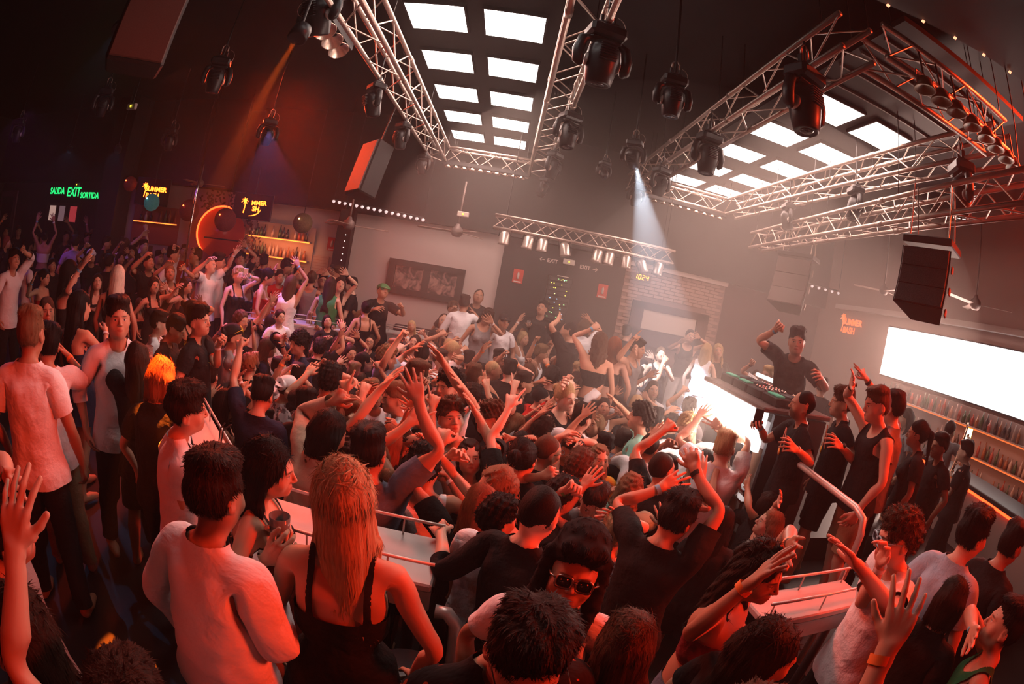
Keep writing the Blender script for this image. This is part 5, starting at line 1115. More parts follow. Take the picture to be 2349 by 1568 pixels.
def make_person(rec, idx):
    x, y, fl, st, head, hp, hair, top, arms, label = rec
    hk, hc = hair.split(); ts = top.split(); tk, tc, bk, bc = (ts+['black'])[:4] if len(ts) >= 4 else (ts[0], ts[1], (ts+['trousers'])[2] if len(ts) > 2 else 'trousers', 'black')
    fm = hk in FEM or 'woman' in label or tk in ('strap', 'tube', 'dress'); lod = 0 if hp >= 100 else 1 if hp >= 50 else 2
    sc = st/1.75; pose = dict(arms={}); rr = rnd.uniform
    pose['lean'] = (rr(-3, 6), rr(-4, 4)); pose['twist'] = rr(-8, 8); pose['head'] = (rr(-14, 14), rr(-4, 8), rr(-7, 7))
    fc = (head+math.degrees(math.atan2(x, y))+180) % 360-180
    if abs(fc) < 45 and fl < .9: pose['head'] = (rr(-10, 10), rr(-16, -8), rr(-7, 7))
    if 'trapper' in label: pose['head'] = (0, -20, 3)
    if 'down' in label: pose['head'] = (rr(-8, 8), 24, 4)
    if 'looking up' in label or 'back' in label.split()[-1:]: pose['head'] = (0, -22, 0)
    for sn, sg in (('L', 1), ('R', -1)):
        if sn in arms:
            tgt, kd = arms[sn]; tgt = list(tgt); up = tgt[2]-1.42
            pose['arms'][sn] = (tgt, {'o': 'open', 'f': 'fist', 'p': 'point', 'h': 'hold', 'r': 'relax', 'two': 'two'}[kd], (sg*1.0, .25 if up > .2 else .6, -.35 if up > .2 else -.9))
            pose['palm'+sn] = ((-sg*.35, -1, 0) if up > .1 else (-sg*.8, 0, -.6)); 
            if kd == 'h': pose['palm'+sn] = (-sg*.9, -.3, 0)
        elif hp < 100 and fl == 0 and rr(0, 1) < (.45 if arms else .55) and 'from behind at the rail' not in label:
            pose['arms'][sn] = ((sg*rr(.10, .40), -rr(.05, .38), rr(1.66, 1.98)), rnd.choice(('open', 'open', 'fist', 'point', 'relax')), (sg, .2, -.3)); pose['palm'+sn] = (-sg*.35, -1, 0)
        elif hp < 100 and arms and rr(0, 1) < .25 and fl == 0:
            pose['arms'][sn] = ((sg*rr(.15, .35), -rr(.25, .4), rr(1.15, 1.5)), 'relax', (sg, .3, -1)); pose['palm'+sn] = (-sg*.8, 0, -.5)
        else:
            pose['arms'][sn] = ((sg*rr(.24, .29), rr(-.16, .02), rr(.80, .88)), 'relax', (sg, 1.0, 0)); pose['palm'+sn] = (-sg, 0, 0)
    pose['legL'] = (rr(-2, 10), rr(2, 6), rr(0, 10)); pose['legR'] = (rr(-8, 2), rr(2, 6), rr(0, 8))
    T = solve_pose(pose, 1); 
    hR, ht = T['head']; hb = np.array(J['head']); cR, ct = T['chest']; dn = cR@np.array([0, -.008, -.044]); T['head'] = (hR*1.05, hR@hb+ht-hR@hb*1.05+dn); nR, nt_ = T['neck']; T['neck'] = (nR, nt_+dn*.5)
    HR, Ht = T['head']
    # feet back on the floor
    Qb, Gb, Wb = TB[fm].lod[lod]
    sk = 4 if 'dark-skinned' in label else 3 if 'beard' in label else rnd.choice((0, 0, 1, 2, 0, 1))
    o = posed(Qb, Gb, Wb, T, 'person', SKINS[sk])
    zmin = min(v.co.z for v in o.data.vertices); o.location = (x, y, fl-zmin*sc+.002); o.scale = (sc,)*3; o.rotation_euler = (0, 0, math.radians(head))
    tag(o, label, 'person', 'crowd on the dance floor' if fl == 0 else 'people on the raised floor')
    g = garm(tk if tk != 'dress' else 'dress', fm); nm = {'tee': 't_shirt', 'shirt': 'shirt', 'hoodie': 'hooded_top' if tc == 'beige' else 'long_sleeved_shirt', 'tank': 'tank_top', 'vest': 'vest_top', 'strap': 'strap_top', 'tube': 'crop_top', 'dress': 'dress'}[tk]
    posed(*g.lod[lod], T, nm, CL.get(tc, CL['black']), o)
    if tk != 'dress': posed(*garm(bk, fm).lod[lod if hp > 60 else 1 if lod == 0 else 2], T, bk, CL.get(bc, CL['black']), o)
    hm_ = 'hat' if hk in ('cap', 'ushanka') else 'hair'; h = inst(hairm(hk, lod), hm_, o, M4(HR, Ht))
    h.material_slots[0].link = 'OBJECT'; h.material_slots[0].material = HAIRC[hc] if hc in HAIRC and hk not in ('cap', 'ushanka') else CL['green'] if hc == 'V' else CL['black'] if hk == 'ushanka' else CL['white'] if hc in 'WP' else CL['black']
    if hk == 'cap':
        h2 = inst(hairm('buzz', lod), 'hair', o, M4(HR, Ht)); h2.material_slots[0].link = 'OBJECT'; h2.material_slots[0].material = HAIRC['D']
        if 'backwards' in label or 'white-fronted' in label: h.matrix_local = M4(HR, Ht) @ Matrix.Translation((0, .01, 1.69)) @ Matrix.Rotation(math.pi, 4, 'Z') @ Matrix.Translation((0, -.01, -1.69))
    # things worn
    def face_item(me, nm_, dz=0, m=None, up=0, dy=0, dx=0):
        R = Matrix.Rotation(math.radians(up), 4, 'X'); e = inst(me, nm_, o, M4(HR, Ht) @ Matrix.Translation((0, -.108+dy, 1.634+dz)) @ R @ Matrix.Translation((dx, 0, 0)))
        if m: e.material_slots[0].link = 'OBJECT'; e.material_slots[0].material = m
        return e
    lb = label
    def lenses(*a):
        a = tuple(a)+(0, None, 0, 0)[len(a):]; face_item(LENS, 'lens', *a); face_item(LENS, 'lens', *a, dx=-.064)
    if 'yellow sunglasses' in lb and 'cap' in lb: face_item(GL['square'], 'sunglasses', .075, YELLOW, -18, .01)
    elif 'pale blue square' in lb: face_item(GL['square'], 'sunglasses', 0, PALEBLUE); lenses()
    elif 'sequinned' in lb: face_item(GL['square'], 'sunglasses', 0, mm('sequin', (.5, .3, .25), .25, .9, noise=(90, .9))); lenses()
    elif 'pushed up' in lb or 'on her head' in lb or 'on his head' in lb: face_item(GL['round'], 'sunglasses', .10, None, -50, .045); lenses(.10, None, -50, .045)
    elif 'in sunglasses' in lb: face_item(GL['square'], 'sunglasses'); lenses()
    elif 'glasses' in lb and 'yellow' not in lb and 'below' not in lb and 'behind the man in glasses' not in lb: face_item(GL['thin'], 'glasses')
    if 'garland' in lb: flowers('flower_garland', YELLOW if 'yellow' in lb else mm('teal_petals', (.02, .42, .36), .5) if 'teal' in lb else mm('orange_petals', (.9, .3, .04), .5), o, T['chest'])
    if 'lanyard' in lb:
        b = MB()
        for s in (-1, 1): b.box((s*.036, -.113, 1.33), (.022, .004, .20), Matrix.Rotation(-s*.30, 3, 'Y'))
        lo = b.build('lanyard', mm('lanyard_orange', (.7, .16, .07), .6), o); lo.matrix_local = M4(*T['chest'])
        b = MB().lathe([(0, 0), (.03, 0), (.03, .006), (0, .006)], 14, (.0, -.128, 1.22), Matrix.Rotation(math.radians(90), 3, 'X')); q = b.build('badge', mm('badge_orange', (1, .38, .03), .5), o); q.matrix_local = M4(*T['chest'])
    if 'gold earring' in lb or 'with earrings' in lb: q = MB().lathe([(0, -.005), (.005, 0), (0, .005)], 8, (.086, .0, 1.588)).build('earring', mm('gold', (.9, .6, .2), .2, 1), o); q.matrix_local = M4(HR, Ht)
    if 'silver chain' in lb: q = MB().tube([(.085*math.sin(a), .01-.10*math.cos(a), 1.452-.05*max(0, math.cos(a))) for a in [2*math.pi*k/24 for k in range(25)]], .0028, 5, False).build('necklace', CHROME, o); q.matrix_local = M4(*T['chest'])
    if 'orange ribbon' in lb or 'heart pendant' in lb: pass
    for sn, sg in (('L', 1), ('R', -1)):
        if sn in arms:
            fR, ft = T['fore'+sn]; kind = arms[sn][1]; hR_, ht_ = T['hand'+sn]
            if rnd.random() < .62 or 'wrist' in lb or 'watch' in lb:
                wt = 'watch' in lb; mb = inst(watchm if wt else bandmesh, 'watch' if wt else 'wristband', o, M4(fR, ft) @ Matrix.Translation((sg*.672, 0, 1.41)))
                mb.material_slots[0].link = 'OBJECT'; mb.material_slots[0].material = BAND[3] if wt else BAND[4] if 'green wristband' in lb else BAND[1] if 'blue wristband' in lb else BAND[0] if 'orange wrist' in lb else rnd.choice(BAND[:4])
            if kind == 'h':
                W = Matrix.LocRotScale(o.location, o.rotation_euler, o.scale) @ M4(hR_, ht_); HELD.append((idx, sn, sg, W, W @ Vector((sg*.785, -.01, 1.376)), label))
    return o
people = []
for i, rec in enumerate(PEOPLE): people.append(make_person(rec, i))
# ---------------------------------------------------------------- rigging
_unit = MB().tube([(0, 0, 0), (0, 0, 1)], 1.0, 6, False).mesh('brace'); _unit.materials.append(ALU); _wire = _unit.copy(); _wire.materials.clear(); _wire.materials.append(BLACKM)
def rod(parent, a, b, r, name='brace', me=None):
    a, b = Vector(a), Vector(b); d = b-a; q = d.to_track_quat('Z', 'Y')
    return inst(me or (_wire if name in ('hanger', 'cable', 'hoist_chain') else _unit), name, parent, Matrix.LocRotScale(a, q, Vector((r, r, d.length))))
def truss(a, b, label, size=.29, step=.42, drop=True, ch=.026, name='lighting_truss'):
    a, b = Vector(a), Vector(b); o = empty(name, a); d = b-a; L = d.length; t = d/L; w = Vector((t.y, -t.x, 0)).normalized()*size/2; h = Vector((0, 0, size/2)); tag(o, label, 'truss', 'aluminium trusses')
    cs = [w+h, -w+h, -w-h, w-h]
    for c in cs: MB().tube([c, c+d], ch, 10).build('chord', ALU, o)
    n = max(2, int(L/step)); k = 0
    for i in range(n):
        s0, s1 = L*i/n, L*(i+1)/n
        for j in range(4):
            p, q = cs[j], cs[(j+1) % 4]
            if i % 2: p, q = q, p
            rod(o, p+t*s0, q+t*s1, .0085); k += 1
    for q in ((.06, .94) if L < 4 else (.04, .36, .68, .96)):
        for c in (cs[0], cs[1]): rod(o, c+d*q, Vector((c.x+d.x*q, c.y+d.y*q, 6.0-a.z)), .006, 'hoist_chain')
    for i in range(1, int(L/2.0)):
        for c in cs: MB().tube([c+t*(i*2-.05), c+t*(i*2+.05)], ch*1.25, 10).build('coupler', ALU, o)
    return o
T1 = 'aluminium ceiling truss over the crowd, '
truss((-1.62, 1.2, 4.92), (-1.62, 9.4, 4.92), T1+'long side away from the DJ'); truss((.24, 1.2, 4.92), (.24, 9.4, 4.92), T1+'long side nearer the DJ'); truss((-1.47, 9.4, 4.92), (.10, 9.4, 4.92), T1+'far short side', step=.3)
T2 = 'aluminium ceiling truss over the DJ booth, '
truss((2.02, 2.45, 4.95), (2.02, 8.9, 4.95), T2+'long side over the pit'); truss((3.98, 2.45, 4.95), (3.98, 8.9, 4.95), T2+'long side by the screen'); truss((2.17, 8.9, 4.95), (3.84, 8.9, 4.95), T2+'far short side', step=.3); truss((2.17, 2.45, 4.95), (3.84, 2.45, 4.95), T2+'near short side', step=.3)
truss((4.2, 8.0, 4.3), (3.55, 1.7, 4.3), 'low aluminium truss carrying the black line arrays', .26, .3)
truss((-.35, 8.6, 3.72), (2.85, 8.6, 3.72), 'short aluminium truss in front of the dark wall with silver cans', .22, .22, ch=.022)
# lamp cans on that truss
cb = MB().lathe([(.0, .20), (.05, .20), (.085, .16), (.09, .02), (.096, .0), (.096, -.03), (.085, -.03), (.085, .02), (.0, .05)], 18).mesh('can'); cb.materials.append(mm('silver_can', (.70, .60, .55), .3, .7))
yk = MB().tube([(-.10, 0, .10), (-.10, 0, .26), (.10, 0, .26), (.10, 0, .10)], .010, 6).mesh('yoke'); yk.materials.append(BLACKM)
for i, (x, tl) in enumerate(((-.13, 0), (.27, .1), (.52, 0), (.93, -.25), (1.47, .1), (1.68, .05), (2.0, -.1), (2.33, -.5), (2.58, .1))):
    o = empty('par_can', (x, 8.49, 3.37), 0, Matrix.Rotation(tl, 3, 'Y')); tag(o, f'silver par can on the short truss, number {["one", "two", "three", "four", "five", "six", "seven", "eight", "nine"][i]} counted from the pale wall', 'stage light', 'silver par cans on the short truss'); inst(cb, 'can', o); inst(yk, 'yoke', o)
def moving_head_parts():
    base = MB(); base.box((0, 0, 0), (.34, .26, .13), bev=.03); base.box((0, 0, .085), (.20, .16, .05), bev=.02)
    for s in (-1, 1): base.box((s*.06, 0, .15), (.03, .05, .10), bev=.006)
    yoke = MB()
    for s in (-1, 1):
        yoke.tube([(s*.10, 0, -.07), (s*.20, 0, -.12), (s*.225, 0, -.24), (s*.215, 0, -.36), (s*.19, 0, -.40)], [.035, .05, .055, .05, .02], 10)
    yoke.box((0, 0, -.085), (.30, .12, .05), bev=.02)
    shell = MB().lathe([(.0, .20), (.09, .19), (.14, .12), (.15, .02), (.135, -.10), (.115, -.22), (.10, -.235), (.085, -.23), (.0, -.215)], 22)
    fins = MB()
    for k in range(7): fins.box((0, -.14+.0*k, .14-.025*k), (.15, .04, .008))
    side = MB()
    side.lathe([(.0, .018), (.05, .014), (.068, 0), (.0, -.005)], 18, (.145, 0, -.02), Matrix.Rotation(math.pi/2, 3, 'Y'))
    lens = MB().lathe([(.0, -.236), (.05, -.232), (.082, -.222)], 18); clamp = MB().tube([(-.05, 0, .2), (-.05, 0, .28), (0, 0, .33), (.05, 0, .28), (.05, 0, .2)], .012, 6)
    cable = MB().tube([(.1+.09*math.sin(a), .03, .12+.12*math.cos(a)) for a in [math.pi*k/8 for k in range(9)]], .004, 5)
    return [(n, b.mesh(n)) for n, b in (('base', base), ('yoke', yoke), ('lamp_head', shell), ('fins', fins), ('side_plate', side), ('lens', lens), ('clamp', clamp), ('safety_cable', cable))]
MH = moving_head_parts(); MHM = dict(base=BLACKM, yoke=BLACKM, lamp_head=BLACKM, fins=BLACKM, side_plate=mm('pale_plate', (.62, .52, .48), .4), lens=GLASSD, clamp=ALU, safety_cable=ALU)
for n, me in MH: me.materials.append(MHM[n])
def moving_head(p, rz, tilt, label, s=1.0, tiltx=0):
    o = empty('moving_head_light', p, rz); o.scale = (s, s, s); tag(o, label, 'stage light', 'moving head lights'); H = Matrix.Translation((0, 0, -.30)) @ Matrix.Rotation(tilt, 4, 'X')
    zt = 5.09 if min(abs(p[0]-c) for c in (.385, -1.765, 1.875, 3.835)) < .01 else 6.0
    rod(o, (0, 0, .08), (0, 0, (zt-p[2])/s), .012/s, 'hanger')
    for n, me in MH: inst(me, n, o, H if n in ('lamp_head', 'fins', 'side_plate', 'lens') else None)
    inst(dict(MH)['side_plate'], 'side_plate', o, H@Matrix.Rotation(math.pi, 4, 'Z'))
    return o, H
W_ = 'black moving head light '
for p, rz, tl, s, lb in [((.385, 3.25, 4.70), .2, .15, 1.35, 'on the crowd truss nearest the viewer, DJ side'), ((.385, 5.25, 4.68), .4, -.1, 1.15, 'on the crowd truss, second on the DJ side'), ((.385, 7.0, 4.67), .9, .2, 1.1, 'on the crowd truss, third on the DJ side'), ((.385, 8.9, 4.67), 1.2, .3, 1.0, 'on the far DJ-side corner of the crowd truss'),
        ((-1.765, 5.15, 4.68), -.9, .3, 1.1, 'with a pale plate on the dark side of the crowd truss'), ((-1.765, 6.7, 4.68), -.7, .2, 1.05, 'second along the dark side of the crowd truss'), ((-1.765, 8.6, 4.68), -.5, .2, 1.0, 'at the far dark-side corner of the crowd truss'),
        ((1.875, 2.98, 4.76), .35, -.1, 1.5, 'the largest, hanging at the near corner of the booth truss'), ((1.875, 4.95, 4.74), .2, 0, 1.3, 'second on the booth truss, above the pit'), ((1.875, 6.7, 4.72), .4, .2, 1.15, 'third on the booth truss, above the pit'), ((1.875, 8.05, 4.72), .1, .1, 1.05, 'at the far end of the booth truss'),
        ((1.12, 3.95, 4.80), .0, .1, 1.1, 'hanging from the black ceiling between the two trusses'), ((1.24, 5.8, 4.72), -.4, .9, 1.0, 'throwing a pale blue beam between the trusses'),
        ((3.835, 2.95, 4.72), 1.1, 0, 1.5, 'tall and dark above the line array by the screen'), ((3.835, 4.75, 4.70), 1.3, .2, 1.15, 'with a pale arm above the low truss'), ((3.835, 6.4, 4.68), 1.4, -.2, 1.1, 'over the middle of the low truss'),
        ((-1.90, 3.50, 5.0), -.3, .5, 1.4, 'casting an orange beam at the top of the picture'), ((-4.15, 7.15, 4.72), .6, .5, 1.2, 'with a violet glow crossed by the orange beam'), ((-3.6, 4.6, 4.78), .5, .1, 1.2, 'dim, below the big black speaker'), ((-6.8, 7.7, 4.7), .3, .2, 1.2, 'dim, over the second bottle bar'),
        ((-6.25, 5.1, 4.75), .8, .4, 1.2, 'dim, with a pale arm under the blue lamp'), ((-10.1, 5.7, 4.7), .6, .2, 1.3, 'dim, at the far dark edge'), ((1.16, 7.35, 4.8), .3, -.6, .8, 'small, on the ceiling past the crowd truss')]:
    moving_head((p[0], p[1], p[2]-.02), rz, tl, W_+lb, s*.60)
def beam(loc, tgt, e, col, size, name, em=None, r=.07, label=None, soft=.02):
    lamp(name, 'SPOT', Vector(loc)+(Vector(tgt)-Vector(loc)).normalized()*.03, tgt, e, col, spot_size=math.radians(size), spot_blend=.25, shadow_soft_size=soft)
    if em:
        R = (Vector(tgt)-Vector(loc)).to_track_quat('Z', 'Y').to_matrix()
        o = empty('lamp_lens', loc); o.rotation_euler = R.to_euler(); tag(o, label, 'lamp'); MB().lathe([(0, 0), (r, 0), (r, .01)], 16).build('glass', em, o); rod(o, R.transposed()@Vector((0, 0, 0)), R.transposed()@Vector((0, 0, 5.98-loc[2])), .012, 'hanger'); MB().lathe([(r, -.12), (r*1.15, -.10), (r*1.2, .015), (r, .015)], 16).build('housing', BLACKM, o)
beam((-1.76, 3.05, 4.28), (-1.74, 2.13, 2.05), 14000, (1, .15, .01), 7, 'orange_beam', mm('orange_lens', (1, .4, .02), .3, emit=14, ecol=(1, .33, .01)), .065, 'round lamp glowing orange at the head of the orange beam')
beam((1.28, 5.75, 4.42), (2.6, 7.3, 2.0), 4000, (.62, .80, 1), 26, 'blue_white_beam')
beam((-4.05, 7.0, 4.55), (-3.4, 6.6, 2.6), 500, (.30, .30, 1), 60, 'violet_beam')
bl = mm('blue_lens', (.3, .7, 1), .3, emit=20, ecol=(.25, .75, 1))
for i, (p, t, w) in enumerate((((-5.18, 4.03, 5.2), (-3.6, 2.6, 2.2), 'high beside the big black speaker'), ((-11.17, 8.3, 4.53), (-6, 4.6, 1.6), 'above the exit sign'), ((-9.04, 8.3, 4.45), (-5.4, 4.6, 1.6), 'between the exit sign and the far bar'))):
    beam(p, t, 45, (.15, .5, 1), 34, 'blue_beam', bl, .085, 'small blue-white lamp '+w)
# reflector strips
rf = MB().lathe([(.03, .06), (.062, .0), (.065, -.01), (.06, -.01), (.02, .05)], 16).mesh('reflector'); rf.materials.append(mm('reflector_metal', (.85, .70, .60), .25, .95))
def strip(a, b, n, label, r=1.0, down=(0, 0, -1), name='reflector_strip'):
    a, b = Vector(a), Vector(b); o = empty(name, a); tag(o, label, 'light strip'); m = MB(); d = (b-a); q = d.to_track_quat('Y', 'Z').to_matrix(); m.box(d/2+Vector((0, 0, .07*r)), (.10*r, d.length+.1, .06*r), q); m.build('bar', BLACKM, o)
    for k in range(n): inst(rf, 'reflector', o, Matrix.LocRotScale(d*(k+.5)/n, (-Vector(down)).to_track_quat('Z', 'Y'), Vector((r, r, r))))
strip((-1.5, 9.25, 4.68), (.05, 9.25, 4.68), 10, 'row of ten reflector lamps under the far end of the crowd truss', 1.1)
strip((2.3, 8.75, 4.68), (3.8, 8.75, 4.68), 9, 'row of small reflector lamps under the far end of the booth truss', 1.0)
strip((-1.98, 3.35, 4.78), (-2.02, 4.5, 4.78), 5, 'stack of five bright blinder reflectors beside the crowd truss', 1.7, (.4, -.2, -.6))
for i, (x, y, z) in enumerate([(2.55, 2.28, 4.9), (2.75, 2.28, 4.9), (2.95, 2.28, 4.9), (3.2, 2.3, 4.9), (3.42, 2.3, 4.9), (3.62, 2.32, 4.9), (3.84, 2.34, 4.9), (4.02, 2.36, 4.9)]):
    o = empty('blinder_lamp', (x, y-.0, z-.18)); tag(o, f'dark round lamp on the near booth truss, {["first", "second", "third", "fourth", "fifth", "sixth", "seventh", "eighth"][i]} from the corner', 'stage light', 'dark round lamps on the booth truss')
    MB().lathe([(.0, .10), (.06, .09), (.095, .0), (.085, .0), (.0, .04)], 16).build('shell', mm('amber_glass', (.16, .10, .05), .35, .3), o); MB().tube([(-.09, 0, .02), (-.09, 0, .13), (.09, 0, .13), (.09, 0, .02)], .008, 6).build('bracket', ALU, o); rod(o, (0, 0, .13), (0, .02, .34), .010, 'hanger')
cr = MB().lathe([(.0, -.035), (.032, -.01), (.036, .02), (.0, .035)], 10).mesh('crystal'); cr.materials.append(mm('crystal_lamp', (.7, .6, .6), .15, .4, emit=.8, ecol=(1, .8, .78)))
def crystals(a, b, n, label):
    a, b = Vector(a), Vector(b); o = empty('festoon_strip', a); tag(o, label, 'light strip'); MB().tube([(0, 0, .05), (b-a)+Vector((0, 0, .05))], .015, 6).build('rail', BLACKM, o); rod(o, (0, 0, .05), (0, 0, 2.2), .006, 'hanger'); rod(o, (b-a)+Vector((0, 0, .05)), (b-a)+Vector((0, 0, 2.3)), .006, 'hanger')
    for k in range(n): inst(cr, 'bulb', o, Matrix.Translation((b-a)*k/(n-1)))
crystals((-3.61, 9.5, 3.75), (-1.73, 9.5, 3.62), 16, 'row of sixteen clear bulbs before the pale wall'); crystals((5.9, 9.6, 3.98), (7.3, 9.3, 4.0), 9, 'row of clear bulbs beside the screen')
# ---------------------------------------------------------------- speakers
SPK = mm('speaker_paint', (.022, .018, .018), .6, noise=(14, .25), bump=.1); GRL = mm('speaker_grille', (.035, .028, .028), .5, .4, noise=(120, .6), bump=.4)
def line_array(p, rz, n, w, h, dep, label, splay=5, m=GRL):
    o = empty('line_array', p, rz); tag(o, label, 'loudspeaker'); z = 0; y = 0; ang = 0
    MB().box((0, .02, .08), (w*1.02, dep*1.25, .07), bev=.01).build('rigging_frame', SPK, o)
    for s in (-1, 1):
        for q in (-1, 1): rod(o, (s*w*.40, q*.12, .12), (s*w*.40, q*.05, .62), .008, 'chain')
    for k in range(n):
        ang += math.radians(splay); R = Matrix.Rotation(-ang, 3, 'X'); c = Vector((0, y, z))+R@Vector((0, 0, -h/2))
        b = MB(); x0 = w/2; fr = -dep/2; bk = dep/2; hh = h/2-.006
        P = [(-x0, fr, -hh), (x0, fr, -hh), (x0, fr, hh), (-x0, fr, hh), (-x0*.62, bk, -hh*.92), (x0*.62, bk, -hh*.92), (x0*.62, bk, hh*.92), (-x0*.62, bk, hh*.92)]
        b.add([c+R@Vector(v) for v in P], [(0, 1, 2, 3), (5, 4, 7, 6), (4, 0, 3, 7), (1, 5, 6, 2), (3, 2, 6, 7), (4, 5, 1, 0)]); cab = b.build('cabinet', SPK, o)
        b = MB(); b.box(c+R@Vector((0, fr-.008, 0)), (w*.94, .02, h*.90), R, bev=.006); b.build('grille', m, cab)
        for s in (-1, 1): b = MB(); b.box(c+R@Vector((s*w*.42, dep*.25, 0)), (.02, .05, h*.4), R, bev=.008); b.build('handle', mm('handle_gap', (.25, .17, .15), .5), cab)
        e = Vector((0, y, z))+R@Vector((0, 0, -h)); y, z = e.y, e.z
    return o
line_array((3.46, 3.02, 3.78), math.radians(-66), 3, .50, .185, .34, 'large black line array of three cabinets in front of the bright screen', 6)
line_array((4.42, 6.85, 3.98), math.radians(-52), 3, .62, .27, .36, 'hazy brown line array of three cabinets behind the DJ, small badges on the front', 7, mm('pale_brown_grille', (.11, .07, .065), .6, noise=(90, .3)))  # grille in a paler brown than on the other array
def hung_box(p, R, d, label, m, m2):
    o = empty('loudspeaker', p, 0, R); tag(o, label, 'loudspeaker'); MB().box((0, 0, 0), d, bev=.02).build('cabinet', m, o); MB().box((0, -d[1]/2-.008, 0), (d[0]*.92, .02, d[2]*.94), bev=.008).build('grille', m2, o)
    MB().box((0, d[1]/2+.02, d[2]*.3), (d[0]*.5, .05, .10), bev=.01).build('bracket', ALU, o); rod(o, (0, 0, d[2]/2), (0, .0, 5.98-p[2]), .01, 'cable'); return o
hung_box((-2.08, 6.6, 3.95), Matrix.Rotation(math.radians(-42), 3, 'Z')@Matrix.Rotation(math.radians(-14), 3, 'X')@Matrix.Rotation(math.radians(-6), 3, 'Y'), (.40, .28, .82), 'tilted grey-brown loudspeaker hung beside the crowd truss', SPK, mm('brown_grille', (.14, .10, .10), .6, noise=(90, .3)))
hung_box((-2.52, 2.22, 4.18), Matrix.Rotation(math.radians(48), 3, 'Z')@Matrix.Rotation(math.radians(6), 3, 'X'), (.42, .5, .80), 'big black loudspeaker at the top near the blue lamp', SPK, mm('rust_grille', (.10, .045, .035), .6, noise=(90, .3)))
hung_box((-3.6, 10.3, 3.55), Matrix.Rotation(.3, 3, 'Z'), (.2, .2, .28), 'little black speaker on top of the steel column', SPK, GRL)
# ---------------------------------------------------------------- fans
def fan(p, rz, rod_l, label, s=1.0):
    o = empty('ceiling_fan', p, rz); o.scale = (s, s, s); tag(o, label, 'fan', 'ceiling fans'); MB().tube([(0, 0, 0), (0, 0, rod_l)], .018, 8).build('down_rod', mm('fan_metal', (.20, .15, .14), .5, .3), o); MB().lathe([(.0, -.12), (.07, -.11), (.11, -.05), (.10, .03), (.05, .07), (.03, .12), (.0, .12)], 18).build('motor', mm('fan_metal', (.2, .15, .14)), o)
    for k in range(3):
        b = MB(); b.box((.42, 0, -.03), (.62, .13, .012), Matrix.Rotation(.15, 3, 'X'), bev=.004); q = b.build('blade', mm('fan_blade', (.30, .20, .17), .5), o); q.rotation_euler = (0, 0, 2*math.pi*k/3)
fan((-2.86, 8.5, 3.30), .4, .9, 'dark ceiling fan in front of the steel column'); fan((-.98, 8.9, 3.48), 1.0, .9, 'ceiling fan with a pale box above the framed picture'); fan((7.15, 5.0, 4.05), .9, 1.3, 'ceiling fan hanging above the bright screen', 1.0); fan((6.17, 6.5, 3.95), .2, 1.5, 'ceiling fan half hidden by the haze behind the line array', .8)
fan((-6.7, 9.0, 3.85), .5, .5, 'dim ceiling fan over the round mirror', .8)
# ---------------------------------------------------------------- black pelmet with little lights, top corner
o = empty('pelmet', (0, 0, 0)); tag(o, 'black ceiling edge with a line of little amber lights, top corner', 'pelmet')
pp = [(1.55, 2.72, 5.35), (2.08, 2.52, 5.35), (2.7, 2.34, 5.35), (3.3, 2.16, 5.33), (3.9, 1.98, 5.3), (4.6, 1.72, 5.28)]
def on_ray(px_pts, z): return px_pts
b = MB(); n = len(pp); V = []
for x, y, z in pp: V += [(x, y-.15, z), (x+.2, y-1.2, z), (x+.2, y-1.2, 5.9), (x, y-.15, 5.9)]
b.add(V, [(4*i+j, 4*i+(j+1) % 4, 4*i+4+(j+1) % 4, 4*i+4+j) for i in range(n-1) for j in range(4)]+[(0, 1, 2, 3), (4*n-1, 4*n-2, 4*n-3, 4*n-4)]); b.build('board', BLACK, o)
for i in range(n-1):
    for f in (.3, .8):
        p = Vector(pp[i]).lerp(Vector(pp[i+1]), f); MB().lathe([(0, -.02), (.018, 0), (0, .02)], 8, p+Vector((0, -.17, -.02))).build('bulb', mm('amber_bulb', (1, .4, .2), .4, emit=2.5, ecol=(1, .35, .18)), o)
# ---------------------------------------------------------------- screen, booth and decks
o = empty('video_screen', (7.95, 5.6, 3.0)); tag(o, 'long white glowing video screen above the bar', 'screen'); MB().box((-.04, 0, 0), (.04, 4.7, .99)).build('display', LEDW, o); MB().box((0, 0, 0), (.06, 4.76, 1.05), bev=.01).build('casing', BLACKM, o)
o = empty('dj_booth', (2.37, 4.35, 1.0)); tag(o, 'DJ booth with a glowing white front and black sides', 'DJ booth')
MB().box((.0, 0, .97), (.05, 1.33, .40)).build('light_panel', LEDW, o); MB().box((.40, -.655, .55), (.62, .04, 1.14)).build('side_panel', DARKW, o); MB().box((.40, .655, .55), (.62, .04, 1.14)).build('side_panel', DARKW, o)
MB().box((.34, 0, 1.155), (.80, 1.40, .045), bev=.01).build('table_top', mm('booth_top', (.10, .07, .065), .4), o)
def deck(p, w, l, label, mixer=False):
    o = empty('mixer' if mixer else 'media_player', p); tag(o, label, 'DJ mixer' if mixer else 'DJ player', 'decks on the booth'); MB().box((0, 0, .04), (w, l, .08), bev=.01).build('body', BLACKM, o)
    if not mixer:
        MB().lathe([(0, .10), (.10, .10), (.105, .085), (.11, .08)], 24, (.02, 0, 0)).build('jog_wheel', mm('dark_steel', (.03, .03, .035)), o); MB().box((-.13, 0, .09), (.08, l*.7, .015), bev=.003).build('display', mm('deck_screen', (.1, .5, .35), .3, emit=.15, ecol=(.05, .6, .35)), o)
    for q in range(5 if not mixer else 16):
        x = .14 if not mixer else -.12+.08*(q//4); y = (-.10+.05*q) if not mixer else -.09+.06*(q % 4); MB().lathe([(0, .105), (.010, .10), (.012, .08)], 8, (x, y, 0)).build('knob', CHROME, o)
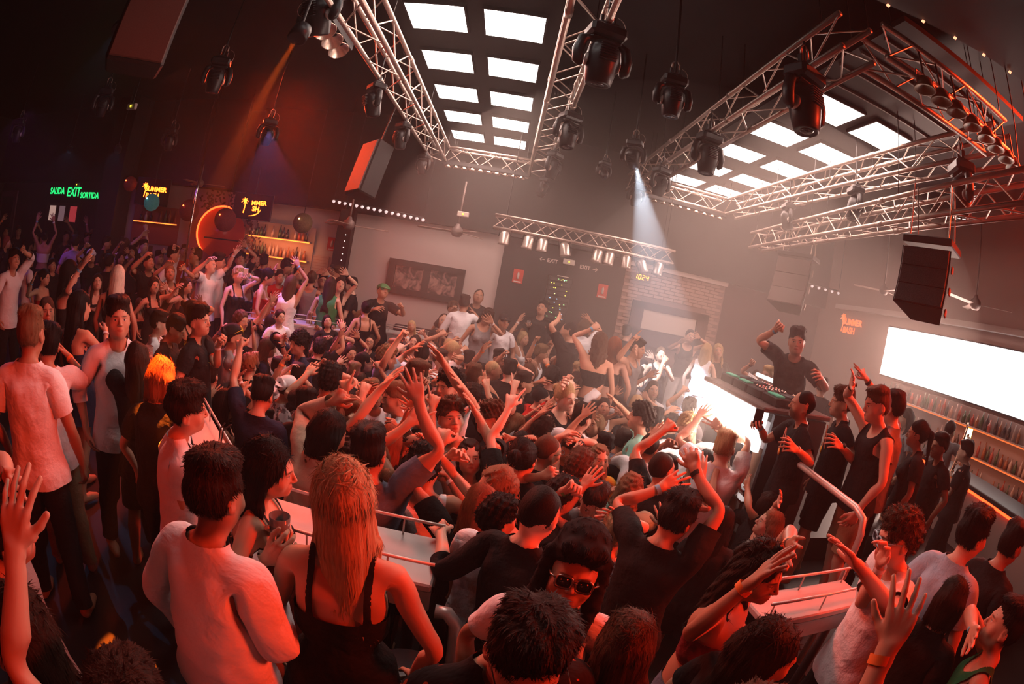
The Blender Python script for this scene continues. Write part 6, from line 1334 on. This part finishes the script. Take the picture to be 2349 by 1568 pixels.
for i, (y, mx) in enumerate(((3.88, 0), (4.2, 1), (4.52, 0), (4.84, 0))): deck((2.68, y, 2.178), .40, .29, ['media player at the near end of the booth with a green display', 'mixer between the media players on the booth', 'media player past the mixer on the booth', 'media player at the far end of the booth'][i], bool(mx))
o = MB().tube([(2.98, 4.62, 2.30), (2.98, 5.05, 2.30)], .022, 8).build('tube_lamp', mm('white_tube', (1, .95, .9), .4, emit=3, ecol=(1, .93, .88))); tag(o, 'short glowing white tube lamp at the back of the decks', 'lamp')
o = MB().box((2.98, 4.84, 2.20), (.03, .5, .04)).build('lamp_rest', BLACKM); tag(o, 'black rest under the white tube lamp', 'stand')
# step rail on the stage side
def railing(pts, r, label, posts=(), name='handrail'):
    o = empty(name, pts[0]); a = Vector(pts[0]); tag(o, label, 'handrail'); MB().tube([Vector(p)-a for p in pts], r, 12).build('top_rail', STEEL, o)
    for p, z0 in posts: MB().tube([Vector(p)-a, Vector((p[0], p[1], z0))-a], r*.9, 10).build('post', STEEL, o)
    return o
railing([(2.50, 3.43, 1.83), (2.49, 3.30, 1.86), (2.42, 2.28, 1.86), (2.405, 2.16, 1.83), (2.40, 2.12, 1.74), (2.40, 2.11, .72)], .026, 'brushed steel handrail in front of the people beside the booth', [((2.495, 3.38, 1.85), .72)])
railing([(2.30, 4.95, .95), (2.20, 3.45, .95), (2.22, 3.3, .95), (2.75, 3.2, .95)], .02, 'low steel rail along the foot of the booth', [((2.21, 3.5, .95), .02), ((2.30, 4.9, .95), .02)])
# ---------------------------------------------------------------- rail tables
TOP = mm('worn_white_top', (.50, .44, .43), .45, noise=(7, .25))
def rail_table(a, b, depth, label, z=1.6, fl=.5, gallery=True, name='bar_table'):
    a, b = Vector((*a, z)), Vector((*b, z)); d = b-a; L = d.length; rz = math.atan2(d.y, d.x); o = empty(name, (a.x, a.y, fl), rz); tag(o, label, 'table', 'long tables on the pit rail'); h = z-fl
    MB().box((L/2, depth/2, h-.02), (L, depth, .04), bev=.008).build('table_top', TOP, o); MB().box((L/2, .02, h-.09), (L, .03, .10)).build('apron', STEEL, o)
    for y in (.03, depth-.03):
        if gallery:
            MB().tube([(0, y, h+.09), (L, y, h+.09)], .008, 8).build('gallery_rail', STEEL, o)
            for k in range(max(2, int(L/.35))+1): MB().tube([(min(L-.02, .02+k*.35), y, h), (min(L-.02, .02+k*.35), y, h+.09)], .005, 6).build('gallery_post', STEEL, o)
    for x in (.10, L-.10): MB().tube([(x, depth*.5, 0), (x, depth*.5, h-.04)], .03, 10).build('leg', mm('dark_steel', (.03, .03, .035)), o)
    return o
rail_table((-.99, 1.68), (-.08, 1.66), .40, 'white-topped table in front of the long-haired blonde', 1.58); rail_table((1.36, 1.50), (2.12, 1.58), .26, 'white-topped table below the two raised palms', 1.6)
rail_table((-2.75, 3.40), (-1.35, 1.98), .30, 'dim glossy table beside the two straws', 1.56); rail_table((-4.35, 5.45), (-2.85, 3.60), .30, 'dark table continuing behind the man with the yellow garland', 1.56)
rail_table((-3.85, 6.95), (-2.35, 7.55), .55, 'table in front of the women seen from behind', 1.58); rail_table((-2.2, 8.45), (-1.15, 8.45), .35, 'steel-railed table past the women seen from behind', 1.55); rail_table((1.2, 8.4), (2.4, 8.4), .35, 'steel-railed table under the brick wall', 1.50)
railing([(-.05, 1.60, 1.50), (.0, 1.60, 1.50), (.04, 1.58, 1.46), (.05, 1.55, 1.36), (.05, 1.54, .52)], .03, 'curved steel post at the end of the table by the blonde', name='rail_post')
o = empty('bar_stool', (-.12, 1.42, .5)); tag(o, 'dark round bar stool beside the long-haired blonde', 'stool'); MB().lathe([(0, .78), (.15, .78), (.17, .75), (.16, .72), (0, .72)], 22).build('seat', mm('stool_vinyl', (.10, .07, .07), .35), o); MB().tube([(0, 0, .02), (0, 0, .73)], .022, 10).build('stem', STEEL, o); MB().lathe([(0, .0), (.17, .0), (.16, .02), (0, .03)], 20).build('base', STEEL, o)
for i, (x0, x1, y) in enumerate(((-2.2, -.6, 10.1), (-.4, 2.2, 10.15), (2.7, 4.6, 10.1))):
    o = empty('wall_bench', (x0, y+.35, .5)); tag(o, ['dark padded bench under the framed picture', 'dark padded bench under the exit lettering', 'dark padded bench under the white board'][i], 'bench', 'benches along the far wall'); L = x1-x0; MB().box((L/2, 0, .25), (L, .5, .45), bev=.03).build('seat', mm('bench_vinyl', (.028, .022, .03), .4), o); MB().box((L/2, .28, .65), (L, .14, .55), bev=.04).build('backrest', mm('bench_vinyl', (.028, .022, .03)), o)
# ---------------------------------------------------------------- things on the walls
def plate(name, c, w, h, m, parent=None, t=.02, rz=0):
    b = MB(); R = Matrix.Rotation(rz, 3, 'Z'); b.box((0, 0, 0), (w, t, h), R); o = b.build(name, m, parent); o.location = c; return o
o = empty('framed_picture', (-1.7, YB-.05, 2.44)); tag(o, 'wide dark frame holding two brown dance photographs on the pale wall', 'picture'); FR = mm('frame_dark', (.035, .026, .028), .5)
for s in (-1, 1): plate('frame_bar', (0, -.03, s*.31), 1.70, .13, FR, o, .06); plate('frame_bar', (s*.77, -.03, 0), .16, .60, FR, o, .06)
plate('frame_bar', (.02, -.025, 0), .16, .50, FR, o, .04)
pmx = mat('dance_photo', (.20, .11, .10), .5); nt = pmx.node_tree; tc = nt.nodes.new('ShaderNodeTexCoord'); nz = nt.nodes.new('ShaderNodeTexNoise'); nz.inputs['Scale'].default_value = 5; nz.inputs['Detail'].default_value = 6; nz.inputs['Distortion'].default_value = 1.4; rp = nt.nodes.new('ShaderNodeValToRGB')
rp.color_ramp.elements[0].position = .42; rp.color_ramp.elements[0].color = (.03, .02, .025, 1); rp.color_ramp.elements[1].position = .62; rp.color_ramp.elements[1].color = (.42, .25, .21, 1); nt.links.new(tc.outputs['Object'], nz.inputs['Vector']); nt.links.new(nz.outputs['Fac'], rp.inputs['Fac']); nt.links.new(rp.outputs[0], nt.nodes['Principled BSDF'].inputs['Base Color'])
plate('photo', (-.37, -.01, 0), .62, .50, pmx, o, .01); plate('photo', (.40, -.01, 0), .62, .50, pmx, o, .01)
RX = math.radians(90); SIGNW = mm('sign_lettering', (.75, .62, .58), .5); REDS = mm('sign_red', (.62, .05, .03), .5)
def exit_text(x, txt, label, dz=0):
    o = empty('exit_sign', (x, YB-.10, 3.33+dz)); tag(o, label, 'sign'); textobj('lettering', txt, .115, SIGNW, o, (0, 0, 0), (RX, 0, 0), bold=.002)
    return o
e1 = exit_text(.94, 'EXIT', 'EXIT lettering with an arrow pointing towards the pale wall', .0); e2 = exit_text(1.66, 'EXIT', 'EXIT lettering with an arrow pointing towards the brick wall', .0)
for e, s in ((e1, -1), (e2, 1)): b = MB(); b.box((s*.22, 0, 0), (.10, .01, .014)); b.box((s*.255, 0, .02), (.06, .01, .012), Matrix.Rotation(s*.7, 3, 'Y')); b.box((s*.255, 0, -.02), (.06, .01, .012), Matrix.Rotation(-s*.7, 3, 'Y')); b.build('arrow', SIGNW, e)
def light_box(p, label, w=.22, m=None):
    o = empty('emergency_light', p); tag(o, label, 'emergency light'); MB().box((0, 0, 0), (w, .06, w*.45), bev=.01).build('casing', mm('off_white_plastic', (.62, .52, .48), .5), o); MB().lathe([(0, 0), (.014, 0), (.014, .01)], 8, (0, -.035, 0), Matrix.Rotation(RX, 3, 'X')).build('indicator', m or mm('yellow_led', (1, .85, .1), .5, emit=3, ecol=(1, .85, .05)), o)
light_box((1.29, YB-.12, 3.38), 'white emergency light between the two EXIT words', .26); light_box((1.22, YB-.12, 3.0), 'thin white box above the rack of lights', .25); light_box((-5.7, 5.3, 4.5), 'pale box hanging in the dark above the far bar', .2); light_box((-11.9, 9.47, 3.76), 'small light box above the green EXIT word', .22); light_box((-.9, 8.6, 3.75), 'pale box on top of the ceiling fan', .2)
for o in bpy.data.objects:
    if o.name.startswith('emergency_light') and abs(o.location.x+5.7) < .01: rod(o, (0, 0, .04), (0, 0, 1.5), .006, 'hanger')
def ext_sign(x, z, y, label):
    o = empty('extinguisher_sign', (x, y, z)); tag(o, label, 'sign', 'red extinguisher signs'); plate('plate', (0, 0, 0), .22, .30, REDS, o, .01); MB().lathe([(0, -.07), (.028, -.07), (.028, .04), (.012, .07), (.012, .085), (0, .085)], 10, (0, -.012, .01)).build('symbol', SIGNW, o); plate('caption', (0, -.008, -.12), .16, .025, SIGNW, o, .004)
ext_sign(.27, 2.88, YB-.10, 'red fire extinguisher sign on the dark wall nearer the pale wall'); ext_sign(2.13, 2.90, YB-.10, 'red fire extinguisher sign on the dark wall nearer the brick'); ext_sign(-3.98, 2.92, YB-.03, 'red extinguisher sign between the bottle shelves and the column')
o = empty('notice', (-6.55, YB-.12, 3.0)); tag(o, 'dark little framed notice beside the bottle shelves', 'notice'); plate('frame', (0, 0, 0), .18, .26, mm('notice_red', (.16, .04, .04), .6), o); plate('sheet', (0, -.012, 0), .12, .20, mm('notice_paper', (.30, .16, .14), .7), o, .005)
o = empty('framed_poster', (-6.75, YB-.35, 2.55)); tag(o, 'dark framed poster lower down beside the bottle shelves', 'picture'); plate('frame', (0, 0, 0), .42, .55, FR, o, .03, .6); plate('print', (0.0, -.02, 0), .34, .46, mm('poster_print', (.09, .05, .05), .6, noise=(9, .6)), o, .01, .6)
o = empty('price_board', (-4.45+.25, YB-.03, 2.42)); tag(o, 'faint red-lined chart on the pale wall below the round lamp', 'notice'); plate('sheet', (0, 0, 0), .42, .42, mm('chart_paper', (.58, .42, .38), .8), o, .008)
for k in range(6): plate('rule', (0, -.007, .17-.065*k), .38, .006, mm('rule_red', (.45, .2, .17), .8), o, .004)
o = empty('digital_clock', (2.93, YB-.14, 3.37)); tag(o, 'digital clock reading 10:24 in orange digits on the brick wall', 'clock'); plate('casing', (0, 0, 0), .46, .16, mm('clock_case', (.14, .05, .03), .5), o, .04)
dig = mm('clock_digits', (1, .5, .05), .4, emit=5, ecol=(1, .42, .02)); SEG = {'1': 'bc', '0': 'abcdef', '2': 'abged', '4': 'fgbc'}
for i, ch in enumerate('1024'):
    b = MB(); cx = -.135+.09*i; w, h = .05, .048
    for s in SEG[ch]:
        q = dict(a=(0, h*2, 1), d=(0, 0, 1), g=(0, h, 1), b=(w/2, h*1.5, 0), c=(w/2, h*.5, 0), e=(-w/2, h*.5, 0), f=(-w/2, h*1.5, 0))[s]; b.box((cx+q[0]+(q[1]-h)*.12, -.025, q[1]-h), (w*.8, .006, .012) if q[2] else (.012, .006, h*.8))
    b.build('digit', dig, o)
o = empty('equipment_rack', (1.16, YB-.20, 2.56)); tag(o, 'black rack with rows of green, yellow and blue lights', 'rack'); MB().box((0, 0, 0), (.52, .20, .95), bev=.01).build('case', BLACKM, o)
r3 = random.Random(5)
for k in range(9):
    u = MB().box((0, -.105, .40-.10*k), (.46, .02, .075), bev=.004).build('unit', mm('rack_unit', (.05, .045, .05), .45), o)
    for q in range(r3.randint(2, 6)): c = r3.choice(('g', 'y', 'b', 'y')); MB().box((-.18+.36*r3.random(), -.118, .40-.10*k+r3.uniform(-.02, .02)), (.022, .008, .014)).build('light', mm('rack_'+c, {'g': (.3, .8, .3), 'y': (.8, .8, .1), 'b': (.3, .6, .9)}[c], .5, emit=2.2), u)
o = empty('console_desk', (.9, YB-1.25, .5)); tag(o, 'dark sound desk in front of the rack', 'desk'); MB().box((0, 0, .95), (2.3, .5, .08), bev=.01).build('desk_top', DARKW, o); MB().box((0, .05, .46), (2.2, .4, .9)).build('cupboard', BLACKM, o); MB().box((.1, 0, 1.12), (1.5, .06, .26), bev=.01).build('screen_back', BLACKM, o)
o = empty('white_board', (3.78, YB-.10, 2.48)); tag(o, 'blank pale board in a deep dark surround on the brick wall', 'board'); plate('board', (0, -.02, 0), 1.30, .42, mm('board_pale', (.62, .48, .42), .6), o); 
for s in (-1, 1): plate('surround', (s*.80, -.03, -.05), .28, .85, mm('surround_plum', (.09, .05, .055), .7), o, .06)
plate('surround', (0, -.03, .30), 1.88, .16, mm('surround_plum', (.09, .05, .055)), o, .06); plate('surround', (0, -.03, -.40), 1.88, .34, mm('surround_plum', (.09, .05, .055)), o, .06)
# green exit lettering by the door
def green(x, z, t, size): o = empty('exit_sign', (x, 9.493, z)); tag(o, f'green glowing {t} lettering over the exit door', 'sign'); textobj('lettering', t, size, GREEN, o, (0, 0, 0), (RX, 0, 0), bold=.004)
green(-13.0, 3.58, 'SALIDA', .26); green(-12.05, 3.55, 'EXIT', .36); green(-11.22, 3.47, 'SORTIDA', .22)
struct(plate('door_1', (-12.4, 9.42, 2.2), 1.9, 2.1, mm('door_dark', (.06, .03, .04), .6), None, .04)); dn = bpy.data.objects['door_1']
for x, c, w in ((-.55, (.75, .45, .38), .34), (.0, (.25, .14, .16), .3), (.62, (.55, .05, .06), .34)): plate('window', (x, -.03, .75), w, .42, mm('door_glow%d' % int(x*10), c, .5, emit=.6, ecol=c), dn, .02)
struct(plate('door_2', (-16.2, 9.40, 2.0), 1.3, 3.2, mm('door_frame_violet', (.22, .10, .14), .7), None, .06)); plate('doorway', (.0, -.03, -.1), .9, 3.0, BLACK, bpy.data.objects['door_2'], .04)  # doorway is a black slab standing in for a dark opening
# televisions and the lit sign with the party logo
def logo(parent, s, y=-.03, full=True):
    if full: textobj('lettering', 'SUMMER', .17*s, ORANGE, parent, (.10*s, y, .06*s), (RX, 0, 0), bold=.006*s); textobj('lettering', 'BASH', .17*s, ORANGE, parent, (.02*s, y, -.11*s), (RX, 0, 0), bold=.006*s)
    else: textobj('lettering', 'MMER', .15*s, ORANGE, parent, (.16*s, y, .09*s), (RX, -.05, 0), bold=.004*s); textobj('lettering', 'SH', .16*s, ORANGE, parent, (.10*s, y, -.06*s), (RX, 0, 0), bold=.005*s)
    b = MB(); cx, cz = (-.24*s, .15*s) if full else (-.22*s, .12*s)
    for k in range(7):
        a = 2*math.pi*k/7; b.tube([(cx, y, cz), (cx+.06*s*math.cos(a), y, cz+.05*s*math.sin(a)+.012*s), (cx+.10*s*math.cos(a), y, cz+.085*s*math.sin(a)-.012*s)], [.018*s, .014*s, .004*s], 5)
    b.tube([(cx, y, cz), (cx+.02*s, y, cz-.14*s), (cx+.0*s, y, cz-.30*s)], [.010*s, .012*s, .016*s], 5); b.build('palm_tree', ORANGE, parent)
    b = MB(); b.tube([((-.10+.34*math.sin(a))*s, y, (-.02-.22*math.cos(a))*s) for a in [.1+.13*k for k in range(11)]], [.004*s+.010*s*math.sin(math.pi*k/10) for k in range(11)], 5)
    if not full: b.build('swoosh', ORANGE, parent)
def tv(p, rz, w, h, label, full):
    o = empty('television', p, rz); tag(o, label, 'television'); MB().box((0, 0, 0), (w, .06, h), bev=.01).build('casing', BLACKM, o); plate('display', (0, -.034, 0), w*.95, h*.93, mm('display_black', (.012, .008, .010), .25), o, .006); logo(o, w*.95, -.045, full); MB().tube([(0, .03, 0), (0, .03, .9)], .02, 6).build('mount', BLACKM, o)
tv((-5.88, 10.2, 3.52), math.radians(14), .98, .60, 'television showing part of an orange party logo above the lit bottle shelves', False); tv((-8.45, 9.35, 3.62), math.radians(24), .95, .66, 'television with the orange SUMMER BASH logo over the far bar', True)
o = empty('lit_sign', (7.965, 9.45, 3.38), math.radians(-90)); tag(o, 'orange SUMMER BASH sign with a palm tree on the wall behind the DJ', 'sign'); _keep = ORANGE; ORANGE = mm('orange_sign_dim', (.9, .25, .08), .5, emit=1.3, ecol=(1, .20, .05)); logo(o, 1.15); ORANGE = _keep  # sign colour paled and emission lowered to imitate haze in front of it
# hanging globe lamps
def globe(p, r, m, label, up, bm):
    o = empty('pendant_lamp', p); tag(o, label, 'lamp', 'round pendant lamps'); b = MB(); n = 14; b.lathe([(r*math.sin(math.pi*k/n)+1e-4, -r*math.cos(math.pi*k/n)) for k in range(n+1)], 20); b.build('globe', m, o); MB().tube([(0, 0, r), (0, 0, 6.0-p[2])], .006, 5).build('flex', BLACKM, o); MB().lathe([(0, -.02), (.022, 0), (0, .02)], 8, (0, -r-.01, r*.35)).build('bulb', bm, o)
AB = mm('warm_bulb', (1, .8, .5), .4, emit=6, ecol=(1, .6, .25))
globe((-4.25, 9.6, 3.25), .21, mm('olive_wicker', (.22, .17, .08), .8, noise=(60, .8), bump=.6), 'olive wicker globe lamp in front of the bottle shelves', 2.6, AB); globe((-8.1, 9.0, 3.35), .20, mm('teal_wicker', (.03, .22, .20), .8, noise=(60, .8), bump=.6, emit=.12, ecol=(.02, .4, .38)), 'teal globe lamp under the SUMMER BASH television', 2.6, mm('teal_bulb', (.4, 1, 1), .4, emit=6, ecol=(.3, 1, 1)))
RW = mm('red_wicker', (.20, .03, .03), .8, noise=(60, .8), bump=.6, emit=.03, ecol=(.6, .04, .02)); RB = mm('red_bulb', (1, .2, .05), .4, emit=8, ecol=(1, .12, .03))
globe((-6.95, 9.1, 3.24), .24, RW, 'red globe lamp at the pole side of the round mirror', 2.6, RB); globe((-5.95, 9.2, 3.12), .25, RW, 'red globe lamp nearer the lit bottle shelves', 2.6, RB); globe((-9.0, 9.0, 3.75), .18, RW, 'dim red globe lamp beside the black pillar', 2.2, RB)
o = empty('round_mirror', (-6.75, 10.35, 2.85), math.radians(28)); tag(o, 'round neon-ringed mirror alcove glowing red on the slanted wall', 'mirror'); b = MB(); b.tube([(.62*math.cos(a), -.05, .62*math.sin(a)) for a in [math.radians(75)+math.pi*.85*k/24 for k in range(25)]], .022, 8); b.build('neon_ring', mm('red_neon', (1, .08, .02), .5, emit=7, ecol=(1, .06, .01)), o)
MB().lathe([(0, 0), (.58, 0), (.60, .02)], 30, (0, -.02, 0), Matrix.Rotation(RX, 3, 'X')).build('mirror_glass', mm('red_glow_mirror', (.20, .02, .015), .3, emit=.10, ecol=(.9, .04, .02)), o)  # neon glow put into the glass as red colour and weak emission
MB().box((.05, -.12, -.15), (.9, .16, .03)).build('shelf', mm('dark_steel', (.03, .03, .035)), o)
lf = MB()
for k in range(240):
    a = r3.uniform(-.9, math.pi*.75); rr_ = r3.uniform(.62, .98); c = Vector((rr_*math.cos(a), -.10+r3.uniform(-.08, .02), rr_*math.sin(a)*1.05)); d = Vector((r3.uniform(-1, 1), r3.uniform(-.5, .5), r3.uniform(-1, 1))).normalized()*.09; w = d.orthogonal().normalized()*.035; lf.add([c, c+d*.5+w, c+d, c+d*.5-w], [(0, 1, 2, 3)])
f_ = lf.build('foliage', mm('dark_leaf', (.05, .02, .02), .7), o); f_['kind'] = 'stuff'
o = MB().tube([(-6.30, 8.4, .5), (-6.30, 8.4, 5.9)], .025, 10).build('dance_pole', CHROME); tag(o, 'thin chrome pole standing in front of the round mirror', 'pole')
# bottle shelves
BOT = [mm('bottle_'+n, c, .15, spec=.8) for n, c in (('clear', (.45, .30, .26)), ('amber', (.30, .08, .02)), ('green', (.03, .07, .03)), ('dark', (.03, .02, .02)), ('red', (.35, .04, .02)))]
bms = []
for h, r in ((.26, .036), (.30, .040), (.22, .042), (.28, .034)):
    b = MB().lathe([(.0, 0), (r, 0), (r, h*.58), (r*.38, h*.74), (r*.34, h), (0, h)], 10); me = b.mesh('bottle'); me.materials.append(BOT[0]); bms.append(me)
SHG = mm('shelf_glow', (1, .35, .06), .5, emit=4, ecol=(1, .16, .02)); SHD = mm('shelf_glow_dim', (1, .3, .06), .5, emit=.55, ecol=(1, .22, .06))
def bottle(p, lab, grp, s=1.0):
    o = bpy.data.objects.new('bottle', r3.choice(bms)); SC.collection.objects.link(o); o.location = p; o.scale = (s, s, s); o.material_slots[0].link = 'OBJECT'; o.material_slots[0].material = r3.choice(BOT); tag(o, lab, 'bottle', grp)
def shelves(o, rows, L, lab, step, s=1.0, glow=SHG):
    for k, z in enumerate(rows):
        MB().box((L/2, 0, z), (L, .16, .03)).build('shelf', mm('shelf_white', (.34, .24, .21), .6), o); MB().box((L/2, -.085, z-.012), (L, .012, .02)).build('glow_strip', glow, o)
        n = int(L/step)
        for q in range(n):
            if r3.random() < .12: continue
            w = o.matrix_basis @ Vector((step*(q+.5)+r3.uniform(-.01, .01), r3.uniform(-.02, .02), z+.016)); bottle(w, lab+f', {["lower", "middle", "upper", "top"][min(k, 3)]} shelf', lab.replace('bottle', 'bottles')+f' row {k+1}', s)
o = empty('bottle_shelf', (-6.2, YB-.16, 0)); tag(o, 'glowing white bottle shelves on the pale wall behind the barman', 'shelf'); MB().box((.87, .10, 2.35), (1.85, .04, 1.75)).build('back_panel', mm('shelf_back', (.50, .34, .30), .6), o); shelves(o, (1.95, 2.45, 2.88), 1.74, 'small bottle on the glowing shelves behind the barman', .105)
o = empty('bottle_shelf', (-8.95, 9.35, 0), math.radians(30)); tag(o, 'red-glowing bottle shelf under the SUMMER BASH television', 'shelf'); MB().box((.6, .10, 2.85), (1.3, .03, .9)).build('back_panel', mm('shelf_back_red', (.25, .05, .04), .6), o); shelves(o, (2.92,), 1.2, 'dark bottle on the red-glowing far shelf', .13)
o = empty('bottle_shelf', (7.86, 7.5, 0), math.radians(-90)); tag(o, 'long bottle shelves under the bright screen', 'shelf'); MB().box((2.1, .09, 1.75), (4.3, .03, 1.35)).build('back_panel', mm('shelf_back_pale', (.40, .25, .22), .6), o); shelves(o, (1.25, 1.68, 2.12), 4.2, 'bottle on the long shelves under the screen', .115, .95, SHD)
lamp('shelf_light', 'AREA', (-5.3, YB-.4, 2.7), (-5.3, YB, 2.6), 9, (1, .30, .10), shape='RECTANGLE', size=1.7, size_y=.6); lamp('shelf_light', 'AREA', (7.5, 4.2, 1.8), (8, 4.2, 1.6), 4, (1, .30, .12), shape='RECTANGLE', size=3.0, size_y=.6)
o = empty('bar_counter', (6.0, 1.8, .5), math.radians(74)); tag(o, 'pale bar counter with a dark top and a red glow under its edge', 'bar'); MB().box((1.6, 0, .50), (3.6, .5, 1.0)).build('front', mm('bar_front', (.42, .28, .25), .7), o); MB().box((1.6, 0, 1.05), (3.7, .66, .06), bev=.01).build('counter_top', BLACKM, o); MB().box((1.6, .27, .985), (3.6, .02, .03)).build('glow_strip', mm('red_strip', (1, .06, .01), .5, emit=6, ecol=(1, .05, .01)), o)
# ---------------------------------------------------------------- things in hands
def phone(W, c, label, scr=None, s=1.0, up=True):
    if scr == 'Y': scr = mm('phone_white', (.9, .9, .8), .3, emit=2.5, ecol=(1, 1, .8)); s = 1.3
    yc = 'yellow' in label
    o = empty('phone', c); R = W.to_3x3().normalized(); tag(o, label, 'phone', 'phones held up'); o.rotation_euler = (0, 0, math.atan2(c[0], c[1])*-1)
    MB().box((0, 0, .03), (.074*s, .010, .150*s), bev=.004).build('case', mm('phone_yellow', (.9, .7, .05), .4, emit=1.0, ecol=(1, .75, .03)) if yc else BLACKM if scr is None else mm('pale_case', (.6, .55, .55), .4), o); MB().box((0, -.0065 if up else .0065, .03), (.066*s, .002, .138*s)).build('display', scr or mm('phone_dark', (.02, .02, .025), .15), o)  # the yellow case gets emission too, a painted glow besides the lit screen
LITS = mm('phone_lit', (.6, .85, .85), .3, emit=1.6, ecol=(.55, .85, .8)); CUPR = mm('red_drink', (.75, .03, .01), .25, emit=.12, ecol=(1, .05, .01)); GLS = mm('drinking_glass', (.75, .66, .62), .1, spec=.9, trans=.8)  # red drink emits faintly, a lit look put into its material
def cup(c, label, m, straws=0):
    o = empty('drink_cup', c); tag(o, label, 'cup'); MB().lathe([(0, -.06), (.030, -.06), (.037, .03), (.038, .03)], 16).build('drink', m, o); MB().lathe([(.031, -.062), (.040, .065), (.038, .065), (.030, -.06)], 16).build('glass', GLS, o)
    for k in range(straws): MB().tube([(.01*k, 0, -.03), (.03+.02*k, -.01, .16), (.06+.04*k, -.01, .20)], .004, 6).build('straw', BLACKM, o)
PH = {'looking down at his phone': ('phone with a lit screen held low by the man in the navy tee', LITS, False), 'filming with his phone': ('phone held out by the bearded man beside the booth', None, True), 'filming with a black phone': ('black phone held over the heads by the steel column', None, True), 'lifting a phone': ('pale lit phone lifted by the curly blond woman', LITS, False),
      'holding up a black phone': ('black phone held up by the woman with braids', None, True), 'holding a phone high': ('phone held high in both hands in the dark crowd', None, True), 'raising a yellow phone': ('phone with a bright yellow case raised by the bar', 'Y', True), 'glasses below a raised hand': ('phone raised over the man in glasses', None, True)}
for idx, sn, sg, W, c, lb in HELD:
    done = False
    for k, (l2, scr, up) in PH.items():
        if k in lb: phone(W, c+Vector((0, 0, .02)), l2, scr, 1.0, up); done = True
    if done: continue
    if 'red cup' in lb: cup(c, 'red drink raised in front of the man in the white V-neck', CUPR)
    elif 'two straws' in lb and 'st' in M: continue
    elif 'two straws' in lb: M['st'] = 1; cup(c+Vector((0, 0, .03)), 'tall red drink with two black straws', CUPR, 2); HELD[:] = [h for h in HELD]
    elif 'with a glass' in lb and 'glass_done' not in M: cup(c, 'clear glass held by the dark-haired woman in the off-shoulder top', GLS); M['glass_done'] = GLS
    elif 'glass overhead' in lb: cup(c, 'beer glass lifted over the far heads', mm('beer', (.7, .4, .15), .2, trans=.4))
    elif 'saxophone' in lb and 'sax' not in M:
        M['sax'] = 1; o = empty('saxophone', c); tag(o, 'brass saxophone played in front of the bar', 'saxophone'); BR = mm('brass', (.75, .55, .40), .25, .95)
        MB().tube([(.22, .10, .55), (.17, .06, .60), (.12, .02, .56), (.05, .0, .20), (-.02, 0, -.15), (-.06, 0, -.24), (-.12, 0, -.27), (-.18, 0, -.22), (-.20, 0, -.10), (-.22, 0, -.02)], [.010, .011, .014, .022, .032, .038, .045, .052, .060, .085], 14, False).build('body', BR, o)
        for k in range(8): MB().lathe([(0, 0), (.016, 0), (.016, .01), (0, .012)], 10, (.11-.022*k, -.035, .48-.085*k), Matrix.Rotation(RX, 3, 'X')).build('key', BR, o)
